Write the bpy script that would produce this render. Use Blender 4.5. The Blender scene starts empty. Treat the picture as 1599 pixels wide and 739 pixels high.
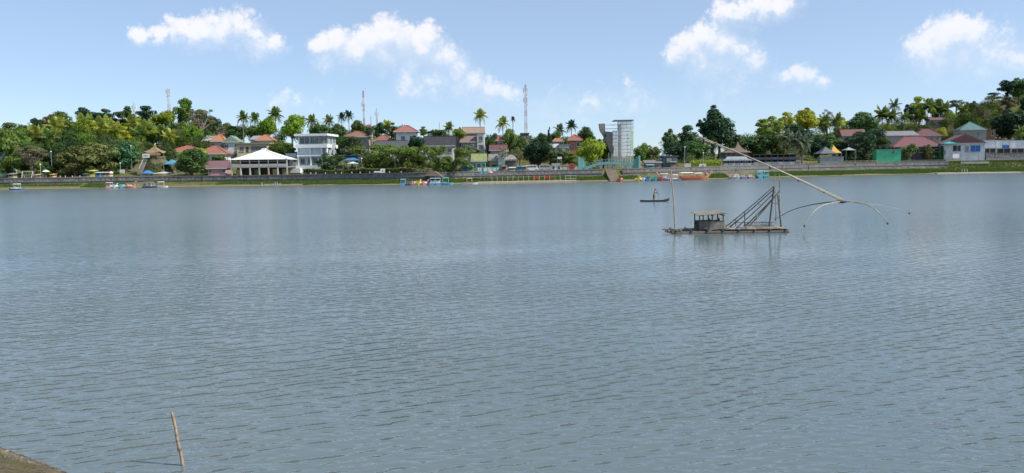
import bpy, bmesh, math, random
import numpy as np
from mathutils import Vector, Matrix
R_ = math.radians
rnd = random.Random(7)
nrs = np.random.RandomState(11)
SC = bpy.context.scene
COL = SC.collection

# ------------------------------------------------------------------ camera
F, CX, CY, CAMH = 1231.0, 799.5, 369.5, 5.0
PITCH, ROLL = R_(5.13), R_(-0.75)
cam_rot = Matrix.Rotation(R_(90) - PITCH, 3, 'X') @ Matrix.Rotation(ROLL, 3, 'Z')
cam_d = bpy.data.cameras.new('camera'); cam = bpy.data.objects.new('camera', cam_d); COL.objects.link(cam)
cam_d.sensor_width = 36.0; cam_d.lens = 36.0 * F / 1599.0
cam_d.clip_start = 0.1; cam_d.clip_end = 20000
cam.location = (0, 0, CAMH); cam.rotation_euler = cam_rot.to_euler()
SC.camera = cam

# ------------------------------------------------------------------ light
SUN_DIR = Vector((0.80, -0.22, 0.86)).normalized()        # towards the sun
SUN_EL = math.asin(SUN_DIR.z); SUN_AZ = math.atan2(SUN_DIR.x, SUN_DIR.y)
sun_d = bpy.data.lights.new('sun', 'SUN'); sun = bpy.data.objects.new('sun', sun_d); COL.objects.link(sun)
sun_d.energy = 4.2; sun_d.angle = R_(0.53); sun_d.color = (1.0, 0.95, 0.86)
sun.rotation_euler = SUN_DIR.to_track_quat('Z', 'Y').to_euler(); sun.location = (60, -40, 90)
SC.view_settings.view_transform = 'Standard'; SC.view_settings.look = 'None'
SC.view_settings.exposure = 0.32; SC.view_settings.gamma = 1.0
SC.cycles.max_bounces = 6; SC.cycles.diffuse_bounces = 3; SC.cycles.glossy_bounces = 3
SC.cycles.transmission_bounces = 3; SC.cycles.transparent_max_bounces = 8
SC.cycles.use_denoising = True
SKY_STRENGTH = 0.115

def ray(u, v):
    return cam_rot @ Vector(((u - CX) / F, -(v - CY) / F, -1.0))
def P(u, v, D):
    """point seen at photo pixel (u, v) that lies D metres ahead of the camera"""
    d = ray(u, v); k = D / d.y
    return Vector((d.x * k, D, CAMH + d.z * k))
def W(u, v, z=0.0):
    """point at photo pixel (u, v) on the level z"""
    d = ray(u, v); k = (z - CAMH) / d.z
    return Vector((d.x * k, d.y * k, z))

# ------------------------------------------------------------------ world: sky and cumulus
world = bpy.data.worlds.new('World'); SC.world = world; world.use_nodes = True
def build_world():
    nt = world.node_tree; N = nt.nodes; L = nt.links; N.clear()
    out = N.new('ShaderNodeOutputWorld')
    sky = N.new('ShaderNodeTexSky'); sky.sky_type = 'NISHITA'; sky.sun_disc = False
    sky.sun_elevation = SUN_EL; sky.sun_rotation = SUN_AZ
    sky.altitude = 40; sky.air_density = 0.7; sky.dust_density = 0.35; sky.ozone_density = 3.4
    bg = N.new('ShaderNodeBackground'); bg.inputs[1].default_value = SKY_STRENGTH
    L.new(sky.outputs[0], bg.inputs[0])
    # cloud density as a function of the view direction
    g = bpy.data.node_groups.new('cloud_density', 'ShaderNodeTree')
    g.interface.new_socket('Vector', in_out='INPUT', socket_type='NodeSocketVector')
    g.interface.new_socket('Density', in_out='OUTPUT', socket_type='NodeSocketFloat')
    gi = g.nodes.new('NodeGroupInput'); go = g.nodes.new('NodeGroupOutput')
    def mth(op, a, b=None, c=None):
        n = g.nodes.new('ShaderNodeMath'); n.operation = op
        for i, q in enumerate((a, b, c)):
            if q is None: continue
            if isinstance(q, (int, float)): n.inputs[i].default_value = q
            else: g.links.new(q, n.inputs[i])
        return n.outputs[0]
    def noise(vec, scale, detail, rough, col=False):
        n = g.nodes.new('ShaderNodeTexNoise'); n.inputs['Scale'].default_value = scale
        n.inputs['Detail'].default_value = detail; n.inputs['Roughness'].default_value = rough
        g.links.new(vec, n.inputs['Vector'])
        return n.outputs['Color'] if col else n.outputs['Fac']
    def vm(op, a, b=None, s=None):
        n = g.nodes.new('ShaderNodeVectorMath'); n.operation = op
        for i, q in enumerate((a, b)):
            if q is None: continue
            if isinstance(q, tuple): n.inputs[i].default_value = q
            else: g.links.new(q, n.inputs[i])
        if s is not None: n.inputs['Scale'].default_value = s
        return n.outputs['Value'] if op in ('DISTANCE', 'LENGTH', 'DOT_PRODUCT') else n.outputs['Vector']
    v0 = gi.outputs[0]
    warp = vm('SUBTRACT', noise(v0, 34.0, 4.0, 0.6, True), (0.5, 0.5, 0.5))
    v1 = vm('ADD', v0, vm('SCALE', warp, s=0.022))
    v1 = vm('MULTIPLY', v1, (1.0, 1.0, 1.12))
    blobs = []
    def cl(weight, *bl): blobs.extend((u, v, r, weight) for u, v, r in bl)
    cl(0.86, (212,52,12),(250,51,13),(285,46,18),(318,46,19),(350,42,21),(376,40,22),(392,55,15),(410,70,18),(430,70,14),(300,55,15),(340,56,15))
    cl(1.0, (500,70,15),(525,64,20),(548,75,22),(575,66,25),(605,58,28),(628,68,27),(650,64,23),(668,54,17),(664,80,24),(690,92,24),(560,84,18),(600,86,20))
    cl(0.8, (712,108,20),(738,126,21),(766,141,20),(790,150,16),(642,133,17),(682,124,20),(722,141,17),(640,100,18),(510,92,14))
    cl(1.0, (1060,82,18),(1080,73,21),(1106,61,25),(1126,74,25),(1095,90,18))
    cl(0.78, (1152,88,25),(1176,97,19),(1130,100,21),(1100,102,18))
    cl(0.92, (1128,18,18),(1160,14,22),(1190,10,23),(1216,8,19),(1150,22,15))
    cl(0.96, (1450,72,26),(1480,60,28),(1512,60,30),(1530,76,24),(1500,90,28),(1466,96,24))
    cl(0.74, (1560,86,24),(1590,92,20),(1540,104,20),(1225,122,13),(1246,116,15),(1265,120,15),(1282,125,10))
    cl(0.40, (985,142,20),(1002,158,24),(958,160,20),(930,166,18),(872,164,22),(850,170,18),(905,172,20),(440,155,14),(465,157,12),(500,156,11),(1115,132,24),(1150,126,18),(820,165,16))
    acc = None
    for u, v, r, w in blobs:
        d = ray(u, v).normalized(); c = (d.x, d.y, d.z * 1.12)
        dist = vm('DISTANCE', v1, c)
        val = mth('MULTIPLY_ADD', dist, -w / (1.82 * r / F), w)
        acc = val if acc is None else mth('SMOOTH_MAX', acc, val, 0.2)
    # the same kind of scattered cumulus over the rest of the dome
    dx = g.nodes.new('ShaderNodeSeparateXYZ'); g.links.new(v0, dx.inputs[0])
    low = noise(vm('MULTIPLY', v0, (1.0, 1.0, 1.9)), 4.2, 2.0, 0.5)
    gen = mth('MULTIPLY_ADD', low, 5.0, -3.05)
    ahead = mth('MULTIPLY', mth('SUBTRACT', dx.outputs[1], 0.66), 14.0)
    ahead = mth('MINIMUM', mth('MAXIMUM', ahead, 0.0), 1.0)
    lowel = mth('MINIMUM', mth('MAXIMUM', mth('MULTIPLY', mth('SUBTRACT', 0.42, dx.outputs[2]), 8.0), 0.0), 1.0)
    gen = mth('SUBTRACT', gen, mth('MULTIPLY', mth('MULTIPLY', ahead, lowel), 4.0))
    gen = mth('MINIMUM', gen, 0.8)
    acc = mth('MAXIMUM', acc, gen)
    acc = mth('MAXIMUM', acc, -1.2)
    bil = mth('SUBTRACT', mth('ABSOLUTE', mth('MULTIPLY', mth('SUBTRACT', noise(v0, 46.0, 5.0, 0.60), 0.5), 4.0)), 0.38)
    bil2 = mth('SUBTRACT', noise(v0, 30.0, 3.0, 0.5), 0.5)
    den = mth('ADD', acc, mth('ADD', mth('MULTIPLY', bil, 0.42), mth('MULTIPLY', bil2, 0.7)))
    g.links.new(den, go.inputs[0])
    tc = N.new('ShaderNodeTexCoord')
    nrm = N.new('ShaderNodeVectorMath'); nrm.operation = 'NORMALIZE'; L.new(tc.outputs['Generated'], nrm.inputs[0])
    d1 = N.new('ShaderNodeGroup'); d1.node_tree = g; L.new(nrm.outputs[0], d1.inputs[0])
    off = N.new('ShaderNodeVectorMath'); off.operation = 'ADD'
    so = Vector((-0.35, 0, 1.0)).normalized() * 0.020      # towards the lit side of the cumulus heads
    off.inputs[1].default_value = tuple(so); L.new(nrm.outputs[0], off.inputs[0])
    d2 = N.new('ShaderNodeGroup'); d2.node_tree = g; L.new(off.outputs[0], d2.inputs[0])
    def m(op, a, b, clamp=False):
        n = N.new('ShaderNodeMath'); n.operation = op; n.use_clamp = clamp
        for i, q in enumerate((a, b)):
            if isinstance(q, (int, float)): n.inputs[i].default_value = q
            else: L.new(q, n.inputs[i])
        return n.outputs[0]
    def sstep(v, lo, hi):
        q = N.new('ShaderNodeMapRange'); q.interpolation_type = 'SMOOTHSTEP'; q.inputs['From Min'].default_value = lo; q.inputs['From Max'].default_value = hi
        L.new(v, q.inputs['Value']); return q.outputs[0]
    sep = N.new('ShaderNodeSeparateXYZ'); L.new(nrm.outputs[0], sep.inputs[0])
    fade = N.new('ShaderNodeMapRange'); fade.inputs['From Min'].default_value = 0.02; fade.inputs['From Max'].default_value = 0.16
    fade.inputs['To Min'].default_value = 0.40; fade.inputs['To Max'].default_value = 1.0
    L.new(sep.outputs[2], fade.inputs['Value'])
    lit = m('ADD', m('MULTIPLY', m('SUBTRACT', d1.outputs[0], d2.outputs[0]), 1.25), 0.30, True)   # upper flanks face the light
    sharp = sstep(d1.outputs[0], 0.10, 0.54); soft = m('MULTIPLY', sstep(d1.outputs[0], -0.22, 0.70), 0.80)
    a2 = N.new('ShaderNodeMix'); L.new(sstep(lit, 0.30, 0.72), a2.inputs['Factor']); L.new(soft, a2.inputs['A']); L.new(sharp, a2.inputs['B'])
    alpha = m('MULTIPLY', m('MULTIPLY', a2.outputs['Result'], fade.outputs[0]), 0.78)
    cc = N.new('ShaderNodeMix'); cc.data_type = 'RGBA'
    cc.inputs['A'].default_value = (0.60, 0.71, 0.86, 1); cc.inputs['B'].default_value = (0.96, 0.925, 0.935, 1)
    L.new(lit, cc.inputs['Factor'])
    cb = N.new('ShaderNodeBackground'); cb.inputs[1].default_value = 0.92; L.new(cc.outputs['Result'], cb.inputs[0])
    veil = N.new('ShaderNodeBackground'); veil.inputs[0].default_value = (0.63, 0.79, 0.98, 1); veil.inputs[1].default_value = 0.90   # thin high haze
    vx = N.new('ShaderNodeMixShader'); vx.inputs[0].default_value = 0.34; L.new(bg.outputs[0], vx.inputs[1]); L.new(veil.outputs[0], vx.inputs[2])
    mx = N.new('ShaderNodeMixShader'); L.new(alpha, mx.inputs[0]); L.new(vx.outputs[0], mx.inputs[1]); L.new(cb.outputs[0], mx.inputs[2])
    L.new(mx.outputs[0], out.inputs[0])
build_world()

# ------------------------------------------------------------------ helpers: tags, meshes, materials
def tag(o, label=None, cat=None, group=None, kind=None):
    if label: o['label'] = label
    if cat: o['category'] = cat
    if group: o['group'] = group
    if kind: o['kind'] = kind
    return o
def empty(name, loc, label=None, cat=None, group=None, rz=0.0):
    o = bpy.data.objects.new(name, None); COL.objects.link(o)
    o.empty_display_size = 0.3; o.location = loc; o.rotation_euler = (0, 0, rz)
    return tag(o, label, cat, group)
def link(name, me, mat=None, parent=None):
    o = bpy.data.objects.new(name, me); COL.objects.link(o)
    if mat is not None and not me.materials: me.materials.append(mat)
    if parent is not None: o.parent = parent
    return o
def np_mesh(name, V, Q, smooth=False):
    """mesh from an (n,3) vertex array and an (m,k) face array"""
    me = bpy.data.meshes.new(name); V = np.asarray(V, dtype=np.float32); Q = np.asarray(Q, dtype=np.int32)
    k = Q.shape[1]; me.vertices.add(len(V)); me.vertices.foreach_set('co', V.ravel())
    me.loops.add(Q.size); me.loops.foreach_set('vertex_index', Q.ravel())
    me.polygons.add(len(Q)); me.polygons.foreach_set('loop_start', np.arange(0, Q.size, k, dtype=np.int32))
    if smooth: me.polygons.foreach_set('use_smooth', np.ones(len(Q), dtype=bool))
    me.update(calc_edges=True); return me
class MB:
    def __init__(s): s.v = []; s.f = []
    def add(s, vs, fs):
        b = len(s.v); s.v += [tuple(q) for q in vs]; s.f += [tuple(b + i for i in f) for f in fs]; return s
    def box(s, x0, x1, y0, y1, z0, z1):
        return s.add([(x0,y0,z0),(x1,y0,z0),(x1,y1,z0),(x0,y1,z0),(x0,y0,z1),(x1,y0,z1),(x1,y1,z1),(x0,y1,z1)],
                     [(0,3,2,1),(4,5,6,7),(0,1,5,4),(1,2,6,5),(2,3,7,6),(3,0,4,7)])
    def tube(s, pts, rad, n=7):
        pts = [Vector(p) for p in pts]
        if not isinstance(rad, (list, tuple)): rad = [rad] * len(pts)
        b = len(s.v); m = len(pts); up = None
        for i, p in enumerate(pts):
            t = (pts[min(i+1, m-1)] - pts[max(i-1, 0)]).normalized()
            if up is None: up = Vector((0,0,1)) if abs(t.z) < 0.9 else Vector((1,0,0))
            a = t.cross(up).normalized(); c = t.cross(a).normalized()
            for k in range(n):
                w = 2 * math.pi * k / n
                s.v.append(tuple(p + (a * math.cos(w) + c * math.sin(w)) * rad[i]))
        for i in range(m - 1):
            for k in range(n):
                k2 = (k + 1) % n
                s.f.append((b+i*n+k, b+i*n+k2, b+(i+1)*n+k2, b+(i+1)*n+k))
        s.f.append(tuple(b + k for k in range(n))[::-1]); s.f.append(tuple(b + (m-1)*n + k for k in range(n)))
        return s
    def bar(s, p, q, w, h=None):
        """square bar from p to q"""
        h = h or w; p = Vector(p); q = Vector(q); t = (q - p).normalized()
        a = t.cross(Vector((0,0,1)))
        a = Vector((1,0,0)) if a.length < 1e-4 else a.normalized()
        c = a.cross(t); a = a * w / 2; c = c * h / 2
        return s.add([p-a-c, p+a-c, p+a+c, p-a+c, q-a-c, q+a-c, q+a+c, q-a+c],
                     [(0,3,2,1),(4,5,6,7),(0,1,5,4),(1,2,6,5),(2,3,7,6),(3,0,4,7)])
    def lathe(s, prof, n=12, c=(0,0,0)):
        b = len(s.v)
        for r, z in prof:
            for k in range(n):
                w = 2*math.pi*k/n; s.v.append((c[0]+r*math.cos(w), c[1]+r*math.sin(w), c[2]+z))
        for i in range(len(prof)-1):
            for k in range(n):
                k2 = (k+1) % n; s.f.append((b+i*n+k, b+i*n+k2, b+(i+1)*n+k2, b+(i+1)*n+k))
        s.f.append(tuple(b+k for k in range(n))[::-1]); s.f.append(tuple(b+(len(prof)-1)*n+k for k in range(n)))
        return s
    def blob(s, c, r, n=10, m=7):
        pr = [(max(0.02, math.sin(math.pi*i/m)), -math.cos(math.pi*i/m)) for i in range(m+1)]
        b = len(s.v); s.lathe(pr, n)
        for i in range(b, len(s.v)):
            x, y, z = s.v[i]; s.v[i] = (c[0]+x*r[0], c[1]+y*r[1], c[2]+z*r[2])
        return s
    def loft(s, secs):
        """closed loft through rings of equal point count"""
        b = len(s.v); n = len(secs[0])
        for r in secs: s.v += [tuple(q) for q in r]
        for i in range(len(secs)-1):
            for k in range(n):
                k2 = (k+1) % n; s.f.append((b+i*n+k, b+i*n+k2, b+(i+1)*n+k2, b+(i+1)*n+k))
        s.f.append(tuple(b+k for k in range(n))[::-1]); s.f.append(tuple(b+(len(secs)-1)*n+k for k in range(n)))
        return s
    def prism_y(s, poly, y0, y1):
        """polygon in (x, z) pushed along y"""
        n = len(poly)
        return s.add([(x,y0,z) for x,z in poly]+[(x,y1,z) for x,z in poly],
                     [tuple(range(n)), tuple(range(2*n-1, n-1, -1))]+[(i, n+i, n+(i+1)%n, (i+1)%n) for i in range(n)])
    def prism_z(s, poly, z0, z1):
        n = len(poly)
        return s.add([(x,y,z0) for x,y in poly]+[(x,y,z1) for x,y in poly],
                     [tuple(range(n))[::-1], tuple(range(n, 2*n))]+[(i, (i+1)%n, n+(i+1)%n, n+i) for i in range(n)])
    def build(s, name, mat, parent=None, smooth=False, loc=None):
        me = bpy.data.meshes.new(name); me.from_pydata(s.v, [], s.f)
        bm = bmesh.new(); bm.from_mesh(me); bmesh.ops.recalc_face_normals(bm, faces=bm.faces); bm.to_mesh(me); bm.free()
        if smooth:
            me.polygons.foreach_set('use_smooth', [True]*len(me.polygons))
            try: me.set_sharp_from_angle(angle=R_(42))
            except Exception: pass
        me.materials.append(mat)
        o = link(name, me, None, parent)
        if loc is not None: o.location = loc
        return o

MATS = {}
def nmat(name):
    m = bpy.data.materials.new(name); m.use_nodes = True; nt = m.node_tree
    return m, nt, nt.nodes, nt.links, nt.nodes['Principled BSDF']
def mixc(nt, fac, a, b):
    n = nt.nodes.new('ShaderNodeMix'); n.data_type = 'RGBA'
    for key, q in (('Factor', fac), ('A', a), ('B', b)):
        if isinstance(q, (int, float)): n.inputs[key].default_value = q
        elif isinstance(q, (tuple, list)): n.inputs[key].default_value = (q[0], q[1], q[2], 1)
        else: nt.links.new(q, n.inputs[key])
    return n.outputs['Result']
def tnoise(nt, scale, detail=4, rough=0.6, vec=None, coord='Object', stretch=None):
    if vec is None:
        tc = nt.nodes.new('ShaderNodeTexCoord'); vec = tc.outputs[coord]
    if stretch:
        mp = nt.nodes.new('ShaderNodeMapping'); mp.inputs['Scale'].default_value = stretch
        nt.links.new(vec, mp.inputs['Vector']); vec = mp.outputs[0]
    n = nt.nodes.new('ShaderNodeTexNoise'); n.inputs['Scale'].default_value = scale
    n.inputs['Detail'].default_value = detail; n.inputs['Roughness'].default_value = rough
    nt.links.new(vec, n.inputs['Vector']); return n.outputs['Fac']
def ramp(nt, fac, lo, hi):
    n = nt.nodes.new('ShaderNodeMapRange'); n.inputs['From Min'].default_value = lo; n.inputs['From Max'].default_value = hi
    nt.links.new(fac, n.inputs['Value']); return n.outputs[0]
def bump(nt, bsdf, h, strength=0.5, dist=0.05):
    b = nt.nodes.new('ShaderNodeBump'); b.inputs['Strength'].default_value = strength; b.inputs['Distance'].default_value = dist
    nt.links.new(h, b.inputs['Height']); nt.links.new(b.outputs[0], bsdf.inputs['Normal'])
def mat(col, rough=0.7, dirt=0.35, scale=1.2, metal=0.0, spec=0.3):
    """weathered plain surface: paint, plaster, wood, plastic"""
    key = ('p', col, rough, dirt, scale, metal)
    if key in MATS: return MATS[key]
    m, nt, N, L, b = nmat('paint_%d' % len(MATS))
    f1 = ramp(nt, tnoise(nt, scale, 5, 0.65), 0.35, 0.75)
    f2 = ramp(nt, tnoise(nt, scale * 2.5, 4, 0.6, stretch=(1, 1, 0.15)), 0.42, 0.8)
    dk = tuple(c * (1 - dirt * 0.75) * k for c, k in zip(col, (1.0, 0.97, 0.9)))
    c = mixc(nt, f1, col, dk)
    mm = N.new('ShaderNodeMath'); mm.operation = 'MULTIPLY'; mm.inputs[1].default_value = min(1, dirt * 1.3); L.new(f2, mm.inputs[0])
    gr = tuple(0.35 * q + 0.10 for q in dk)
    c = mixc(nt, mm.outputs[0], c, gr)
    L.new(c, b.inputs['Base Color']); b.inputs['Roughness'].default_value = rough
    b.inputs['Metallic'].default_value = metal; b.inputs['Specular IOR Level'].default_value = spec
    bump(nt, b, tnoise(nt, scale * 9, 3), 0.25, 0.02)
    MATS[key] = m; return m
def roof_mat(col, kind='tile'):
    key = ('r', col, kind)
    if key in MATS: return MATS[key]
    m, nt, N, L, b = nmat('roof_%d' % len(MATS))
    g_ = sum(col) / 3; col = tuple((q * 0.86 + g_ * 0.14) * 0.72 for q in col)
    f1 = ramp(nt, tnoise(nt, 0.9, 5, 0.7), 0.35, 0.7); f2 = ramp(nt, tnoise(nt, 6.0, 3, 0.6), 0.35, 0.7)
    c = mixc(nt, f1, col, tuple(q * 0.62 for q in col)); c = mixc(nt, f2, c, tuple(min(1, q * 1.15 + 0.015) for q in col))
    st = ramp(nt, tnoise(nt, 0.45, 4, 0.6, stretch=(3, 1, 0.3)), 0.52, 0.8)
    c = mixc(nt, st, c, tuple(0.3 * q + 0.06 for q in col))
    L.new(c, b.inputs['Base Color']); b.inputs['Roughness'].default_value = 0.8 if kind == 'tile' else 0.45
    tc = N.new('ShaderNodeTexCoord'); w = N.new('ShaderNodeTexWave'); w.wave_type = 'BANDS'
    w.bands_direction = 'X'; w.inputs['Scale'].default_value = 1.1 if kind == 'tile' else 1.6
    L.new(tc.outputs['Object'], w.inputs['Vector']); bump(nt, b, w.outputs['Fac'], 0.6, 0.06)
    MATS[key] = m; return m
def glass_mat():
    if 'glass' in MATS: return MATS['glass']
    m, nt, N, L, b = nmat('window_glass')
    c = mixc(nt, ramp(nt, tnoise(nt, 0.6, 2), 0.4, 0.6), (0.035, 0.045, 0.055), (0.09, 0.11, 0.12))
    L.new(c, b.inputs['Base Color']); b.inputs['Roughness'].default_value = 0.06; b.inputs['Specular IOR Level'].default_value = 0.6
    MATS['glass'] = m; return m
def foliage(name, dark, light, trans=0.30):
    dark = tuple(q * 1.3 for q in dark); light = tuple(q * 1.12 for q in light); trans += 0.10
    if name in MATS: return MATS[name]
    m, nt, N, L, b = nmat(name)
    geo = N.new('ShaderNodeNewGeometry'); oi = N.new('ShaderNodeObjectInfo')
    c = mixc(nt, geo.outputs['Random Per Island'], dark, light)
    big = ramp(nt, tnoise(nt, 1.6, 3, 0.6), 0.38, 0.64)
    c2 = mixc(nt, big, tuple(q * 0.62 for q in dark), light)
    c = mixc(nt, 0.42, c, c2)
    hs = N.new('ShaderNodeHueSaturation'); L.new(c, hs.inputs['Color'])
    a = N.new('ShaderNodeMapRange'); a.inputs['To Min'].default_value = 0.48; a.inputs['To Max'].default_value = 0.522; L.new(oi.outputs['Random'], a.inputs['Value'])
    L.new(a.outputs[0], hs.inputs['Hue'])
    a2 = N.new('ShaderNodeMath'); a2.operation = 'MULTIPLY'; a2.inputs[1].default_value = 7.13; L.new(oi.outputs['Random'], a2.inputs[0])
    a3 = N.new('ShaderNodeMath'); a3.operation = 'FRACT'; L.new(a2.outputs[0], a3.inputs[0])
    a4 = N.new('ShaderNodeMapRange'); a4.inputs['To Min'].default_value = 0.72; a4.inputs['To Max'].default_value = 1.28; L.new(a3.outputs[0], a4.inputs['Value'])
    L.new(a4.outputs[0], hs.inputs['Value'])
    L.new(hs.outputs[0], b.inputs['Base Color']); b.inputs['Roughness'].default_value = 0.55; b.inputs['Specular IOR Level'].default_value = 0.25
    tr = N.new('ShaderNodeBsdfTranslucent'); L.new(hs.outputs[0], tr.inputs['Color'])
    mx = N.new('ShaderNodeMixShader'); mx.inputs[0].default_value = trans
    L.new(b.outputs[0], mx.inputs[1]); L.new(tr.outputs[0], mx.inputs[2]); L.new(mx.outputs[0], N['Material Output'].inputs['Surface'])
    MATS[name] = m; return m
def bamboo(col, name):
    if name in MATS: return MATS[name]
    m, nt, N, L, b = nmat(name)
    f = ramp(nt, tnoise(nt, 2.2, 5, 0.7), 0.35, 0.7); f2 = ramp(nt, tnoise(nt, 14, 3, 0.6), 0.45, 0.75)
    c = mixc(nt, f, col, tuple(q * 0.5 for q in col)); c = mixc(nt, f2, c, tuple(q * 0.45 for q in col))
    L.new(c, b.inputs['Base Color']); b.inputs['Roughness'].default_value = 0.6
    bump(nt, b, tnoise(nt, 20, 3), 0.4, 0.01); MATS[name] = m; return m
# ------------------------------------------------------------------ terrain
SHORE_PX = [(-700,305),(-300,301),(0,297),(120,295),(230,293.2),(330,292),(420,291),(520,290),(620,289.6),(700,288.6),(760,287.2),(880,285),
            (940,284),(1000,283),(1100,280.6),(1200,277.6),(1300,275.2),(1400,273),(1480,271.4),(1599,269.8),(1900,266),(2300,260.5)]
_sp = [W(u, v) for u, v in SHORE_PX]
_sx = np.array([p.x for p in _sp]); _sy = np.array([p.y for p in _sp])
_sx = np.concatenate([[-3000, -800], _sx, [900, 3000]]); _sy = np.concatenate([[_sy[0], _sy[0]], _sy, [_sy[-1] , _sy[-1]]])
_gx = np.arange(-3000, 3000.1, 2.0); _gy = np.interp(_gx, _sx, _sy)
_k = np.hanning(15); _k /= _k.sum(); _gy = np.convolve(np.pad(_gy, 7, mode='edge'), _k, 'valid')
def shore(x): return np.interp(x, _gx, _gy)
TCOL = [0, 6, 7, 16, 40, 80, 140, 260, 900]          # metres behind the water's edge
HILL = [(-900,[2.9,5,10,14,14,12]),(-200,[2.9,5.5,12,16,16,12]),(0,[3.0,5.5,12,15.5,16,12]),(200,[3.0,6,13,17,18,12]),(300,[2.9,7,13.5,17.5,18,12]),
        (400,[2.9,6,10,13,13,10]),(520,[3.0,6,10,12,12,10]),(640,[3.1,6,10,12,12,10]),(800,[3.2,5.5,9,11,11,10]),(900,[3.3,5,8,10,10,9]),
        (960,[3.4,4.4,5.5,6,6,6]),(1050,[3.5,4.6,5.5,6,6,6]),(1120,[3.7,6,9,9,8,8]),(1220,[3.9,6,10,13,13,11]),(1330,[4.1,6,11,15,16,12]),
        (1420,[4.2,6.5,12,18,20,14]),(1500,[4.3,8,17,27,31,20]),(1560,[4.3,9,20,35,39,25]),(1640,[4.4,10,22,43,50,30]),(2000,[4.5,12,25,42,48,30])]
_hx = np.array([P(u, 260, 300).x / 300.0 for u, _ in HILL]); _hz = np.array([h for _, h in HILL])
def vnoise(x, y, s, seed=0):
    """smooth value noise in numpy"""
    r = np.random.RandomState(seed).rand(97, 89)
    x = x / s; y = y / s; i = np.floor(x).astype(int); j = np.floor(y).astype(int); fx = x - i; fy = y - j
    fx = fx*fx*(3-2*fx); fy = fy*fy*(3-2*fy); g = lambda a, b: r[a % 97, b % 89]
    return (g(i,j)*(1-fx)+g(i+1,j)*fx)*(1-fy)+(g(i,j+1)*(1-fx)+g(i+1,j+1)*fx)*fy - 0.5
def near_edge(x): return 13.62 - (x + 9.1) * 0.66          # water's edge below the camera
def terrain(x, y):
    x = np.asarray(x, float); y = np.asarray(y, float)
    t = y - shore(x)
    t = t + (2.6 * vnoise(x, x * 0 + 3, 9.0, 31) + 1.4 * vnoise(x, x * 0 + 8, 3.1, 32)) * np.clip(1 - np.abs(t) / 5.5, 0, 1)
    q = x / np.maximum(y, 120.0)
    cols = [np.interp(q, _hx, _hz[:, k]) for k in range(6)]
    zp = cols[0]
    zb = 0.42 * zp - 0.05
    pts = [zb * 0 + 0.12, zb, zp, zp + 0.05, cols[1], cols[2], cols[3], cols[4], cols[5]]
    z = np.zeros_like(t)
    for k in range(len(TCOL) - 1):
        s = np.clip((t - TCOL[k]) / (TCOL[k+1] - TCOL[k]), 0, 1)
        if k > 3: s = s * s * (3 - 2 * s) * 0.5 + s * 0.5
        z = np.where(t >= TCOL[k], pts[k] * (1 - s) + pts[k+1] * s, z)
    z = np.where(t >= TCOL[-1], pts[-1], z)
    rough = np.clip((t - 16) / 30, 0, 1) * 1.5
    z = z + rough * (vnoise(x, y, 14, 1) + 0.5 * vnoise(x, y, 6, 2)) + np.where((t > 0) & (t < 6), 1, 0) * 0.22 * vnoise(x, y, 3.0, 3)
    bed = np.maximum(-1.6, t * 0.12 + 0.12)
    z = np.where(t < 0, bed, z)
    # the bank at the photographer's feet
    e = near_edge(x) + 0.5 * vnoise(x, y, 1.7, 5) - y
    bank = np.where(e > 0, np.minimum(0.05 + 0.55 * np.minimum(e, 0.9) + 0.34 * np.maximum(e - 0.9, 0), 3.4) + 0.10 * vnoise(x, y, 0.5, 6), np.maximum(-1.6, e * 0.5 + 0.05))
    z = np.where(t < -60, np.maximum(z, bank), z)
    return z
def tz(x, y): return float(terrain(np.array([x]), np.array([y]))[0])
def G(u, t):
    """ground point seen in photo column u, t metres behind the water's edge"""
    x = 0.0; y = 240.0
    for _ in range(12):
        d = ray(u, 262); x = d.x / d.y * y; y = float(shore(x)) + t
    return Vector((x, y, tz(x, y)))
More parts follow.
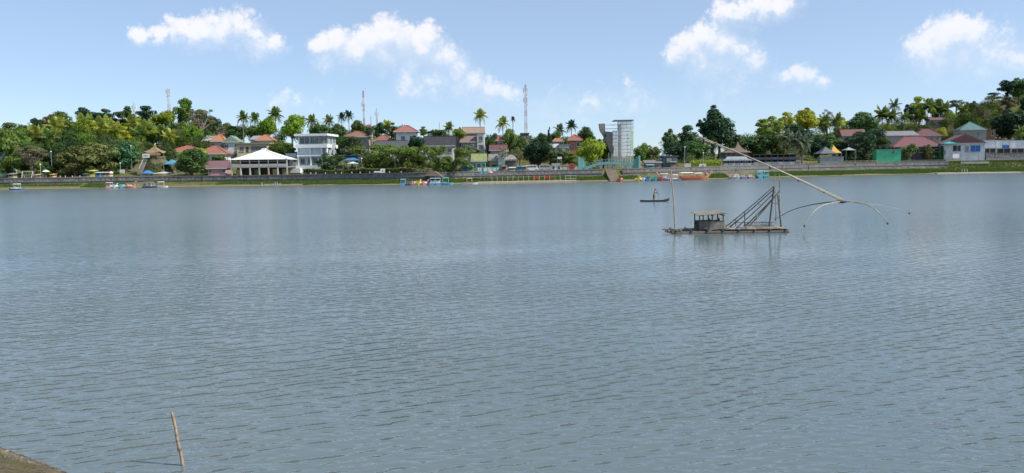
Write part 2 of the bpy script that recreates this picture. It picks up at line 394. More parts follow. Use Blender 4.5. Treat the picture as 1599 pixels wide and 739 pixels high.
def ground_material():
    m, nt, N, L, b = nmat('ground')
    geo = N.new('ShaderNodeNewGeometry'); pos = geo.outputs['Position']
    sp = N.new('ShaderNodeSeparateXYZ'); L.new(pos, sp.inputs[0])
    n1 = tnoise(nt, 0.16, 5, 0.65, vec=pos); n2 = tnoise(nt, 1.7, 5, 0.7, vec=pos); n3 = tnoise(nt, 0.05, 3, 0.6, vec=pos)
    g = mixc(nt, ramp(nt, n1, 0.35, 0.65), (0.10, 0.13, 0.035), (0.18, 0.18, 0.07))
    g = mixc(nt, ramp(nt, n2, 0.35, 0.75), g, (0.07, 0.10, 0.025))
    dry = mixc(nt, ramp(nt, n2, 0.3, 0.7), (0.24, 0.19, 0.11), (0.16, 0.13, 0.08))
    c = mixc(nt, ramp(nt, n3, 0.47, 0.60), g, dry)
    nearm = N.new('ShaderNodeMapRange'); nearm.inputs['From Min'].default_value = 70; nearm.inputs['From Max'].default_value = 50; L.new(sp.outputs[1], nearm.inputs['Value'])
    fine = tnoise(nt, 9.0, 5, 0.7, vec=pos)
    soil = mixc(nt, ramp(nt, fine, 0.35, 0.65), (0.16, 0.13, 0.085), (0.085, 0.075, 0.045))
    soil = mixc(nt, ramp(nt, n2, 0.50, 0.70), soil, (0.12, 0.12, 0.045))
    c = mixc(nt, nearm.outputs[0], c, soil)
    nz = N.new('ShaderNodeMath'); nz.operation = 'MULTIPLY_ADD'; L.new(n1, nz.inputs[0]); nz.inputs[1].default_value = 0.7; L.new(sp.outputs[2], nz.inputs[2])
    sand = mixc(nt, ramp(nt, n2, 0.3, 0.7), (0.27, 0.23, 0.15), (0.16, 0.14, 0.085))
    sfac = N.new('ShaderNodeMapRange'); sfac.inputs['From Min'].default_value = 0.95; sfac.inputs['From Max'].default_value = 0.66
    L.new(nz.outputs[0], sfac.inputs['Value'])
    c = mixc(nt, sfac.outputs[0], c, sand)
    wet = N.new('ShaderNodeMapRange'); wet.inputs['From Min'].default_value = 0.16; wet.inputs['From Max'].default_value = 0.02
    L.new(sp.outputs[2], wet.inputs['Value'])
    c = mixc(nt, wet.outputs[0], c, (0.07, 0.06, 0.04))
    L.new(c, b.inputs['Base Color']); b.inputs['Roughness'].default_value = 0.95; b.inputs['Specular IOR Level'].default_value = 0.1
    bump(nt, b, tnoise(nt, 2.5, 6, 0.7, vec=pos), 0.8, 0.3)
    return m
def build_terrain():
    xs = np.concatenate([np.linspace(-1500, -330, 24), np.arange(-325, 326, 2.6), np.linspace(330, 1500, 24)])
    tb = np.array([-30,-12,-6,-3,-1.5,-0.7,0,0.7,1.5,2.5,3.5,4.5,5.5,6.1,6.8,7.5,9,12,16,18,21,24,28,32,36,40,45,50,56,62,68,74,80,88,96,105,115,125,140,160,180,210,260,330,450,650,900,1300])
    X = np.repeat(xs[None, :], len(tb), 0); Y = shore(X) + tb[:, None]
    # near bank, finer
    V1 = np.stack([X.ravel(), Y.ravel(), terrain(X.ravel(), Y.ravel())], 1)
    ny, nx = X.shape; ii = np.arange(ny * nx).reshape(ny, nx)
    Q1 = np.stack([ii[:-1,:-1], ii[:-1,1:], ii[1:,1:], ii[1:,:-1]], -1).reshape(-1, 4)
    xs2 = np.concatenate([np.linspace(-1500,-40,20), np.arange(-38, -16.1, 1.0), np.arange(-16, -4, 0.16), np.arange(-4, 40.1, 1.0), np.linspace(44, 1500, 20)])
    ys2 = np.concatenate([np.linspace(-400,-12,12), np.arange(-10, 10, 0.8), np.arange(10, 17, 0.16), np.linspace(17.5, 24, 6), np.linspace(30, 150, 6)])
    X2, Y2 = np.meshgrid(xs2, ys2); Z2 = terrain(X2.ravel(), Y2.ravel()); Yf = Y2.copy()
    last = shore(xs2) - 30; Yf = np.vstack([Yf, last[None, :]]); Xf = np.vstack([X2, xs2[None, :]])
    V2 = np.stack([Xf.ravel(), Yf.ravel(), terrain(Xf.ravel(), Yf.ravel())], 1)
    ny, nx = Xf.shape; ii = np.arange(ny*nx).reshape(ny, nx) + len(V1)
    Q2 = np.stack([ii[:-1,:-1], ii[:-1,1:], ii[1:,1:], ii[1:,:-1]], -1).reshape(-1, 4)
    o = link('terrain', np_mesh('terrain', np.vstack([V1, V2]), np.vstack([Q1, Q2]), True), ground_material())
    tag(o, kind='structure'); return o
ground = build_terrain()

# ------------------------------------------------------------------ water
def water_material():
    m, nt, N, L, b = nmat('lake_water')
    geo = N.new('ShaderNodeNewGeometry'); pos = geo.outputs['Position']
    def nz(scale, ang, stretch, detail, rough, off=0.0, dist=0.0):
        mp = N.new('ShaderNodeMapping'); mp.vector_type = 'TEXTURE'
        mp.inputs['Rotation'].default_value = (0, 0, R_(ang)); mp.inputs['Scale'].default_value = stretch; mp.inputs['Location'].default_value = (off, off * 0.7, 0)
        L.new(pos, mp.inputs['Vector'])
        n = N.new('ShaderNodeTexNoise'); n.inputs['Scale'].default_value = scale; n.inputs['Detail'].default_value = detail
        n.inputs['Roughness'].default_value = rough; n.inputs['Distortion'].default_value = dist
        L.new(mp.outputs[0], n.inputs['Vector']); return n.outputs['Fac']
    def mth(op, a, bb):
        n = N.new('ShaderNodeMath'); n.operation = op
        for i, q in enumerate((a, bb)):
            if isinstance(q, (int, float)): n.inputs[i].default_value = q
            else: L.new(q, n.inputs[i])
        return n.outputs[0]
    def wv(lam, ang, dist, dlen, phase):
        """wind ripple train: wavelength lam, crests along ang degrees, bent by noise about dlen metres long"""
        mp = N.new('ShaderNodeMapping'); mp.vector_type = 'TEXTURE'; mp.inputs['Rotation'].default_value = (0, 0, R_(ang - 90)); mp.inputs['Location'].default_value = (phase, phase * 1.7, 0)
        L.new(pos, mp.inputs['Vector'])
        w = N.new('ShaderNodeTexWave'); w.wave_type = 'BANDS'; w.bands_direction = 'X'; sc = 0.3142 / lam
        w.inputs['Scale'].default_value = sc; w.inputs['Distortion'].default_value = dist; w.inputs['Detail'].default_value = 2.0
        w.inputs['Detail Scale'].default_value = 1.0 / (dlen * sc); w.inputs['Detail Roughness'].default_value = 0.5
        L.new(mp.outputs[0], w.inputs['Vector']); return w.outputs['Fac']
    tr = [(wv(0.38, 29, 7.0, 2.0, 0.0), 0.0122), (wv(0.26, 20, 6.0, 1.4, 31.0), 0.0070), (wv(0.75, 36, 6.0, 3.4, 11.0), 0.0115), (wv(0.21, 8, 6.0, 1.0, 53.0), 0.0036), (wv(0.36, -14, 6.0, 1.7, 71.0), 0.0052)]
    e = nz(9.0, -8, (1.8, 1.0, 1.0), 2.0, 0.55, 5.0)
    grp = ramp(nt, nz(0.22, 25, (2.0, 1.0, 1.0), 2.0, 0.5, 17.0), 0.30, 0.70)
    gust = ramp(nt, nz(0.05, 12, (2.2, 1.0, 1.0), 3.0, 0.55, 3.0), 0.36, 0.64)
    amp = N.new('ShaderNodeMapRange'); amp.inputs['From Max'].default_value = 2.0; amp.inputs['To Min'].default_value = 0.40; amp.inputs['To Max'].default_value = 1.55; L.new(mth('ADD', gust, grp), amp.inputs['Value'])
    h = mth('MULTIPLY', e, 0.014)
    for q, k in tr: h = mth('ADD', h, mth('MULTIPLY', q, k))
    sy = N.new('ShaderNodeSeparateXYZ'); L.new(pos, sy.inputs[0])
    def along(y0, y1, v0, v1):
        q = N.new('ShaderNodeMapRange'); q.inputs['From Min'].default_value = y0; q.inputs['From Max'].default_value = y1; q.interpolation_type = 'SMOOTHSTEP'
        q.inputs['To Min'].default_value = v0; q.inputs['To Max'].default_value = v1; L.new(sy.outputs[1], q.inputs['Value']); return q
    am2 = along(12, 48, 1.70, 0.46); rg = along(12, 110, 0.06, 0.24)   # steeper ripples in the shallows, low fine chop further out
    L.new(rg.outputs[0], b.inputs['Roughness'])
    h = mth('MULTIPLY', mth('MULTIPLY', h, amp.outputs[0]), am2.outputs[0])
    bp = N.new('ShaderNodeBump'); bp.inputs['Strength'].default_value = 1.0; bp.inputs['Distance'].default_value = 0.72
    L.new(h, bp.inputs['Height']); L.new(bp.outputs[0], b.inputs['Normal'])
    L.new(mixc(nt, ramp(nt, nz(0.03, 0, (1, 1, 1), 2.0, 0.5, 9.0), 0.4, 0.6), (0.112, 0.150, 0.158), (0.126, 0.160, 0.164)), b.inputs['Base Color'])
    b.inputs['IOR'].default_value = 1.38
    b.inputs['Specular IOR Level'].default_value = 0.5
    return m
def build_water():
    xs = np.linspace(-1490, 1490, 41); ys = np.linspace(-150, 420, 21)
    X, Y = np.meshgrid(xs, ys); ii = np.arange(X.size).reshape(X.shape)
    Q = np.stack([ii[:-1,:-1], ii[:-1,1:], ii[1:,1:], ii[1:,:-1]], -1).reshape(-1, 4)
    o = link('lake_water', np_mesh('lake_water', np.stack([X.ravel(), Y.ravel(), X.ravel()*0], 1), Q), water_material())
    tag(o, kind='structure')
build_water()

# ------------------------------------------------------------------ promenade: path, retaining walls, rails
def strip(name, u0, u1, t0, t1, dz, m, kind=None, n=None):
    n = n or max(2, int(abs(u1 - u0) / 6)); V = []; Q = []
    for i in range(n + 1):
        u = u0 + (u1 - u0) * i / n
        a, b = G(u, t0), G(u, t1); z = max(a.z, b.z) + dz
        V += [(a.x, a.y, z), (b.x, b.y, z)]
        if i: k = 2 * i; Q.append((k-2, k, k+1, k-1))
    o = link(name, np_mesh(name, V, Q), m)
    return tag(o, kind=kind) if kind else o
path_m = mat((0.34, 0.31, 0.27), 0.9, 0.5, 0.8)
strip('promenade_path', -320, 1900, 7.3, 12.5, 0.06, path_m, 'structure', n=260)
def wall_material():
    m, nt, N, L, b = nmat('rubble_wall')
    tc = N.new('ShaderNodeTexCoord'); uv = tc.outputs['Object']
    vo = N.new('ShaderNodeTexVoronoi'); vo.inputs['Scale'].default_value = 1.5; L.new(uv, vo.inputs['Vector'])
    c = mixc(nt, ramp(nt, tnoise(nt, 0.35, 4, 0.7), 0.3, 0.7), (0.165, 0.150, 0.130), (0.27, 0.240, 0.20))
    c = mixc(nt, 0.10, c, vo.outputs['Color'])
    hs = N.new('ShaderNodeHueSaturation'); hs.inputs['Saturation'].default_value = 0.28; hs.inputs['Value'].default_value = 0.75; L.new(c, hs.inputs['Color'])
    st = ramp(nt, tnoise(nt, 0.8, 5, 0.7, stretch=(1, 1, 0.25)), 0.5, 0.75)
    c = mixc(nt, st, hs.outputs[0], (0.05, 0.05, 0.042))
    L.new(c, b.inputs['Base Color']); b.inputs['Roughness'].default_value = 0.95
    bump(nt, b, vo.outputs['Distance'], 1.0, 0.12); return m
wall_m = wall_material(); cope_m = mat((0.27, 0.245, 0.21), 0.9, 0.6, 0.7)
def ret_wall(u0, u1, label, t=6.15, drop=0.0, up=0.12, h=None):
    n = max(3, int((u1 - u0) / 5)); pts = [G(u0 + (u1 - u0) * i / n, t) for i in range(n + 1)]
    c = pts[n // 2]; root = empty('retaining_wall', (c.x, c.y, 0), label, 'wall', 'stone walls along the shore')
    for part, m, y0, y1, zz0, zz1 in (('stonework', wall_m, 0, 0.5, None, up - drop), ('coping', cope_m, -0.10, 0.56, up - drop + .003, up - drop + 0.22)):
        b = MB(); secs = []
        for i, p in enumerate(pts):
            zt = G(u0 + (u1 - u0) * i / n, 8.5).z; z0 = tz(p.x, p.y - 0.5) - 0.5 if zz0 is None and part == 'stonework' else zt + zz0 if zz0 is not None else zt + up - drop
            if part == 'coping': z0 = zt + zz0 if zz0 is not None else zt + up - drop + 0.003
            z1 = zt + zz1
            secs.append([(p.x-c.x, p.y+y0-c.y, z0), (p.x-c.x, p.y+y1-c.y, z0), (p.x-c.x, p.y+y1-c.y, z1), (p.x-c.x, p.y+y0-c.y, z1)])
        b.loft(secs).build(part, m, root)
    b = MB(); secs = []
    for i, p in enumerate(pts):
        zt = G(u0 + (u1 - u0) * i / n, 8.5).z - drop - 1.0
        secs.append([(p.x-c.x, p.y-0.16-c.y, zt), (p.x-c.x, p.y+0.1-c.y, zt), (p.x-c.x, p.y+0.1-c.y, zt+0.16), (p.x-c.x, p.y-0.16-c.y, zt+0.16)])
    b.loft(secs).build('ledge', cope_m, root)
    return root
ret_wall(-330, 172, 'long dark stone retaining wall at the left end of the shore')
ret_wall(172.6, 262, 'low dark stone wall above the left group of boats')
ret_wall(262.6, 330.4, 'shaded stone wall behind the wide dark bank tree')
ret_wall(331, 462, 'dark stone retaining wall under the white roofed pavilion')
ret_wall(462.4, 655, 'grey stone retaining wall with grass below, under the white three storey building')
ret_wall(655.5, 940, 'stone retaining wall behind the fenced landing and pedal boats')
ret_wall(972, 1118, 'dark stone retaining wall behind the dragon boat')
ret_wall(1118.5, 1262, 'stone retaining wall under the dark veranda restaurant')
ret_wall(1263, 1481, 'banded stone retaining wall above the grass, below the bright green block')
# ------------------------------------------------------------------ trees
FOL = {
 'dark':   foliage('leaf_dark',   (0.046, 0.090, 0.030), (0.120, 0.210, 0.054)),
 'deep':   foliage('leaf_deep',   (0.020, 0.052, 0.029), (0.052, 0.113, 0.046)),
 'mid':    foliage('leaf_mid',    (0.072, 0.122, 0.026), (0.190, 0.280, 0.056)),
 'bright': foliage('leaf_bright', (0.140, 0.230, 0.024), (0.340, 0.470, 0.060), 0.38),
 'yellow': foliage('leaf_yellow', (0.240, 0.290, 0.030), (0.500, 0.530, 0.075), 0.38),
 'olive':  foliage('leaf_olive',  (0.095, 0.125, 0.038), (0.220, 0.260, 0.085)),
 'teal':   foliage('leaf_teal',   (0.036, 0.105, 0.050), (0.100, 0.235, 0.095)),
 'brown':  foliage('leaf_brown',  (0.140, 0.122, 0.070), (0.300, 0.262, 0.155), 0.25),
 'palm':   foliage('leaf_palm',   (0.085, 0.140, 0.032), (0.250, 0.310, 0.080)),
 'palmy':  foliage('leaf_palmy',  (0.190, 0.235, 0.035), (0.450, 0.480, 0.095), 0.35),
 'grey':   foliage('leaf_greyish',(0.102, 0.138, 0.087), (0.217, 0.261, 0.160)),
}
bark = bamboo((0.17, 0.135, 0.10), 'bark'); pale_bark = bamboo((0.36, 0.31, 0.25), 'pale_bark')
def leaf_quads(rs, C, Nn, size, elong=1.5):
    """quads at C facing Nn with random spin; slightly folded outline"""
    n = len(C); r = rs.normal(size=(n, 3)); t = np.cross(Nn, r); t /= np.linalg.norm(t, axis=1)[:, None] + 1e-9
    b = np.cross(Nn, t); s = (size * rs.uniform(0.6, 1.35, n))[:, None]
    V = np.stack([C - t*s*elong, C - b*s*0.75 + t*s*0.15, C + t*s*elong, C + b*s*0.75 + t*s*0.1], 1)
    V[:, 1] += Nn * s * 0.25; V[:, 3] += Nn * s * 0.25
    return V.reshape(-1, 3)
def crown_verts(seed, style, n):
    rs = np.random.RandomState(seed)
    if style == 'round':
        K = 30; d = rs.normal(size=(K, 3)); d /= np.linalg.norm(d, axis=1)[:, None]
        c = d * (rs.uniform(0.28, 0.78, K) )[:, None]; c[:, 2] *= 0.92; lr = rs.uniform(0.22, 0.40, K); fl = 0.85; size = 0.050
    elif style == 'loose':
        K = 30; d = rs.normal(size=(K, 3)); d /= np.linalg.norm(d, axis=1)[:, None]
        c = d * rs.uniform(0.30, 0.85, K)[:, None]; lr = rs.uniform(0.18, 0.34, K); fl = 0.60; size = 0.050
    elif style == 'umbrella':
        K = 22; a = rs.uniform(0, 6.28, K); q = rs.uniform(0, 1, K); tier = rs.choice([-0.75, -0.25, 0.25, 0.72], K, p=[.3,.3,.25,.15])
        rad = np.sqrt(q) * (0.86 - 0.22 * tier); c = np.stack([np.cos(a)*rad, np.sin(a)*rad, tier + rs.uniform(-.25,.25,K)], 1); lr = rs.uniform(0.24, 0.42, K); fl = 0.80; size = 0.050
    elif style == 'tall':
        K = 24; z = rs.uniform(-0.9, 0.9, K); a = rs.uniform(0, 6.28, K); rad = rs.uniform(0.1, 0.75, K) * np.sqrt(1 - (z*0.85)**2)
        c = np.stack([np.cos(a)*rad, np.sin(a)*rad, z*0.85], 1); lr = rs.uniform(0.22, 0.36, K); fl = 0.7; size = 0.050
    elif style == 'spire':
        K = 20; z = rs.uniform(-1, 0.92, K); a = rs.uniform(0, 6.28, K); rad = 0.55 * (1 - z) / 2 + 0.06
        c = np.stack([np.cos(a)*rad, np.sin(a)*rad, z], 1); lr = 0.16 + 0.25 * (1 - z) / 2; fl = 1.0; size = 0.09
    else:  # bare: twigs with sparse leaves
        K = 26; d = rs.normal(size=(K, 3)); d /= np.linalg.norm(d, axis=1)[:, None]
        c = d * rs.uniform(0.4, 0.9, K)[:, None]; lr = rs.uniform(0.10, 0.26, K); fl = 0.6; size = 0.036
    w = lr ** 2; k = rs.choice(K, n, p=w / w.sum())
    d = rs.normal(size=(n, 3)); d[:, 2] += 0.25; d /= np.linalg.norm(d, axis=1)[:, None]
    rad = lr[k] * rs.uniform(0.62, 1.08, n)
    C = c[k] + d * rad[:, None] * np.array([1, 1, fl])
    Nn = d * 0.9 + rs.normal(size=(n, 3)) * 0.42; Nn[:, 2] += 0.30; Nn /= np.linalg.norm(Nn, axis=1)[:, None]
    return leaf_quads(rs, C, Nn, size), c
def quads(n): return np.arange(n * 4).reshape(-1, 4)
CROWNS = {}; LIMBS = {}
NLEAF = {'round': 4600, 'loose': 3200, 'umbrella': 3400, 'tall': 4200, 'spire': 1200, 'bare': 1200}
for st in NLEAF:
    for q in range(4 if st in ('round', 'loose', 'umbrella', 'tall') else 2):
        V, c = crown_verts(100 + 17 * q + len(st), st, NLEAF[st])
        CROWNS[(st, q)] = np_mesh('crown_' + st, V, quads(len(V) // 4))
        # limbs that reach the leaf clumps, in crown units, starting at the crown's foot
        b = MB(); rs = random.Random(q + 5)
        for i, p in enumerate(list(c)[:14 if st != 'bare' else 26]):
            p = Vector(p); s0 = Vector((0, 0, -1.0)); m1 = Vector((p.x*0.35, p.y*0.35, -0.55 + 0.25 * p.z))
            b.tube([s0, m1, p], [0.045, 0.030, 0.010], 5)
        me = bpy.data.meshes.new('limbs'); me.from_pydata(b.v, [], b.f); LIMBS[(st, q)] = me
def trunk_mesh():
    b = MB(); b.tube([(0,0,-0.06),(0.02,0,0.05),(0.015,0.01,0.4),(0.0,-0.01,0.75),(0.01,0,1.0)], [1.7,1.15,0.9,0.75,0.6], 8)
    v = [(x*1.0, y, z) for x, y, z in b.v]
    # radii are in trunk-radius units, height in trunk heights
    me = bpy.data.meshes.new('trunk'); me.from_pydata(v, [], b.f); return me
TRUNK = trunk_mesh()
def slot(o, m):
    """give one object its own material while its mesh is shared"""
    if len(o.data.materials) == 0: o.data.materials.append(None)
    o.material_slots[0].link = 'OBJECT'; o.material_slots[0].material = m
_tn = [0]
def tree(u, vt, vb, t, rpx, style, col, label, name='broadleaf_tree', group=None, bk=None, trunk_r=None, loc=None):
    g = G(u, t); D = g.y; top = P(u, vt, D).z; bot = P(u, vb, D).z
    bot = max(bot, g.z + 0.4 * (style != 'bush')); bot = min(bot, top - 1.0)
    r = rpx * 1.17 * D / F; bot -= 0.12 * (top - bot); bot = max(bot, g.z + 0.3); q = _tn[0] % 4 if style in ('round', 'loose', 'umbrella', 'tall') else _tn[0] % 2; _tn[0] += 1
    root = empty(name, g, label, 'tree', group, rz=rnd.uniform(0, 6.28))
    cz = (top + bot) / 2 - g.z; hz = (top - bot) / 2
    o = link('crown', CROWNS[(style, q)], None, root); slot(o, FOL[col]); o.location = (0, 0, cz); o.scale = (r, r * rnd.uniform(0.9, 1.1), hz * 1.02)
    l = link('limbs', LIMBS[(style, q)], None, root); slot(l, bk or bark); l.location = (0, 0, cz); l.scale = (r, r, hz)
    th = max(0.5, bot - g.z + 0.15 * hz); tr = trunk_r or max(0.10, 0.028 * (top - g.z))
    w = link('trunk', TRUNK, None, root); slot(w, bk or bark); w.scale = (tr, tr, th)
    return root
# palm: feathered fronds
def frond_mesh(seed, droop):
    rs = np.random.RandomState(seed); n = 15; Vs = []; Q = []
    s = np.linspace(0.02, 1, n); px = s * (1 - 0.16 * droop * s); pz = 0.22 * s - droop * 0.72 * s ** 2.1
    for i in range(n):
        L = 0.30 * math.sin(math.pi * min(1, 0.10 + 0.9 * s[i])) ** 0.7 + 0.05
        for sg in (-1, 1):
            b = len(Vs); w = 0.042
            Vs += [(px[i]-w, 0, pz[i]), (px[i]+w, 0, pz[i]), (px[i]+0.16*L+w, sg*L, pz[i]-L*rs.uniform(.25,.65)), (px[i]+0.16*L-w*.2, sg*L*.97, pz[i]-L*rs.uniform(.25,.65))]
            Q.append((b, b+1, b+2, b+3))
    for i in range(n - 1):
        b = len(Vs); w = 0.014
        Vs += [(px[i], -w, pz[i]+.004), (px[i], w, pz[i]+.004), (px[i+1], w, pz[i+1]+.004), (px[i+1], -w, pz[i+1]+.004)]; Q.append((b, b+1, b+2, b+3))
    return np_mesh('frond', Vs, Q)
FRONDS = [frond_mesh(1, 0.25), frond_mesh(2, 0.75), frond_mesh(3, 1.25), frond_mesh(4, 1.6)]
def palm(u, vt, t, rpx, label, col='palm', n=17, group=None, lean=0.04, tr=0.16, bk=None, vbase=None):
    g = G(u, t); D = g.y; r = rpx * D / F; top = P(u, vt, D).z - g.z; ht = max(1.5, top - 0.30 * r)
    root = empty('palm_tree', g, label, 'palm', group)
    lx, ly = rnd.uniform(-1, 1) * lean * ht, rnd.uniform(-1, 1) * lean * ht
    b = MB(); b.tube([(lx, ly, -0.3), (lx*0.55, ly*0.55, ht*0.35), (lx*0.15, ly*.15, ht*0.75), (0, 0, ht)], [tr*1.5, tr, tr*0.85, tr*0.8], 7)
    b.build('trunk', bk or pale_bark, root, True)
    for i in range(n):
        k = i / n; el = 1.25 - 1.75 * k + rnd.uniform(-.12, .12)
        o = link('frond', FRONDS[min(3, int(k * 4))], None, root); slot(o, FOL[col])
        o.location = (0, 0, ht); o.rotation_euler = (rnd.uniform(-.3, .3), -el, i * 2.399 + rnd.uniform(-.2, .2)); s = r * 1.2 * rnd.uniform(0.85, 1.1); o.scale = (s, s * 0.85, s)
    return root
LH = 'trees on the left hill'; SH = 'trees along the promenade'; CH = 'trees among the houses'; RH = 'trees on the right hill'
T = tree
# -- left hill, skyline
T(-40,186,240,95,26,'round','mid','broad green tree on the left skyline just beside the frame edge',group=LH)
T(14,190,225,85,19,'loose','mid','mid green loose tree at the far left of the skyline',group=LH)
T(40,194,218,95,9,'tall','deep','small dark pointed tree on the skyline right of the far left one',group=LH)
T(62,181,215,100,11,'tall','deep','narrow dark tree rising left of the grey brown skyline tree',group=LH)
T(84,175,205,105,16,'loose','brown','grey brown thin crowned tree on the left skyline',group=LH)
T(104,173,205,105,19,'round','mid','rounded green tree beside the grey brown one on the skyline',group=LH)
T(146,165,200,112,16,'loose','deep','dark feathery tree at the start of the high left ridge',group=LH)
T(172,164,200,115,19,'loose','deep','dark feathery tree in the middle of the high left ridge',group=LH)
T(200,163,196,118,15,'loose','dark','feathery ridge tree in front of the white mast',group=LH)
T(228,164,196,112,17,'loose','deep','dark feathery tree at the right end of the high ridge',group=LH)
T(257,170,200,92,20,'round','bright','bright green rounded tree left of the tallest tree on the left hill',group=LH)
T(291,149,190,96,17,'tall','mid','tallest rich green tree standing highest on the left hill',group=LH)
T(315,163,205,88,23,'bare','brown','half bare brownish tree right of the tallest left hill tree',group=LH,bk=pale_bark)
T(318,170,208,94,17,'loose','olive','thin olive tree behind the half bare brownish tree',group=LH)
T(336,178,212,96,11,'round','deep','small dark tree at the right shoulder of the left hill',group=LH)
T(304,192,225,70,17,'round','bright','light green tree above the long red roof',group=LH)
T(346,194,215,80,11,'bare','brown','dead brown tree on the hill above the white and red house',group=LH,bk=pale_bark)
T(369,196,218,88,15,'round','dark','dark green tree behind the small green roofed house',group=LH)
T(356,190,214,95,10,'loose','olive','olive tree between the dead tree and the green roofed house',group=LH)
# -- left hill, middle
T(113,197,236,70,25,'round','dark','large dark round tree in the middle of the left hill',group=LH)
T(151,206,236,66,13,'round','deep','small very dark tree right of the large dark round one',group=LH)
T(30,203,240,62,20,'round','mid','green tree above the pale trunked promenade tree at left',group=LH)
T(75,205,238,66,17,'loose','olive','olive tree left of the large dark round tree',group=LH)
T(240,192,222,74,19,'round','bright','yellow green tree above the golden gazebo',group=LH)
T(275,197,226,74,18,'round','mid','green tree above the left end of the long red roof',group=LH)
T(197,196,226,74,18,'loose','yellow','yellowish tree on the slope under the high ridge',group=LH)
T(160,186,215,86,17,'loose','yellow','yellow green tree below the dark feathery ridge trees',group=LH)
T(130,184,212,90,14,'loose','bright','light green tree below the rounded skyline tree',group=LH)
for u, v, t, r, c, lb in [(60,207,72,16,'palmy','palm with yellowed fronds left of the large dark round tree'),(92,195,80,17,'palmy','yellow green palm above the large dark round tree'),
    (80,212,64,15,'palm','green palm low on the left slope beside the olive tree'),(135,190,82,17,'palmy','yellow palm right of the rounded skyline tree'),(165,196,76,18,'palmy','bright yellow palm in the middle of the left palm band'),
    (182,202,70,17,'palmy','bushy yellow palm right of the very dark small tree'),(212,193,80,17,'palmy','yellow green palm below the white mast'),(222,207,66,16,'palm','green palm above and left of the golden gazebo'),
    (232,200,72,17,'palmy','light palm right behind the golden gazebo'),(256,205,66,16,'palm','green palm right of the golden gazebo'),(268,212,60,14,'palmy','small yellow palm at the left end of the long red roof')]:
    palm(u, v, t, r, lb, c, group='palms on the left hill')
# -- left, along the promenade
T(12,200,274,24,25,'tall','mid','tall green tree beside the mint green building at left',group=SH)
T(50,224,256,17,25,'bare','brown','pale trunked thin brown tree over the swing frame',group=SH,bk=pale_bark,trunk_r=0.32)
T(52,226,252,19,21,'loose','olive','thin olive crown behind the pale trunked tree',group=SH)
T(84,228,276,28,19,'round','deep','very dark tree behind the white parasol',group=SH)
T(116,224,279,20,27,'loose','olive','big olive green tree with dense low crown on the promenade',group=SH)
T(112,232,279,24,22,'round','olive','dense olive tree tucked behind the big olive green one',group=SH)
T(158,218,268,22,29,'loose','olive','wide dusky tree over the yellow and blue stalls',group=SH)
T(165,226,268,28,24,'round','deep','dark tree behind the stalls',group=SH)
T(197,216,262,26,22,'loose','teal','blue green tree left of the mound with the gazebo',group=SH)
T(190,226,268,32,20,'round','teal','dense blue green tree behind the white notice board',group=SH)
T(38,236,277,26,17,'round','dark','dark bushy tree behind the swing frame',group=SH)
T(70,250,278,16,13,'round','dark','low dark shrub like tree left of the white parasol',group=SH)
T(262,224,252,26,13,'round','dark','dark small tree between the gazebo and the red roof',group=SH)
T(298,231,280,12,28,'round','dark','wide dark tree on the bank in front of the red roofed building',group=SH)
T(300,229,258,16,18,'loose','bright','light topped tree behind the wide dark bank tree',group=SH)
T(345,238,254,24,11,'loose','mid','small green tree left of the white pavilion roof',group=SH)
# -- centre, hill behind houses
for u, v, t, r, c, lb in [(383,181,86,13,'palm','tall palm above the yellow terrace house, left of two'),(401,183,88,12,'palm','tall palm above the yellow terrace house, right of two'),(433,176,80,15,'palm','dark palm between the two yellow green trees'),
    (472,188,78,12,'palmy','yellow palm above the left end of the white building'),(489,183,84,12,'palm','green palm above the roof of the white building, left of two'),
    (516,183,84,12,'palm','green palm above the roof of the white building, right of two'),(536,181,90,9,'deep','dark palm silhouetted left of the tall red and white mast'),(547,178,92,10,'deep','dark palm standing closest to the tall red and white mast'),
    (606,195,66,12,'palmy','light palm in front of the small mast, left of the white gabled house'),(702,197,64,12,'palm','palm behind the dark slate roof'),(751,178,70,13,'palmy','lone tall coconut palm on the central skyline'),
    (786,190,62,13,'palmy','coconut palm behind the little red roofed tower house'),(893,194,66,11,'deep','dark palm behind the orange brick house'),(874,201,70,12,'grey','pale palm behind the small orange roof'),(802,185,75,5,'deep','tiny dark tufted palm left of the largest mast')]:
    palm(u, v + (3 if 480 < u < 520 else 0), t, r * 0.82, lb, c, group='palms among the houses', n=15, tr=0.17)
T(418,178,212,76,18,'round','bright','bright yellow green tree left of the dark palm',group=CH)
T(458,178,214,74,17,'round','bright','yellow green tree above the left side of the white building',group=CH)
T(396,194,216,80,11,'round','mid','green tree right behind the two tall palms',group=CH)
T(500,189,214,74,16,'round','dark','green tree right behind the white building roof',group=CH)
T(530,190,220,70,15,'round','dark','dark green tree right of the white building roof',group=CH)
T(561,187,212,76,13,'round','mid','rounded green tree at the foot of the tall mast',group=CH)
T(594,189,216,64,10,'loose','dark','dark tree left of the white gabled house',group=CH)
T(613,187,214,66,12,'loose','dark','dark loose tree touching the white gabled house',group=CH)
T(440,216,246,32,20,'round','mid','bushy green tree between the pavilion and the white building',group=CH)
T(452,222,250,30,14,'loose','mid','leafy tree at the left wall of the white building',group=CH)
T(528,210,238,40,13,'round','dark','dark tree at the right wall of the white building',group=CH)
T(652,206,240,34,14,'round','deep','dense dark conical tree beside the slate roof',group=CH)
T(684,201,218,58,18,'umbrella','mid','wide flat green tree above the dark slate roof',group=CH)
T(663,197,212,66,7,'loose','mid','small tree right of the red roof of the white gabled house',group=CH)
T(720,200,216,52,12,'loose','bright','light green tree in front of the tan roof',group=CH)
T(737,221,246,26,16,'loose','grey','grey green tree below the white framed house',group=CH)
T(769,204,244,42,13,'round','dark','dark green tree left of the little red roofed tower house',group=CH)
T(797,200,236,40,15,'round','mid','green tree right of the little red roofed tower house',group=CH)
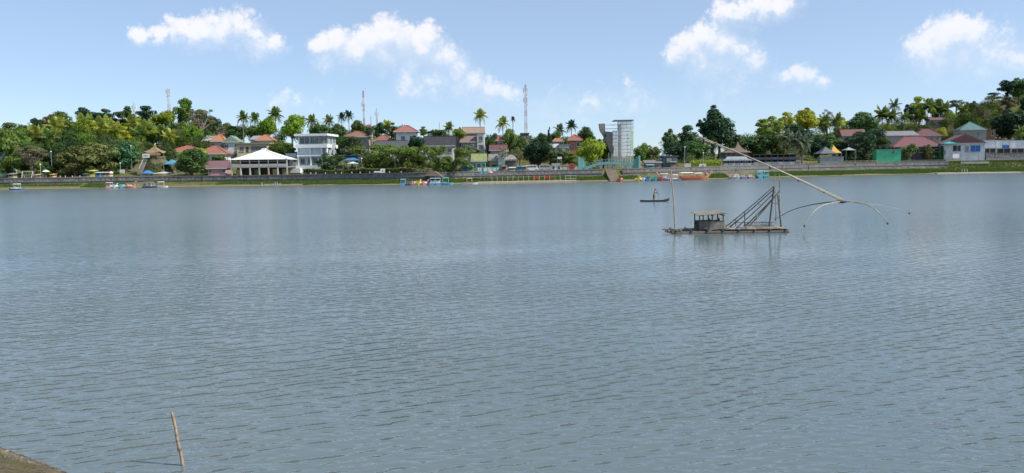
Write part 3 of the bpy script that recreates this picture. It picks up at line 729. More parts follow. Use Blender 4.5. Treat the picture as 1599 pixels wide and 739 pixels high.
T(812,212,246,34,12,'round','dark','dark tree below the largest mast',group=CH)
T(842,211,256,26,23,'round','deep','large dark round tree right of the largest mast',group=CH)
T(850,205,228,54,11,'round','dark','dark tree behind the large dark round one',group=CH)
T(858,195,230,50,4.5,'spire','deep','thin dark cypress on the central skyline',group=CH,name='cypress_tree')
T(868,203,222,62,8,'round','dark','small dark tree right of the cypress',group=CH)
T(868,226,256,22,16,'loose','olive','olive tree in front of the white flat roofs',group=CH)
T(890,234,256,20,15,'loose','mid','green tree below the orange brick house',group=CH)
T(917,197,228,58,13,'round','dark','round topped dark tree right of the orange brick house',group=CH)
T(922,212,254,24,21,'round','bright','sunlit green tree left of the scaffold tower',group=CH)
T(943,207,250,28,15,'round','mid','green tree pressed against the rusty climbing wall',group=CH)
# -- centre, umbrella trees by the promenade
T(519,238,262,18,19,'umbrella','dark','flat topped tree in front of the white building corner',group=SH)
T(550,216,242,30,24,'umbrella','dark','wide layered tree above the blue canopy',group=SH)
T(578,224,258,24,22,'umbrella','mid','layered tree right of the blue canopy',group=SH)
T(608,226,258,20,25,'umbrella','mid','layered tree in front of the long grey roof, left one',group=SH)
T(636,226,258,18,22,'umbrella','mid','layered tree in front of the long grey roof, right one',group=SH)
T(676,229,258,18,19,'umbrella','mid','layered tree below the dark slate roof',group=SH)
T(708,226,266,9,23,'umbrella','mid','spreading tree with pale trunk right above the thatched hut',group=SH,bk=pale_bark,trunk_r=0.25)
T(655,238,258,26,12,'round','dark','dark shrubby tree between two layered trees',group=SH)
T(786,226,246,16,12,'bare','brown','thin tree with pale forked trunk by the turquoise fence, left one',group=SH,bk=pale_bark,trunk_r=0.22)
T(808,228,246,14,15,'bare','olive','thin leaning pale trunked tree by the turquoise fence, right one',group=SH,bk=pale_bark,trunk_r=0.24)
# -- right of the tower
T(1000,221,254,34,11,'round','mid','green tree just right of the scaffold tower',group=CH)
T(1016,222,254,36,16,'round','olive','olive green rounded tree in the low gap of the skyline',group=CH)
T(1045,197,236,40,13,'loose','dark','dark loose tree left of the big dark crown',group=RH)
T(1070,194,240,46,17,'loose','dark','loose green tree left of the big dark crown, nearer to it',group=RH)
T(1056,216,250,34,17,'round','deep','dark low tree behind the boat kiosk',group=RH)
T(1098,179,212,50,11,'loose','deep','feathery dark tree at the left side of the big dark crown',group=RH)
T(1123,163,224,46,29,'round','deep','largest dark green crown standing above the raft boom',group=RH)
T(1112,163,190,50,9,'loose','deep','upper dark tuft at the top of the largest crown',group=RH)
T(1090,218,246,36,19,'loose','dark','dark tree under the upper end of the boom',group=RH)
T(1148,205,238,40,17,'round','dark','dark green tree behind the peaked brown roof',group=RH)
T(1196,178,210,62,22,'loose','bright','bright yellow green tree right of the largest crown',group=RH)
T(1227,174,206,66,16,'loose','yellow','yellowish tree behind the white tent roof on the right hill',group=RH)
T(1186,206,244,36,25,'round','dark','dark leafy tree above the veranda restaurant, left one',group=RH)
T(1216,210,244,34,20,'round','mid','green leafy tree above the veranda restaurant, right one',group=RH)
T(1253,165,195,82,15,'loose','olive','dull brown green tree highest in the yellow clump',group=RH)
T(1260,170,202,72,21,'round','yellow','brightest yellow green rounded tree on the right hill',group=RH)
T(1286,180,206,72,11,'loose','olive','olive tree right of the brightest yellow green one',group=RH)
T(1290,169,190,78,8,'bare','brown','bare twiggy tree sticking up above the yellow clump',group=RH)
T(1311,180,208,68,15,'loose','yellow','yellow green loose tree left of the dark dome tree',group=RH)
T(1345,174,212,64,23,'round','dark','dark dome shaped tree on the right skyline',group=RH)
T(1250,192,226,48,22,'round','deep','dark tree below the brightest yellow green one',group=RH)
T(1275,210,244,34,20,'round','deep','dark tree left of the orange and grey canopy',group=RH)
T(1300,205,236,44,18,'loose','dark','dark loose tree above the orange and grey canopy',group=RH)
T(1345,206,252,24,29,'umbrella','deep','wide dark layered tree left of the bright green block',group=RH)
T(1318,218,254,26,15,'loose','deep','dark tree just right of the orange and grey canopy',group=RH)
T(1380,208,236,36,12,'round','dark','dark tree at the left end of the long grey roof',group=RH)
for u, v, t, r, c, n, lb in [(1210,204,34,15,'palm',16,'palm over the left part of the dark veranda'),(1242,216,15,16,'grey',17,'grey green palm by the wall, left of a pair'),(1254,219,15,14,'grey',17,'grey green palm by the wall, right of a pair'),
    (1226,212,26,14,'grey',15,'dusty palm behind the pair of grey green palms'),(1376,176,70,14,'palm',16,'palm right of the dark dome tree'),(1390,179,66,13,'palm',16,'palm above the left end of the maroon roofs'),(1394,162,82,11,'grey',12,'tall thin pale palm above the maroon roofs'),
    (1286,188,60,13,'palm',14,'palm with tall pale trunk above the orange and grey canopy, left'),(1304,186,60,13,'palm',14,'palm with tall pale trunk above the orange and grey canopy, right'),(1446,163,84,13,'palm',15,'palm left of the yellow house, against the sky'),
    (1472,168,84,13,'palm',15,'palm right above the yellow house'),(1502,170,84,12,'palm',15,'palm left of the teal pyramid roof'),(1593,204,26,12,'palm',14,'small palm in front of the dark tree at the right edge'),(1410,181,62,11,'palm',14,'low palm over the middle of the maroon roofs')]:
    palm(u, v, t, r, lb, c, n=n, group='palms on the right hill')
T(1420,160,190,84,11,'loose','deep','dark loose tree left of the golden tree',group=RH)
T(1433,149,190,86,13,'loose','yellow','golden yellow tree on the right skyline',group=RH)
T(1458,151,186,90,13,'loose','mid','green tree right of the golden yellow one',group=RH)
T(1490,157,166,100,11,'umbrella','dark','flat topped dark tree on the skyline left of the right ridge',group=RH)
T(1512,156,176,105,9,'loose','dark','small dark tree between two flat topped skyline trees',group=RH)
T(1546,145,154,112,10,'umbrella','deep','flat topped dark tree highest on the slope below the ridge pair',group=RH)
T(1567,122,150,118,12,'loose','deep','feathery grey green tree of the ridge pair, left',group=RH)
T(1586,116,150,122,16,'round','dark','full green tree of the ridge pair, right',group=RH)
T(1480,172,200,84,15,'round','bright','light green tree right behind the yellow house',group=RH)
T(1500,176,204,78,15,'round','mid','green tree left above the teal pyramid roof',group=RH)
T(1525,172,202,86,18,'round','bright','bright green bushy tree above the teal pyramid roof',group=RH)
T(1548,178,206,78,17,'loose','mid','green bushy tree right above the teal pyramid roof',group=RH)
T(1540,160,182,100,14,'round','mid','rounded bush like tree on the upper right slope',group=RH)
T(1568,150,170,104,12,'loose','brown','brownish thin tree on the dry upper slope',group=RH)
T(1555,158,178,98,12,'loose','brown','dry tan tree below the brownish thin one',group=RH)
T(1574,163,218,54,28,'round','deep','big dark mass of a tree above the white walled sheds',group=RH)
T(1600,146,172,96,14,'round','deep','dark tree at the right edge below the ridge pair',group=RH)
T(1604,190,224,46,18,'round','dark','green tree at the right edge beside the big dark one',group=RH)
T(1600,170,190,80,12,'loose','bright','light green bush like tree at the right edge of the slope',group=RH)
T(1640,150,220,70,30,'round','mid','green tree just beyond the right edge',group=RH)
T(1463,197,216,62,13,'round','yellow','yellow green tree in front of the yellow hill house',group=RH)
T(1446,196,212,64,9,'loose','mid','green tree left of the yellow hill house',group=RH)
T(1417,222,250,12,11,'loose','olive','small tree in front of the maroon roofs, leftmost of three',group=SH)
T(1449,221,250,12,11,'loose','olive','small tree in front of the maroon roofs, middle of three',group=SH)
T(1465,226,250,14,9,'loose','teal','small tree in front of the maroon roofs, rightmost of three',group=SH)

# -- the mass of woodland and scrub behind the single trees
def mass(name, regions, n, lift, mats, label, seed, leaves=420):
    rs = np.random.RandomState(seed); objs = []
    base = [crown_verts(300 + i, 'round', leaves)[0] for i in range(5)]
    VV = {k: [] for k in mats}
    for (u0, u1, t0, t1, r0, r1, hf, *lf) in regions:
        lift_ = lf[0] if lf else lift
        k = int(n * (u1 - u0) * (t1 - t0) / 10000) + 1
        for _ in range(k):
            g = G(rs.uniform(u0, u1), rs.uniform(t0, t1)); r = rs.uniform(r0, r1)
            V = base[rs.randint(5)]; a = rs.uniform(0, 6.28); ca, sa = math.cos(a), math.sin(a)
            Wv = np.stack([(V[:,0]*ca-V[:,1]*sa)*r+g.x, (V[:,0]*sa+V[:,1]*ca)*r+g.y, V[:,2]*r*hf+g.z+r*hf*0.6+rs.uniform(0.15,1)*lift_], 1)
            VV[mats[rs.randint(len(mats))]].append(Wv)
    allv = []; mi = []; me_mats = []
    for i, k in enumerate(mats):
        if VV[k]: q = np.vstack(VV[k]); allv.append(q); mi += [i] * (len(q) // 4)
    V = np.vstack(allv); me = np_mesh(name, V, quads(len(V) // 4))
    for k in mats: me.materials.append(FOL[k])
    me.polygons.foreach_set('material_index', np.array(mi, dtype=np.int32))
    o = link(name, me); tag(o, label, 'woodland', kind='stuff'); return o
mass('hillside_woodland', [(-250,345,34,70,2.6,4.6,0.9),(-250,345,70,140,3.2,5.2,0.9),(345,640,80,115,2.6,4.2,0.95,8.0),(640,930,84,130,2.5,4.0,0.9,5.0),(1040,1170,44,100,2.5,4.2,0.9),(1170,1420,34,70,2.2,4.0,0.9),(1170,1420,70,130,2.6,4.4,0.9),(1370,1545,66,112,2.4,4.0,0.9,6.0)], 62, 5.5,
     ['dark','mid','deep','olive','bright','mid'], 'dense mixed woodland covering the hillsides behind the houses', 5, 560)
mass('hillside_scrub', [(1365,1550,60,104,2.4,4.0,0.95,9.0),(1420,1800,84,180,1.6,3.4,0.8),(1530,1800,54,90,1.6,3.4,0.8)], 150, 2.0, ['mid','bright','yellow','mid','olive','brown'], 'bright bushy scrub on the right hill slope', 15, 330)
mass('undergrowth_shrubs', [(-250,330,15,40,0.9,2.0,0.8),(330,720,32,80,0.9,2.0,0.8),(720,960,28,80,0.9,1.9,0.8),(940,1110,24,110,1.2,2.4,0.9),(1030,1180,26,50,0.9,1.8,0.8),(1180,1400,22,60,0.9,1.9,0.8),(1480,1800,30,54,0.9,2.0,0.8)], 130, 0.8,
     ['dark','mid','olive','deep'], 'low green shrubs and undergrowth between the trees', 6, 220)
mass('shore_weeds', [(-250,172,4.4,6.0,0.4,1.0,0.8),(172,340,2.2,6.0,0.4,1.1,0.8),(340,660,4.6,6.0,0.35,0.9,0.8),(660,940,3.6,6.0,0.4,1.0,0.8),(975,1125,3.6,6.0,0.4,1.1,0.8),(1125,1480,4.6,6.0,0.35,0.9,0.8),(1480,1750,3.0,9.0,0.25,0.8,0.7),(-250,1500,12.6,14.5,0.3,0.9,0.8)], 1000, 0.15,
     ['mid','olive','dark','bright'], 'weeds and small bushes along the foot and top of the shore wall', 26, 90)
# ------------------------------------------------------------------ buildings
GL = glass_mat()
WHITE = (0.78, 0.79, 0.78); CREAM = (0.66, 0.56, 0.36); PINK = (0.62, 0.33, 0.40); MINT = (0.50, 0.74, 0.60)
RED = (0.46, 0.14, 0.085); MAROON = (0.24, 0.075, 0.075); BROWNR = (0.34, 0.15, 0.105); ORANGE = (0.58, 0.20, 0.09)
GREYR = (0.26, 0.25, 0.24); SLATE = (0.036, 0.036, 0.044); TURQ = (0.16, 0.55, 0.50); CONC = (0.36, 0.35, 0.32)
FRAME = (0.60, 0.60, 0.58); DARKW = (0.06, 0.05, 0.045)
def window(root, x, z, w, h, y=0.0, fm=FRAME, side=None, pane=None, mull=1, sill=True):
    """framed window on the front wall (side=None), or on the +x / -x side wall at that x"""
    b = MB(); f = 0.09; d = 0.07
    def bx(a0, a1, z0, z1, o0, o1, mb):
        if side is None: mb.box(a0, a1, y - o1, y - o0, z0, z1)
        elif side > 0: mb.box(x + o0, x + o1, a0, a1, z0, z1)
        else: mb.box(x - o1, x - o0, a0, a1, z0, z1)
    c = x if side is None else y
    bx(c-w/2-f, c-w/2, z-h/2-f, z+h/2+f, -0.02, d, b); bx(c+w/2, c+w/2+f, z-h/2-f, z+h/2+f, -0.02, d, b)
    bx(c-w/2, c+w/2, z+h/2, z+h/2+f, -0.02, d, b); bx(c-w/2, c+w/2, z-h/2-f, z-h/2, -0.02, d, b)
    for k in range(1, mull + 1):
        q = c - w/2 + w * k / (mull + 1); bx(q-0.03, q+0.03, z-h/2, z+h/2, 0.012, d - 0.02, b)
    o = b.build('window', mat(fm, 0.6, 0.3), root)
    p = MB(); bx(c-w/2, c+w/2, z-h/2, z+h/2, -0.02, 0.012, p); p.build('pane', pane or GL, o)
    if sill:
        p = MB(); bx(c-w/2-0.16, c+w/2+0.16, z-h/2-f-0.1, z-h/2-f-0.003, -0.02, 0.18, p); p.build('sill', mat(CONC), o)
    return o
def door(root, x, w, h, y=0.0, col=(0.16, 0.09, 0.05), z0=0.0):
    b = MB(); b.box(x-w/2, x+w/2, y-0.05, y+0.02, z0, z0+h); o = b.build('door', mat(col, 0.5), root)
    p = MB(); p.box(x-w/2-0.1, x-w/2, y-0.08, y+.02, z0, z0+h+0.1); p.box(x+w/2, x+w/2+0.1, y-0.08, y+.02, z0, z0+h+0.1); p.box(x-w/2, x+w/2, y-0.08, y+.02, z0+h, z0+h+0.1)
    p.build('door_frame', mat(FRAME), o); return o
def roof_geo(kind, w, d, h, rise, oh, th=0.16):
    """roof solids sitting on walls of height h, footprint x in +-w/2, y in 0..d"""
    x0, x1, y0, y1 = -w/2-oh, w/2+oh, -oh, d+oh; b = MB(); zb = h - 0.02; zt = zb + th
    def solid(top):
        base = [(x0,y0,zb),(x1,y0,zb),(x1,y1,zb),(x0,y1,zb)]; rim = [(x0,y0,zt),(x1,y0,zt),(x1,y1,zt),(x0,y1,zt)]
        V = base + rim + top[0]; Fc = [(0,3,2,1),(0,1,5,4),(1,2,6,5),(2,3,7,6),(3,0,4,7)] + top[1]; b.add(V, Fc)
    ym = (y0+y1)/2; xm = 0; zr = zt + rise
    if kind == 'hip':
        m = min((y1-y0)/2, (x1-x0)/2 - 0.2) * 0.95
        solid(([(x0+m,ym,zr),(x1-m,ym,zr)], [(4,5,9,8),(6,7,8,9),(5,6,9),(7,4,8)]))
    elif kind == 'pyr': solid(([(xm,ym,zr)], [(4,5,8),(5,6,8),(6,7,8),(7,4,8)]))
    elif kind == 'gx': solid(([(x0,ym,zr),(x1,ym,zr)], [(4,5,9,8),(6,7,8,9),(5,6,9),(7,4,8)]))
    elif kind == 'gy': solid(([(xm,y0,zr),(xm,y1,zr)], [(4,8,9,7),(5,6,9,8),(4,5,8),(6,7,9)]))
    elif kind == 'shed': solid(([(x0,y1,zr),(x1,y1,zr)], [(4,5,9,8),(5,6,9),(4,8,7),(6,7,8,9)]))
    elif kind == 'flat': b.box(x0, x1, y0, y1, zb, zb + max(th, rise))
    return b
def ridge(root, kind, w, d, h, rise, oh, m):
    x0, x1, y0, y1 = -w/2-oh, w/2+oh, -oh, d+oh; zr = h + 0.14 + rise + 0.05; ym = (y0+y1)/2; zt = h + 0.14 + 0.05; b = MB()
    if kind == 'hip':
        q = min((y1-y0)/2, (x1-x0)/2-0.2)*0.95; L = [((x0+q,ym,zr),(x1-q,ym,zr)),((x0,y0,zt),(x0+q,ym,zr)),((x1,y0,zt),(x1-q,ym,zr))]
    elif kind == 'pyr': L = [((x0,y0,zt),(0,ym,zr)),((x1,y0,zt),(0,ym,zr)),((x1,y1,zt),(0,ym,zr))]
    elif kind == 'gx': L = [((x0,ym,zr),(x1,ym,zr))]
    elif kind == 'gy': L = [((0,y0,zr),(0,y1,zr))]
    else: return
    for p, q in L: b.bar(p, q, 0.28, 0.16)
    b.build('ridge_cap', m, root)
HOUSE_FRONTS = []
def house(name, label, u0, u1, ve, vr, t, wall, roofc, kind='hip', depth=8.0, oh=0.6, wins=(), vb=None, yaw=0, rk='tile', cat='house', fm=FRAME, gable=None, group=None, plinth=True, rm=None):
    """front wall spans photo columns u0..u1; eaves at ve, ridge at vr; wins = (fraction across, metres below eaves to centre, w, h)"""
    uc = (u0 + u1) / 2; g = G(uc, t); D = g.y
    w = (u1 - u0) * D / F; ze = P(uc, ve, D).z; zr = P(uc, vr, D + (depth / 2 if kind in ('hip','gx','pyr') else 0)).z
    zb = min(tz(g.x - w/2, D), tz(g.x + w/2, D), tz(g.x, D)) - 0.3 if vb is None else min(P(uc, vb, D).z, tz(g.x, D))
    if t >= 31: HOUSE_FRONTS.append((g.x, D, w, zb, ze))
    h = max(2.2, ze - zb); rise = max(0.12, zr - ze - 0.14)
    root = empty(name, (g.x, D, ze - h), label, cat, group, rz=R_(yaw) - math.atan2(g.x, D) * (0.42 if g.x > 0 else 0.35))
    b = MB(); b.box(-w/2, w/2, 0, depth, 0, h)
    if kind == 'gy': b.add([(-w/2, 0.01, h-0.01), (w/2, 0.01, h-0.01), (0, 0.01, h + rise*0.96)], [(0,1,2)])
    wo = b.build('wall', mat(wall, 0.85, 0.4, 0.7), root)
    rmat = rm or roof_mat(roofc, rk)
    rb = roof_geo(kind, w, depth, h, rise, oh); ro = rb.build('roof', rmat, root)
    if kind in ('hip','pyr','gx','gy'):
        ridge(ro, kind, w, depth, h, rise, oh, mat(tuple(q*0.8 for q in roofc), 0.8))
    if kind != 'flat':
        f = MB(); f.box(-w/2-oh-0.03, w/2+oh+0.03, -oh-0.05, -oh+0.0, h-0.16, h+0.10); f.build('fascia', mat(fm, 0.6), root)
    if gable and kind == 'gy':
        f = MB(); k = 0.93; f.prism_y([(-w/2*k, h+0.12), (w/2*k, h+0.12), (0, h+0.12+rise*k*0.8)], -0.05-oh, -oh-0.02); f.build('gable_panel', mat(gable, 0.8), root)
    for q in wins:
        if q[0] == 'door': door(root, (q[1]-0.5)*w, q[2], q[3], col=q[4] if len(q) > 4 else (0.16,0.09,0.05), z0=max(0, h - q[5]) if len(q) > 5 else 0.3); continue
        window(root, (q[0]-0.5)*w, h - q[1], q[2], q[3], fm=fm, mull=1 if q[2] > 1.0 else 0, pane=q[4] if len(q) > 4 else None)
    if wins and kind != 'flat':
        window(root, w/2, h - 1.4, 1.1, 1.2, y=depth*0.4, side=1, fm=fm)
    p = MB(); p.box(-w/2-0.08, w/2+0.08, -0.08, depth+0.08, -0.6, 0.35); p.build('plinth', mat((0.22,0.21,0.19)), root)
    return root
def W3(n, z, w=1.2, h=1.2, a=0.12, b=0.88): return tuple((a + (b-a)*(i/(n-1) if n > 1 else 0.5), z, w, h) for i in range(n))

house('green_building', 'mint green building cut off by the left edge', -24, 6.5, 243, 236, 22, MINT, (0.45,0.62,0.55), 'flat', 9, 0.2, W3(3,1.8), rk='metal', cat='building')
house('red_roof_building', 'long building with two red hip roofs and white arches below', 269, 313, 237, 227.5, 33, (0.62,0.50,0.38), RED, 'hip', 9, 0.9, W3(3,1.6), cat='building')
house('red_roof_hall', 'red hip roofed hall left of the white pavilion with pale arcade', 314, 351, 240.5, 227.5, 31, WHITE, RED, 'hip', 9, 1.0, W3(3,2.0,1.3,1.9,0.2,0.9))
house('pink_cottage', 'pink cottage with mauve roof and dark banners by the promenade', 325, 352, 263, 251, 15, PINK, (0.27,0.13,0.15), 'gx', 7, 0.5, W3(2,0.9,0.9,0.8))
house('red_gable_house', 'white walled house with bright red hip roof on the slope', 333, 351, 221, 210, 58, (0.52,0.50,0.47), ORANGE, 'hip', 8, 0.6, W3(2,1.6))
house('pale_roof_house', 'house with pale metal roof left of the bright red hip roof', 319, 334, 220, 211, 62, (0.55,0.28,0.2), (0.62,0.62,0.60), 'shed', 7, 0.5, (), rk='metal')
house('green_gable_house', 'small white house with pale green gable roof', 353, 373, 222, 212, 56, WHITE, (0.30,0.46,0.36), 'gy', 8, 0.6, W3(2,1.5), rk='metal')
house('yellow_terrace_house', 'cream yellow flat roofed house with open terrace above the pavilion', 372, 418, 225, 222.5, 48, CREAM, (0.33,0.28,0.24), 'flat', 9, 0.7, (('door',0.34,1.0,2.1,(0.1,0.07,0.05),3.0),(0.16,1.7,1.3,1.6),(0.62,1.6,3.4,1.7),(0.88,1.6,1.8,1.7)))
house('orange_roof_house', 'yellow house with steep orange roof and grey roof sheet', 404, 425, 219, 210.5, 58, (0.68,0.47,0.22), ORANGE, 'hip', 8, 0.7, W3(2,1.3))
house('grey_roof_shed', 'grey sheet roof left of the steep orange roof', 394, 411, 218, 211, 62, (0.45,0.42,0.38), (0.45,0.46,0.47), 'shed', 6, 0.4, (), rk='metal')
house('low_annex', 'low pale blue annex between the pavilion and the white building', 447, 463, 240, 238.6, 24, (0.50,0.57,0.64), (0.4,0.42,0.45), 'flat', 7, 0.2, W3(2,1.8,0.9,1.1))
house('brown_roof_house', 'house with dark red brown hip roof right of the white building', 541, 575, 214, 205, 62, (0.42,0.38,0.33), BROWNR, 'hip', 9, 0.8, W3(3,1.4))
house('small_brown_house', 'small house with brown roof high behind the mast foot', 570, 582, 201, 195, 88, (0.55,0.48,0.42), (0.38,0.15,0.10), 'hip', 7, 0.6, W3(2,1.2))
house('maroon_roof_house', 'red brown roofed house behind the long grey roof', 586, 612, 220, 211, 56, (0.45,0.40,0.36), (0.36,0.13,0.09), 'hip', 8, 0.6, W3(2,1.4))
house('grey_roof_house', 'long house with grey tiled roof and white gable end', 588, 634, 231.5, 220, 38, (0.70,0.70,0.68), (0.10,0.10,0.105), 'gx', 8, 0.5, W3(4,1.5))
house('white_gabled_house', 'tall white house with terracotta red hip roof on the skyline', 620, 650, 206, 196, 56, (0.84,0.85,0.86), (0.46,0.15,0.10), 'hip', 10, 0.9, W3(2,2.2,1.2,1.3,0.35,0.8))
house('slate_roof_house', 'wide white house with large dark slate roof', 664, 708, 228, 213, 40, (0.66,0.66,0.63), SLATE, 'gx', 9, 0.7, W3(4,1.5))
house('tan_roof_house', 'house with tan tiled roof below the lone palm', 724, 755, 208, 199, 58, (0.50,0.44,0.38), (0.44,0.29,0.19), 'gx', 9, 0.6, W3(3,1.4))
house('dark_gable_house', 'small dark pointed gable left of the tan roof', 713, 725, 208, 199, 60, (0.30,0.26,0.23), (0.14,0.11,0.10), 'gy', 7, 0.5, W3(1,1.4))
house('brown_veranda_house', 'house with brown roof band and pale eaves under the tan roof', 721, 747, 222, 211, 46, (0.34,0.24,0.21), (0.34,0.20,0.17), 'shed', 8, 0.5, W3(3,1.2))
house('white_framed_house', 'narrow white concrete house front with open frame below the lone palm', 746, 757, 208, 207, 44, (0.74,0.77,0.80), (0.66,0.68,0.70), 'flat', 8, 0.3, ((0.5,1.8,1.2,1.4),(0.5,4.6,1.2,1.4)))
house('red_tower_house', 'little white tower house with bright red hip roof', 770, 786, 220, 212, 40, (0.76,0.76,0.74), (0.50,0.13,0.08), 'hip', 5, 0.8, ((0.72,1.3,1.0,1.2),(0.3,1.3,0.8,1.0)))
house('maroon_lower_house', 'low house with dark maroon roof at the foot of the little tower house', 767, 790, 235, 226, 32, (0.55,0.50,0.47), (0.20,0.065,0.07), 'gx', 7, 0.6, W3(3,1.3))
house('turquoise_house', 'turquoise house with lime green gable roof behind the promenade', 738, 758, 252, 240, 14, (0.28,0.62,0.56), (0.36,0.42,0.12), 'gx', 6, 0.5, W3(3,1.4,0.9,1.2), rk='metal')
house('pale_green_shed', 'pale green low shed left of the turquoise house', 724, 739, 256, 248, 17, (0.42,0.62,0.50), (0.28,0.45,0.30), 'gx', 5, 0.4, (), rk='metal')
house('grey_shop', 'grey roofed stall with dark openings right of the turquoise house', 765, 784, 250, 240, 18, (0.38,0.33,0.29), (0.33,0.29,0.26), 'shed', 6, 0.5, (('door',0.35,1.6,2.2,DARKW),('door',0.75,1.6,2.2,DARKW)))
house('teal_gable_kiosk', 'pale teal kiosk with pointed front by the turquoise fence', 778, 788, 246, 235, 16, (0.45,0.64,0.60), (0.40,0.42,0.40), 'gy', 5, 0.3, (('door',0.5,1.0,2.1,(0.05,0.25,0.25)),))
house('grey_awning_shop', 'grey awning shop right of the teal kiosk', 789, 806, 250, 241, 18, (0.20,0.19,0.18), (0.36,0.35,0.33), 'shed', 5, 0.4, ())
house('brick_tower_house', 'narrow brown brick house at the foot of the largest mast', 812, 824, 226, 215, 52, (0.33,0.17,0.11), (0.38,0.14,0.09), 'hip', 6, 0.5, W3(1,1.5))
house('dark_tall_house', 'tall dark unplastered house behind the brown brick one', 814, 826, 209, 207, 60, (0.16,0.12,0.10), (0.14,0.12,0.11), 'flat', 6, 0.3, ((0.3,1.6,0.9,1.2),(0.75,1.6,0.9,1.2)))
house('small_orange_house', 'small house with orange tiled roof left of the orange brick house', 865, 879, 221, 214, 58, (0.68,0.60,0.50), (0.52,0.22,0.10), 'hip', 7, 0.5, W3(2,1.1))
house('orange_brick_house', 'orange brick house with red pyramid roof', 889, 907, 219, 210, 52, (0.46,0.20,0.10), (0.46,0.13,0.08), 'pyr', 8, 0.7, ((0.3,1.8,1.0,1.2),(0.78,1.6,1.0,1.3)))
house('white_flat_house', 'white roofed low buildings below the orange brick house', 873, 888, 227, 226, 40, (0.78,0.80,0.80), (0.74,0.76,0.76), 'flat', 7, 0.4, W3(2,1.6), rk='metal')
house('white_roof_shed', 'shed with bright white sloping roof behind the dark round tree', 853, 872, 231, 224, 42, (0.6,0.62,0.6), (0.68,0.71,0.71), 'shed', 6, 0.3, (), rk='metal')
house('grey_annex', 'pale grey block half hidden left of the scaffold tower', 934, 957, 238, 237, 36, (0.55,0.56,0.56), (0.45,0.45,0.45), 'flat', 8, 0.2, W3(3,1.6))
house('kiosk_white', 'white kiosk with rounded roof by the promenade wall', 863, 874, 257, 254.5, 9.5, (0.74,0.76,0.74), (0.72,0.74,0.74), 'flat', 3, 0.25, W3(2,1.0,0.7,0.9), cat='kiosk')
house('grey_roof_low_shop', 'long low shop with dark front left of the boat kiosk', 1008, 1032, 254, 250, 13, (0.20,0.20,0.21), (0.27,0.24,0.23), 'shed', 5, 0.4, ((0.3,1.0,1.6,0.8),(0.7,1.0,1.6,0.8)))
house('tent_roof_house', 'house with white tent shaped roof half hidden on the right hill', 1201, 1220, 208, 199, 60, (0.6,0.6,0.58), (0.70,0.72,0.74), 'pyr', 7, 0.4, (), rk='metal')
house('brown_hill_house', 'house with red brown gable roof above the orange and grey canopy', 1316, 1348, 212, 202, 52, (0.44,0.38,0.33), (0.27,0.11,0.10), 'gx', 8, 0.7, W3(3,1.3))
house('green_block', 'bright green plain block beside the wall', 1369.5, 1405, 234, 232.5, 11, (0.10,0.60,0.33), (0.40,0.34,0.30), 'flat', 6, 0.25, ((0.68,0.9,0.5,0.7),), fm=(0.12,0.2,0.16), cat='building')
house('maroon_hall', 'wide restaurant with large maroon roof behind three small trees', 1398, 1466, 229, 213, 20, (0.10,0.09,0.10), (0.30,0.085,0.095), 'hip', 11, 0.6, W3(6,1.6,1.8,1.4,0.08,0.92), rk='metal')
house('long_grey_roof', 'long house with weathered grey sheet roof behind the maroon restaurant', 1386, 1430, 212, 203.5, 46, (0.48,0.44,0.42), (0.36,0.35,0.35), 'shed', 8, 0.5, (), rk='metal')
house('maroon_back_house', 'dark maroon hip roof behind and right of the grey sheet roof', 1430, 1466, 212, 201, 48, (0.45,0.36,0.33), (0.22,0.07,0.075), 'hip', 8, 0.6, W3(4,1.2))
house('yellow_hill_house', 'yellow house high on the right with shade painted brown on its front', 1452, 1477, 187, 181, 76, (0.52,0.42,0.36), (0.27,0.12,0.12), 'shed', 8, 0.4, W3(3,1.3,1.1,1.0))  # brown wall colour paints the shaded front of the yellow house
house('sunlit_side', 'sunlit side of the yellow hill house with the light put in its colour', 1478, 1487.5, 189, 188.4, 74, (0.74,0.55,0.22), (0.5,0.42,0.3), 'flat', 7, 0.15, ())  # brighter yellow paints the sunlit side of the same house
house('teal_pyramid_house', 'concrete house with teal pyramid roof', 1499, 1536, 203, 190, 44, (0.35,0.35,0.34), (0.10,0.27,0.24), 'pyr', 9, 0.2, ((0.12,2.0,0.9,1.1),(0.7,1.6,0.9,1.0)), rk='metal')
house('brick_side_house', 'brown brick house right of the teal pyramid roof', 1536, 1551, 203, 202, 46, (0.28,0.15,0.10), (0.3,0.2,0.16), 'flat', 8, 0.2, ((0.75,1.5,0.9,2.0),))
house('blue_window_house', 'lakeside house with brown gable and large blue window', 1477, 1534, 224, 209, 10.5, (0.74,0.76,0.78), (0.26,0.095,0.10), 'gy', 9, 0.5,
      (('door',0.55,1.3,2.4,(0.30,0.34,0.40),3.4),(0.76,2.0,3.4,2.3,mat((0.03,0.17,0.50),0.35,0.15)),(0.30,1.8,2.6,2.0,mat((0.03,0.03,0.035),0.5))), gable=(0.20,0.085,0.085))  # left pane painted near black for the shade of the open veranda
for k, (a, b_, lb, ww) in enumerate([(1535,1554,'white shed right of the blue window house',()),(1555,1577,'white shed with a bright blue window',((0.62,2.6,2.4,1.7,mat((0.05,0.22,0.55),0.35,0.15)),)),(1578,1625,'white shed cut by the right edge',())]):
    house('white_shed', lb, a, b_, 219.5, 218, 15, (0.88,0.89,0.90), (0.5,0.52,0.55), 'flat', 7, 0.12, ww, cat='shed', group='white sheds at the right end of the shore')

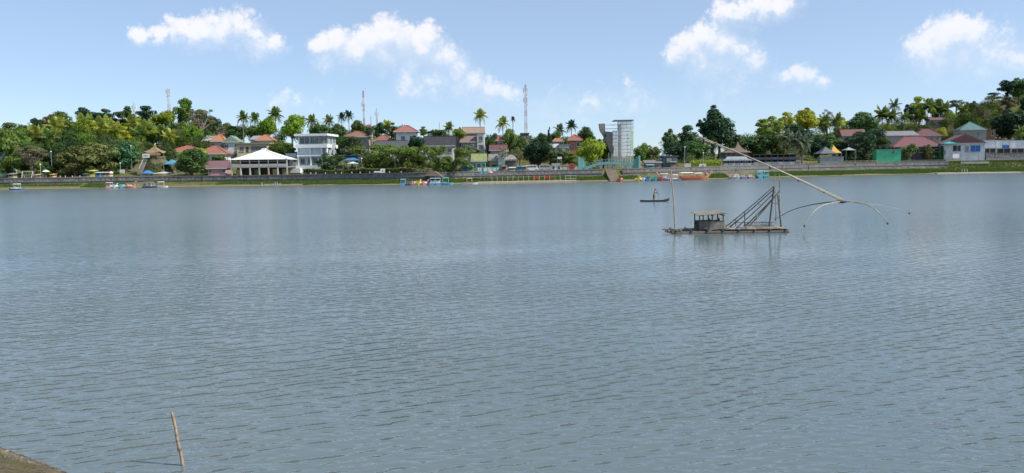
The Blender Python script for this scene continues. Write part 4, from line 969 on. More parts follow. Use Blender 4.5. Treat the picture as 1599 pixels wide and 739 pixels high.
# ---- white three storey building
def white_building():
    D = G(490, 21).y; k = D / F
    x0, x1 = P(463.5, 240, D).x, P(511, 240, D).x; zt = P(490, 209, D).z; zb = P(490, 264, D).z
    c = (x0 + x1) / 2; w = x1 - x0; H = zt - zb; dp = 11.0
    root = empty('white_building', (c, D, zb), 'white three storey building with open balconies and flat roof', 'building', rz=R_(-4))
    wm = mat((0.80, 0.82, 0.83), 0.7, 0.16, 0.5); gm = mat((0.34, 0.46, 0.50), 0.35, 0.15, 0.5)
    z = [0, H*0.105, H*0.36, H*0.40, H*0.60, H*0.70, H*0.94, H]
    b = MB(); b.box(-w/2+0.3, w/2-0.3, 1.2, dp, -1.5, z[6]-0.003); b.build('core', gm, root)
    for n_, z0, z1, y0, e in (('base_slab', -1.0, z[1], -0.5, 0.5), ('floor_band', z[2], z[3], 0.0, 0.12), ('parapet', z[4], z[5], -0.4, 0.25), ('roof_slab', z[6], z[7], -0.8, 0.55)):
        b = MB(); b.box(-w/2-e, w/2+e, y0, dp+0.3, z0, z1); b.build(n_, wm, root)
    for xx in (-w/2, -w/2+w*0.42, w/2-0.55-w*0.14, w/2-0.35):
        for z0, z1 in ((z[1], z[2]), (z[3], z[4])):
            b = MB(); b.box(xx, xx+0.35, 0.15, 1.25, z0+.002, z1-.002); b.build('column', wm, root)
    for z0, z1, n_ in ((z[3]+0.02, z[4]-0.02, 2),):
        for i, (a, e) in enumerate(((-w/2+0.36, -w/2+w*0.42-0.01), (-w/2+w*0.42+0.36, w/2-0.57-w*0.14))):
            b = MB(); b.box(a, e, 0.55, 0.60, z0, z1); o = b.build('window', mat((0.50,0.62,0.66), 0.12, 0.1, 0.3), root)
            f = MB()
            for q in range(1, 4): xx = a + (e-a)*q/4; f.box(xx-0.04, xx+0.04, 0.50, 0.549, z0, z1)
            f.build('mullion', mat(FRAME), o)
    for fx in (-0.36, -0.12, 0.06, 0.26):
        window(root, fx*w, (z[1]+z[2])/2, 1.3, 1.7, y=1.2, fm=(0.45,0.52,0.55))
    for fx in (-0.36, -0.20, 0.0, 0.14, 0.28, 0.40):
        window(root, fx*w, (z[5]+z[6])/2, 1.5, 2.0, y=1.2, fm=(0.6,0.62,0.62), sill=False)
    for q in (0.18, 0.5, 0.8):
        window(root, w/2-0.3, (z[5]+z[6])/2, 1.4, 1.8, y=dp*q, side=1); window(root, w/2-0.3, (z[3]+z[4])/2, 1.4, 1.8, y=dp*q, side=1)
    b = MB()
    for i in range(9): b.bar((-w/2-2.2+i*0.28, -0.6, z[1]-0.2), (-w/2-2.2+i*0.28, -0.6, z[1]+1.0), 0.06)
    b.bar((-w/2-2.3, -0.6, z[1]+1.0), (-w/2+0.1, -0.6, z[1]+1.0), 0.08); b.build('balcony_rail', mat((0.75,0.76,0.76)), root)
    b = MB(); b.box(-w/2-2.6, -w/2+w*0.16, -2.2, 0.2, -1.2, 0.25); b.build('porch_canopy', wm, root)
    st = MB(); st.bar((w/2+0.3, 2, z[3]), (w/2+1.8, 2, z[5]+0.4), 0.25, 0.5); st.bar((w/2+1.6, 2.2, z[0]), (w/2+1.6, 2.2, z[5]), 0.3); st.build('side_stair', wm, root)
white_building()

# ---- pavilion
def pavilion():
    D = G(404, 9.5).y; k = D / F
    x0, x1 = P(360.5, 250, D).x, P(447.5, 250, D).x; c = (x0+x1)/2; w = x1-x0; dp = 11.0
    zb = P(404, 275, D).z; ze = P(404, 249.5, D).z; za = P(404, 233.5, D+dp/2).z; zf0 = P(404, 262, D).z; zf1 = P(404, 257, D).z
    root = empty('lakeside_pavilion', (c, D, zb), 'two storey open pavilion with white pyramid tent roof', 'pavilion')
    ze -= zb; za -= zb; zf0 -= zb; zf1 -= zb
    wr = mat((0.84, 0.85, 0.85), 0.5, 0.12, 0.4); cm = mat((0.52, 0.45, 0.33), 0.8, 0.4); dm = mat((0.10, 0.075, 0.06), 0.8, 0.4)
    b = MB(); e = 0.35; X0, X1, Y0, Y1 = -w/2-e, w/2+e, -e, dp+e; ym = dp/2
    # tent panels: slightly hollow slopes
    n = 7; rings = []
    for i in range(n+1):
        s = i / n; q = 1 - s * 0.955; zz = ze + 0.12 + (za - ze - 0.2) * (s ** 1.22)
        rings.append([(X0*q, ym+(Y0-ym)*q, zz), (X1*q, ym+(Y0-ym)*q, zz), (X1*q, ym+(Y1-ym)*q, zz), (X0*q, ym+(Y1-ym)*q, zz)])
    b.loft([[(x,y,ze) for x,y,_ in rings[0]]] + rings); ro = b.build('roof', wr, root)
    b = MB(); b.box(-w*0.035, w*0.035, ym-0.5, ym+0.5, za-0.35, za+0.35); b.build('finial', wr, ro)
    b = MB()
    for p in rings[0]:
        i = rings[0].index(p)
        for a, q in zip(rings[:-1], rings[1:]): b.bar(Vector(a[i])+Vector((0,0,.05)), Vector(q[i])+Vector((0,0,.05)), 0.14)
    b.build('seam', mat((0.70,0.72,0.72)), ro)
    b = MB(); b.box(-w/2, w/2, 0, dp, zf0, zf0+0.28); b.build('upper_floor', mat((0.40,0.38,0.35)), root)
    b = MB(); b.box(-w/2-0.3, w/2+0.3, -0.25, dp, -1.5, 0.10); b.build('ground_slab', mat(CONC), root)
    xs = [-w/2 + w*i/6 for i in range(7)]
    for i, xx in enumerate(xs):
        m_ = mat((0.62,0.60,0.52)) if i in (1,2,5) else cm
        b = MB(); b.box(xx-0.2, xx+0.2, 0.02, 0.42, 0.10, zf0-0.002); b.build('column', m_, root)
        b = MB(); b.box(xx-0.13, xx+0.13, 0.05, 0.31, zf0+0.282, ze-0.002); b.build('column', mat((0.66,0.66,0.64)), root)
        b = MB(); b.box(xx-0.2, xx+0.2, dp-0.42, dp-0.02, 0.10, ze-0.002); b.build('column', cm, root)
    for i in range(6):
        b = MB(); b.box(xs[i]+0.15, xs[i+1]-0.15, -0.02, 0.04, zf0+0.29, zf1+0.15)
        b.build('balustrade_panel', mat((0.50,0.50,0.48),0.7,0.4), root)
        b = MB(); b.box(xs[i]+0.13, xs[i+1]-0.13, 0.10, 0.2, ze-0.55, ze-0.42); b.build('beam', mat((0.55,0.50,0.40)), root)
    for z0, z1 in ((0.1, zf0-0.003), (zf0+0.282, ze-0.003)):
        b = MB(); b.box(-w/2+0.3, w/2-0.3, 4.2, 4.4, z0, z1); b.build('back_wall', dm, root)
    for i, c_ in ((0, (0.55,0.42,0.22)), (4, (0.62,0.48,0.22)), (2,(0.10,0.25,0.12)), (5,(0.20,0.24,0.14))):
        b = MB(); b.box(xs[i]+0.5, xs[i+1]-0.5, 2.6, 2.75, 0.1, zf0-0.5); b.build('stall_board', mat(c_), root)
    b = MB(); b.box(xs[0]+0.3, xs[1]-0.2, 1.6, 1.7, zf0+0.29, zf0+1.9); b.build('screen_panel', mat((0.55,0.38,0.16)), root)
    for i in (1, 2, 3, 4):
        b = MB(); b.box(xs[i]+0.6, xs[i+1]-0.6, 1.2, 2.2, zf0+0.95, zf0+1.02); b.box(xs[i]+0.9, xs[i]+1.0, 1.6, 1.8, zf0+0.28, zf0+0.95); b.box(xs[i+1]-1.0, xs[i+1]-0.9, 1.6, 1.8, zf0+0.28, zf0+0.95); b.build('table', mat((0.3,0.2,0.12)), root)
pavilion()

# ---- golden gazebo on its mound, with stair
def gazebo():
    g = G(238, 20); D = g.y; k = D / F
    zt0 = P(238, 244, D).z; zroof = P(238, 239, D).z; zap = P(238, 227, D).z
    root = empty('rock_mound', (g.x, D, tz(g.x, D-4)-0.5), 'steep brown earth and rock mound under the golden gazebo', 'rock'); H = zt0 - root.location.z
    rs = random.Random(4); secs = []
    for i in range(8):
        s = i / 7; r = 3.2 * (1 - s) ** 1.2 + 2.7
        secs.append([(math.cos(a)*r*rs.uniform(.9,1.1), 3.2+math.sin(a)*r*rs.uniform(.9,1.1), s*H) for a in [6.283*q/16 for q in range(16)]])
    b = MB(); b.loft(secs); m_ = mat((0.17,0.15,0.085), 0.95, 0.8, 0.9); b.build('rock', m_, root)
    zr = empty('golden_gazebo', (g.x, D, zt0), 'gazebo with upturned golden tiled roof and white sign on the mound', 'gazebo')
    w = 3.9
    for sx in (-1, 1):
        for yy in (0.3, 4.5):
            b = MB(); b.tube([(sx*1.8, yy, -0.3), (sx*1.8, yy, zroof-zt0+0.1)], 0.14, 8); b.build('post', mat((0.55,0.40,0.22)), zr)
    b = MB(); e0 = zroof - zt0; e1 = zap - zt0; n = 6; rings = []
    for i in range(n+1):
        s = i/n; q = (1-s) ** 1.35 * 0.96 + 0.04; zc = 0.55*(1-s)**4
        ring = []
        for a in range(16):
            an = 6.283*a/16 + 0.3927; cornr = abs(math.cos(2*(an)))  # corners lift
            rr = 2.6 * q / max(abs(math.cos(an)), abs(math.sin(an)))
            lift = zc * (min(abs(math.cos(an)), abs(math.sin(an))) / max(abs(math.cos(an)), abs(math.sin(an)))) ** 2
            ring.append((math.cos(an)*rr, 2.4+math.sin(an)*rr*0.85, e0 + (e1-e0)*s + lift))
        rings.append(ring)
    b.loft([[(x,y,z-0.15) for x,y,z in rings[0]]] + rings); ro = b.build('roof', roof_mat((0.36,0.28,0.11),'tile'), zr)
    b = MB(); b.lathe([(0.2,0),(0.28,0.15),(0.05,0.6)], 8, (0,2.4,e1-0.05)); b.build('finial', mat((0.6,0.45,0.15)), ro)
    b = MB(); b.box(-2.6, 2.6, 0.0, 0.25, e0-0.75, e0-0.1); b.build('frieze', mat((0.55,0.30,0.16)), zr)
    b = MB(); b.box(-2.8, -0.6, -0.42, -0.3, e0-1.5, e0-0.25); s = b.build('sign_board', mat((0.82,0.82,0.80),0.5,0.1), zr)
    b = MB()
    for i in range(3): b.box(-2.4+i*0.5, -2.1+i*0.5, -0.435, -0.422, e0-1.05, e0-0.7)
    b.build('lettering', mat((0.08,0.08,0.10)), s)
    rs2 = np.random.RandomState(8); n_ = 1500; an = rs2.uniform(3.0, 6.5, n_); ss = rs2.uniform(0, 0.92, n_); rr = 3.2*(1-ss)**1.2 + 2.75
    C = np.stack([np.cos(an)*rr, 3.2+np.sin(an)*rr, ss*H], 1); kp = vnoise(C[:,0]*1.0+20, C[:,2]+9, 1.6, 3) > -0.05; C = C[kp]; N_ = C*np.array([1,1,0]) - np.array([0,3.2,0]); N_ = N_/4 + rs2.normal(size=C.shape)*0.5; N_ /= np.linalg.norm(N_, axis=1)[:,None]
    link('creepers', np_mesh('creepers', leaf_quads(rs2, C, N_, 0.22), quads(len(C))), FOL['olive'], root)
    # stair climbing to the left
    st = empty('mound_stair', (g.x-3.5, D-1.0, g.z), 'pale stepped path climbing the left flank of the mound', 'stairs')
    a, bb = P(218, 268, D-1), P(229, 246, D+1)
    for i in range(14):
        s = i/14; q = a.lerp(bb, s) - st.location; b = MB(); b.box(q.x-0.6, q.x+0.6, q.y-0.5, q.y+0.5, q.z-0.9, q.z); b.build('step', mat((0.34,0.32,0.28)), st)
    rl = MB()
    rl.bar(a-st.location+Vector((0,-.5,0.9)), bb-st.location+Vector((0,-.5,0.9)), 0.10); rl.build('handrail', mat((0.75,0.75,0.72)), st)
gazebo()

# ---- canopies, parasols, kiosks on the promenade
def canopy(u, v_eave, v_top, t, wpx, col, label, depth=3.5, name='canopy_tent', kind='pyr', legs=True, cat='canopy', sides=None):
    g = G(u, t); D = g.y; w = wpx * D / F; ze = P(u, v_eave, D).z - g.z; zt = P(u, v_top, D).z - g.z; ze = max(ze, 1.2)
    root = empty(name, g, label, cat)
    b = MB(); n = 4; rings = []
    for i in range(n+1):
        s = i/n; q = 1 - 0.97*s; zz = ze + (max(zt, ze+0.4)-ze) * s**1.25
        rings.append([(-w/2*q, depth/2*(1-q), zz), (w/2*q, depth/2*(1-q), zz), (w/2*q, depth/2*(1+q), zz), (-w/2*q, depth/2*(1+q), zz)])
    b.loft([[(x,y,ze-0.22) for x,y,_ in rings[0]]] + rings); b.build('canopy', mat(col, 0.6, 0.15), root)
    for sx in (-1, 1):
        for yy in (0.1, depth-0.1):
            p = MB(); p.tube([(sx*(w/2-0.1), yy, -0.2), (sx*(w/2-0.1), yy, ze)], 0.045, 6); p.build('pole', mat((0.5,0.5,0.5)), root)
    if sides:
        p = MB(); p.box(-w/2+0.15, w/2-0.15, 0.5, 1.0, 0.0, 1.0); p.build('counter', mat(sides), root)
    return root
def parasol(u, v, t, rpx, col, label, h=2.3):
    g = G(u, t); r = rpx * g.y / F; root = empty('parasol', g, label, 'parasol')
    b = MB(); prof = [(r, h-0.30), (r*0.98, h-0.26), (r*0.75, h-0.05), (r*0.4, h+0.18), (0.03, h+0.32)]; b.lathe(prof, 12); b.build('canopy', mat(col, 0.6, 0.2), root)
    b = MB(); b.tube([(0,0,-0.1),(0,0,h+0.38)], 0.03, 6); b.build('pole', mat((0.6,0.6,0.6)), root)
    b = MB(); b.lathe([(0.28,0),(0.28,0.1),(0.06,0.22)], 10); b.build('base', mat((0.3,0.3,0.3)), root)
    return root
def kiosk(u, wpx, hpx, t, col, label, roofc=None, d=1.8, name='vendor_stall'):
    g = G(u, t); k = g.y / F; w = wpx*k; h = max(1.2, hpx*k); root = empty(name, g, label, 'stall')
    b = MB(); b.box(-w/2, w/2, 0, d, -0.2, h*0.52); b.build('counter', mat(col, 0.6, 0.25), root)
    for sx in (-1, 1):
        for yy in (0.08, d-0.08): q = MB(); q.box(sx*(w/2-0.06)-0.04, sx*(w/2-0.06)+0.04, yy-0.04, yy+0.04, h*0.52+.002, h); q.build('post', mat((0.45,0.42,0.38)), root)
    b = MB(); b.add([(-w/2-0.2,-0.35,h-0.12),(w/2+0.2,-0.35,h-0.12),(w/2+0.2,d+0.2,h+0.12),(-w/2-0.2,d+0.2,h+0.12),(-w/2-0.2,-0.35,h-0.04),(w/2+0.2,-0.35,h-0.04),(w/2+0.2,d+0.2,h+0.2),(-w/2-0.2,d+0.2,h+0.2)],
                 [(0,3,2,1),(4,5,6,7),(0,1,5,4),(1,2,6,5),(2,3,7,6),(3,0,4,7)]); b.build('roof', mat(roofc or col, 0.6, 0.2), root)
    b = MB(); b.box(-w/2+0.1, w/2-0.1, d*0.6, d*0.7, h*0.52+.002, h-0.05); b.build('back_board', mat(tuple(q*0.5 for q in col)), root)
    return root
kiosk(16, 8, 8, 9, (0.42,0.38,0.30), 'small grey beige hut at the far left of the promenade', (0.40,0.37,0.30))
kiosk(58, 8, 6, 9, (0.62,0.48,0.28), 'tan stall right of the pale trunked tree')
parasol(71, 273, 9.5, 5.5, (0.66,0.74,0.66), 'pale green white parasol at the left')
kiosk(80, 4, 5, 9, (0.70,0.42,0.16), 'small orange snack cart beside the white parasol')
kiosk(133, 7, 6, 9.5, (0.45,0.30,0.22), 'low brown stall left of the yellow one', (0.10,0.22,0.10))
kiosk(143, 8, 11, 9.5, (0.72,0.62,0.10), 'yellow stall on the left promenade', (0.70,0.66,0.14))
kiosk(152, 8, 8, 9.5, (0.08,0.32,0.60), 'bright blue stall beside the yellow one', (0.50,0.58,0.66))
kiosk(162, 6, 8, 10, (0.60,0.42,0.36), 'beige pink stall beside the blue one', (0.62,0.46,0.40))
kiosk(168.5, 5, 8, 10, (0.66,0.50,0.42), 'pale pink stall at the right end of the row')
parasol(173, 274, 9.0, 3.2, (0.78,0.78,0.76), 'small white parasol right of the stalls', 1.6)
canopy(226, 272, 266, 13, 13, (0.06,0.22,0.55), 'bright blue tent at the foot of the mound', 4)
canopy(265, 256, 249, 19, 20, (0.08,0.30,0.45), 'teal blue canopy right of the mound', 4)
canopy(250, 277, 270, 8.5, 24, (0.62,0.60,0.58), 'white tensile tent by the water below the mound', 5)
canopy(548, 250, 246, 16, 26, (0.05,0.20,0.45), 'long bright blue canopy under the layered tree', 6, sides=(0.5,0.5,0.5))
canopy(546, 243, 237, 24, 34, (0.05,0.07,0.12), 'wide dark navy canopy behind the bright blue one', 8)
canopy(550, 255, 252.5, 13, 14, (0.72,0.72,0.72), 'small white canopy in front of the blue one', 2.5)
canopy(1036, 246, 240, 16, 9, (0.05,0.16,0.42), 'navy blue canopy behind the boat kiosk', 3)
canopy(1294, 239.5, 229, 13, 26, (0.13,0.15,0.17), 'dark grey pointed cafe canopy with orange flank', 7)
canopy(1305, 238.5, 227, 12.6, 17, (0.60,0.36,0.06), 'orange pointed canopy over the lakeside cafe', 5)
canopy(1328, 234, 230, 19, 15, (0.36,0.40,0.42), 'small grey canopy right of the orange one', 4)
canopy(1484, 224, 221, 9.6, 22, (0.05,0.36,0.36), 'teal awning in front of the blue window house', 3)
g_ = G(1296, 10)
house('cafe_counter', 'low grey cafe counter under the orange and grey canopy', 1281, 1316, 245.5, 244.6, 10.5, (0.33,0.38,0.38), (0.42,0.45,0.45), 'flat', 4, 0.15, (), cat='counter')
house('boat_kiosk', 'boat ticket kiosk on posts with dark roof and blue glass', 1035, 1057, 245, 242.5, 12, (0.12,0.17,0.19), (0.13,0.13,0.14), 'flat', 4, 0.6, ((0.45,1.1,1.4,1.2,mat((0.6,0.62,0.58),0.5,0.1)),(0.85,1.1,1.2,1.2,mat((0.10,0.30,0.33),0.4,0.1))), cat='kiosk')
canopy(998, 253, 249, 9.5, 9, (0.55,0.42,0.26), 'straw coloured parasol tent right of the turquoise gate', 2.5, sides=(0.6,0.5,0.35))

# ---- restaurant with tiered roof and long veranda
def restaurant():
    D = G(1150, 14).y; k = D/F; x0, x1 = P(1128,250,D).x, P(1175,250,D).x; c = (x0+x1)/2; w = x1-x0
    zb = G(1150, 14).z - 0.3
    root = empty('tiered_restaurant', (c, D, zb), 'lakeside restaurant with tiered brown peaked roof over a grey lower roof', 'restaurant')
    z = lambda v: P(1150, v, D).z - zb
    br = roof_mat((0.25,0.16,0.12)); gr = roof_mat((0.33,0.38,0.44), 'metal')
    def skirt(xa, xb, ya, yb, z0, q, z1, m_, nm):
        b = MB(); cx = (xa+xb)/2; cy = (ya+yb)/2
        r0 = [(xa,ya,z0),(xb,ya,z0),(xb,yb,z0),(xa,yb,z0)]; r1 = [(cx+(x-cx)*q, cy+(y-cy)*q, z1) for x,y,_ in r0]
        mid = [(cx+(x-cx)*((1+q)/2-0.06), cy+(y-cy)*((1+q)/2-0.06), z0+(z1-z0)*0.42) for x,y,_ in r0]
        b.loft([[(x,y,zz-0.15) for x,y,zz in r0], r0, mid, r1]); return b.build(nm, m_, root)
    skirt(-w/2, w/2, -0.5, 9, z(250.5), 0.62, z(244.5), gr, 'lower_roof')
    skirt(-w*0.40, w*0.52, 1.2, 8, z(238), 0.38, z(231), br, 'upper_roof')
    skirt(w*0.02, w*0.26, 3.4, 6.2, z(231)-0.1, 0.12, z(221.5), br, 'roof_lantern')
    for i in range(6):
        xx = -w/2+0.5+(w-1)*i/5; b = MB(); b.box(xx-0.1, xx+0.1, -0.2, 0.0, 0, z(250.3)); b.build('post', mat((0.34,0.30,0.26)), root)
    b = MB(); b.box(-w*0.36, w*0.42, 2, 7.5, z(244.8), z(238.2)); b.build('upper_storey', mat((0.14,0.11,0.10)), root)
    for i in range(5):
        xx = -w*0.33+i*w*0.165; b = MB(); b.box(xx-0.08, xx+0.08, 1.8, 2.0, z(244.6), z(238.2)); b.build('gallery_post', mat((0.40,0.33,0.26)), root)
    b = MB(); b.box(-w/2+0.4, w/2-0.4, 3, 8.6, 0, z(250.3)); b.build('ground_storey', mat((0.10,0.12,0.15)), root)
    for i in range(4): window(root, -w*0.33+i*w*0.22, 1.9, 1.8, 1.5, y=3.0, fm=(0.35,0.4,0.45))
    for i in range(7):
        b = MB(); xx = -w/2+0.5+i*(w-1)/7; b.box(xx+.1, xx+(w-1)/7-.1, -0.45, -0.38, 0.35, 1.3); b.build('balustrade_panel', mat((0.16,0.26,0.36) if i % 2 else (0.36,0.42,0.48),0.6), root)
    # veranda
    D = G(1215, 13).y; x0, x1 = P(1177,250,D).x, P(1252,250,D).x; c = (x0+x1)/2; w = x1-x0; g = G(1215,13)
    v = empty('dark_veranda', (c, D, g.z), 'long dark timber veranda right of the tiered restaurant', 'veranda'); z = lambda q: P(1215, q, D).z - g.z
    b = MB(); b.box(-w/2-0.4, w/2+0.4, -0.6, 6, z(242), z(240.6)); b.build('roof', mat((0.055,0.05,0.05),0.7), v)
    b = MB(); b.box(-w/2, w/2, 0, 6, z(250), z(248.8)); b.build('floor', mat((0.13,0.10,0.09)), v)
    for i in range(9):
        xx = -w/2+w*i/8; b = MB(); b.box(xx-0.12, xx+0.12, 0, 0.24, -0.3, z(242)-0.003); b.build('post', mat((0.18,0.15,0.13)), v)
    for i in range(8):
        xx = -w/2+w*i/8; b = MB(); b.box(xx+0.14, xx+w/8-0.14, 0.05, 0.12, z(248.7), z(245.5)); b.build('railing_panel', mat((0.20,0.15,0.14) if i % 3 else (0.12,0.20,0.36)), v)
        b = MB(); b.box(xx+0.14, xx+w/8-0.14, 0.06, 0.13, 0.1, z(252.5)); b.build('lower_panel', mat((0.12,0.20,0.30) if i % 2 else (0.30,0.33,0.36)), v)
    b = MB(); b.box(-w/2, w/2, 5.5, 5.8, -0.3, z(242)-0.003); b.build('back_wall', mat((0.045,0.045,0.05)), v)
restaurant()

# ---- scaffold tower, rusty climbing wall
def scaffold():
    D = G(974, 22).y; k = D/F; z = lambda v: P(974, v, D).z
    g = G(974, 22); x = lambda u: P(u, 240, D).x - g.x
    root = empty('scaffold_tower', g, 'tall grey steel scaffold tower with flat top frame', 'tower'); zb = g.z
    pm = mat((0.56,0.57,0.57), 0.5, 0.3, 2.0, 0.1)
    cols = [960, 964.5, 968, 972, 976, 980, 984, 988.5]; dep = (0, 2.6, 5.2)
    tops = {960: 203, 964.5: 203}
    for u in cols:
        for j, yy in enumerate(dep):
            b = MB(); b.tube([(x(u), yy, -0.3), (x(u), yy, z(tops.get(u, 189))-zb)], 0.105, 6); b.build('standard', pm, root)
    lv = [v for v in np.arange(250, 190, -5.6)]
    for v in lv:
        for j, yy in enumerate(dep):
            a = 960 if v > 203 else 968
            b = MB(); b.tube([(x(a)-0.2, yy, z(v)-zb), (x(988.5)+0.2, yy, z(v)-zb)], 0.036, 5); b.build('ledger', pm, root)
        for u in cols:
            if u < 966 and v < 204: continue
            b = MB(); b.tube([(x(u), -0.2, z(v)-zb+0.06), (x(u), 5.4, z(v)-zb+0.06)], 0.045, 5); b.build('transom', pm, root)
    for i in range(0, len(lv)-1, 2):
        for a, e in ((960, 968), (980, 988.5)):
            if lv[i] < 215 and a == 960: continue
            b = MB(); b.tube([(x(a), -0.08, z(lv[i])-zb), (x(e), -0.08, z(lv[i+1])-zb)], 0.045, 5); b.build('brace', pm, root)
    b = MB(); b.box(x(959.5), x(989.5), -0.4, 5.8, z(188.6)-zb, z(187.2)-zb); b.build('top_deck', mat((0.24,0.25,0.26),0.6), root)
    for i, (va, vc) in enumerate(((250,236),(235.6,222),(221.6,208),(207.6,194))):
        b = MB(); b.box(x(965.5), x(970.5), 0.3, 0.5, z(va)-zb, z(vc)-zb); b.build('climbing_panel', mat((0.46,0.50,0.54),0.6,0.25), root)
    for va, vc, col in ((236,222,(0.62,0.80,0.60)),(221.6,205,(0.66,0.82,0.58))):
        b = MB(); b.box(x(983.6), x(988.8), -0.45, -0.2, z(va)-zb, z(vc)-zb); b.build('green_panel', mat(col,0.5,0.2), root)
    for v in (194.5, 200.5):
        b = MB(); b.tube([(x(946), 2.6, z(v)-zb), (x(968), 2.6, z(v)-zb)], 0.10, 6); b.build('outrigger_beam', pm, root)
    # rusty overhanging wall on the left
    r = empty('climbing_wall', (P(948,240,D).x, D+1.5, tz(g.x-5, D)), 'dark brown overhanging climbing wall left of the scaffold tower', 'climbing wall')
    cx, zb2 = r.location.x, r.location.z; q = lambda u, v: (P(u, v, D).x - cx, P(u, v, D).z - zb2)
    rm = mat((0.30,0.27,0.25), 0.85, 0.5, 0.6)
    for poly, nm in (([q(936.5,193),q(945.5,192.5),q(946,202),q(938,203)], 'hood'), ([q(938,203.2),q(946,202.2),q(947.5,214),q(944,213)], 'arm'), ([q(944,213.2),q(948,205),q(957,206),q(958.5,240),q(954,238)], 'slab')):
        b = MB(); b.prism_y(poly, 0, 2.4); b.build(nm, rm, r)
    b = MB(); p0, p1 = q(956.5, 238), q(956.5, 258); b.box(p0[0]-0.25, p0[0]+0.25, 0.8, 1.3, -0.3, p0[1]+0.5); b.build('support_post', pm, r)
    p0 = q(952, 238); b = MB(); b.box(p0[0]-0.2, p0[0]+0.2, 0.8, 1.3, -0.3, p0[1]-0.1); b.build('support_post', pm, r)
scaffold()

# ---- turquoise gate with low arched bridge
def gate():
    D = G(950, 10.5).y; g = G(950, 10.5); x = lambda u: P(u,255,D).x - g.x; z = lambda u, v: P(u, v, D).z - g.z
    tm = mat((0.22,0.50,0.46), 0.6, 0.3, 0.8); tm2 = mat((0.18,0.40,0.38), 0.6, 0.35, 0.8)
    root = empty('turquoise_gate', g, 'turquoise gateway with stepped pylons and a low arched bridge', 'gate')
    for us, v0, vb in (([(903,906.2,245),(906.4,909.2,247),(909.4,912,249),(912.2,915,252)], 265, 266), ([(997,1000,243),(994,996.8,245),(991.2,993.8,249),(988.6,991,253)], 263, 264)):
        for i, (a, e, vt) in enumerate(us):
            b = MB(); b.box(x(a), x(e), i*0.25, 1.4-i*0.1, -0.5, z((a+e)/2, vt)); b.build('pylon', tm if i % 2 == 0 else tm2, root)
    pts = [(912,264.5),(922,260),(934,256),(946,254.5),(958,254.5),(970,255.5),(982,257),(990,256)]
    for off, nm in ((0.1, 'front_arch'), (1.3, 'rear_arch')):
        b = MB(); secs = []
        for u, v in pts:
            zz = z(u, v); secs.append([(x(u),off,zz-0.45),(x(u),off+0.3,zz-0.45),(x(u),off+0.3,zz+0.35),(x(u),off,zz+0.35)])
        b.loft(secs); b.build(nm, tm2, root)
    b = MB(); secs = []
    for u, v in pts: zz = z(u, v); secs.append([(x(u),0.42,zz-0.3),(x(u),1.28,zz-0.3),(x(u),1.28,zz-0.15),(x(u),0.42,zz-0.15)])
    b.loft(secs); b.build('deck', mat(CONC), root)
    for u in range(916, 990, 5):
        v = np.interp(u, [p[0] for p in pts], [p[1] for p in pts]); zz = z(u, v)
        b = MB(); b.box(x(u)-0.05, x(u)+0.05, 0.2, 0.3, zz+0.352, zz+1.0); b.build('baluster', tm, root)
    b = MB()
    for (u, v), (u2, v2) in zip(pts[:-1], pts[1:]): b.bar((x(u),0.25,z(u,v)+1.0),(x(u2),0.25,z(u2,v2)+1.0), 0.09)
    b.build('handrail', tm, root)
    for u in (939, 946, 952, 962, 978):
        b = MB(); b.box(x(u)-0.35, x(u)+0.35, 0.5, 1.2, -0.4, z(u,256)-0.2); b.build('pier', mat((0.55,0.50,0.42)), root)
    c = canopy(988, 258, 254, 14, 10, (0.05,0.16,0.48), 'blue awning under the foot of the scaffold tower', 3)
gate()

# ---- lattice masts
def mast(u, vt, vb, t, wpx, label, bands=9, colA=(0.62,0.62,0.62), colB=(0.45,0.12,0.09), topw=0.35, drums=()):
    g = G(u, t); D = g.y; k = D/F; zt = P(u, vt, D).z; zb = min(g.z, P(u, vb, D).z); H = zt - zb; w0 = wpx*k; w1 = w0*topw
    root = empty('radio_mast', (P(u, vt, D).x, D, zb), label, 'mast', 'radio masts on the skyline'); lean = 0
    A = mat(colA, 0.6, 0.2); B = mat(colB, 0.6, 0.2); n = bands
    for i in range(n):
        s0, s1 = i/n, (i+1)/n; b = MB(); r = max(0.05, 0.03*w0+0.03)
        def cor(s): q = (w0+(w1-w0)*s)/2; return [Vector((-q,-q,s*H)),Vector((q,-q,s*H)),Vector((q,q,s*H)),Vector((-q,q,s*H))]
        m = 3
        for j in range(m):
            c0 = cor(s0+(s1-s0)*j/m); c1 = cor(s0+(s1-s0)*(j+1)/m)
            for e in range(4):
                b.bar(c0[e], c1[e], r*1.3); b.bar(c0[e], c1[(e+1)%4], r*0.75); b.bar(c0[(e+1)%4], c1[e], r*0.75); b.bar(c1[e], c1[(e+1)%4], r*0.75)
        b.build('mast_section', B if i % 2 == 0 else A, root)
    b = MB(); b.tube([(0,0,H-0.2),(0,0,H+H*0.05)], 0.05, 5); b.build('lightning_rod', A, root)
    for f in drums:
        b = MB(); b.tube([(0.25,-w1/2-0.75,f*H),(0.25,-w1/2-0.35,f*H)], 0.55, 10); b.build('dish', mat((0.78,0.78,0.78),0.5,0.1), root)
        b = MB()
        for sx in (-1, 1): b.box(sx*(w1/2+0.5)-0.14, sx*(w1/2+0.5)+0.14, -0.2, 0.1, f*H+0.9, f*H+2.6)
        b.build('antenna_panel', mat((0.78,0.78,0.78),0.5,0.1), root)
mast(820.5, 133, 210, 95, 5.0, 'tallest red and white lattice mast on the central skyline', 11, drums=(0.72,0.86), topw=0.45)
mast(567, 142, 196, 150, 3.4, 'thin red and white lattice mast above the dark palms', 9, drums=(0.72,), topw=0.5)
mast(588, 170, 192, 150, 3.0, 'short lattice mast right of the thin red and white one', 6, (0.6,0.6,0.6), (0.5,0.3,0.26), drums=(0.8,), topw=0.6)
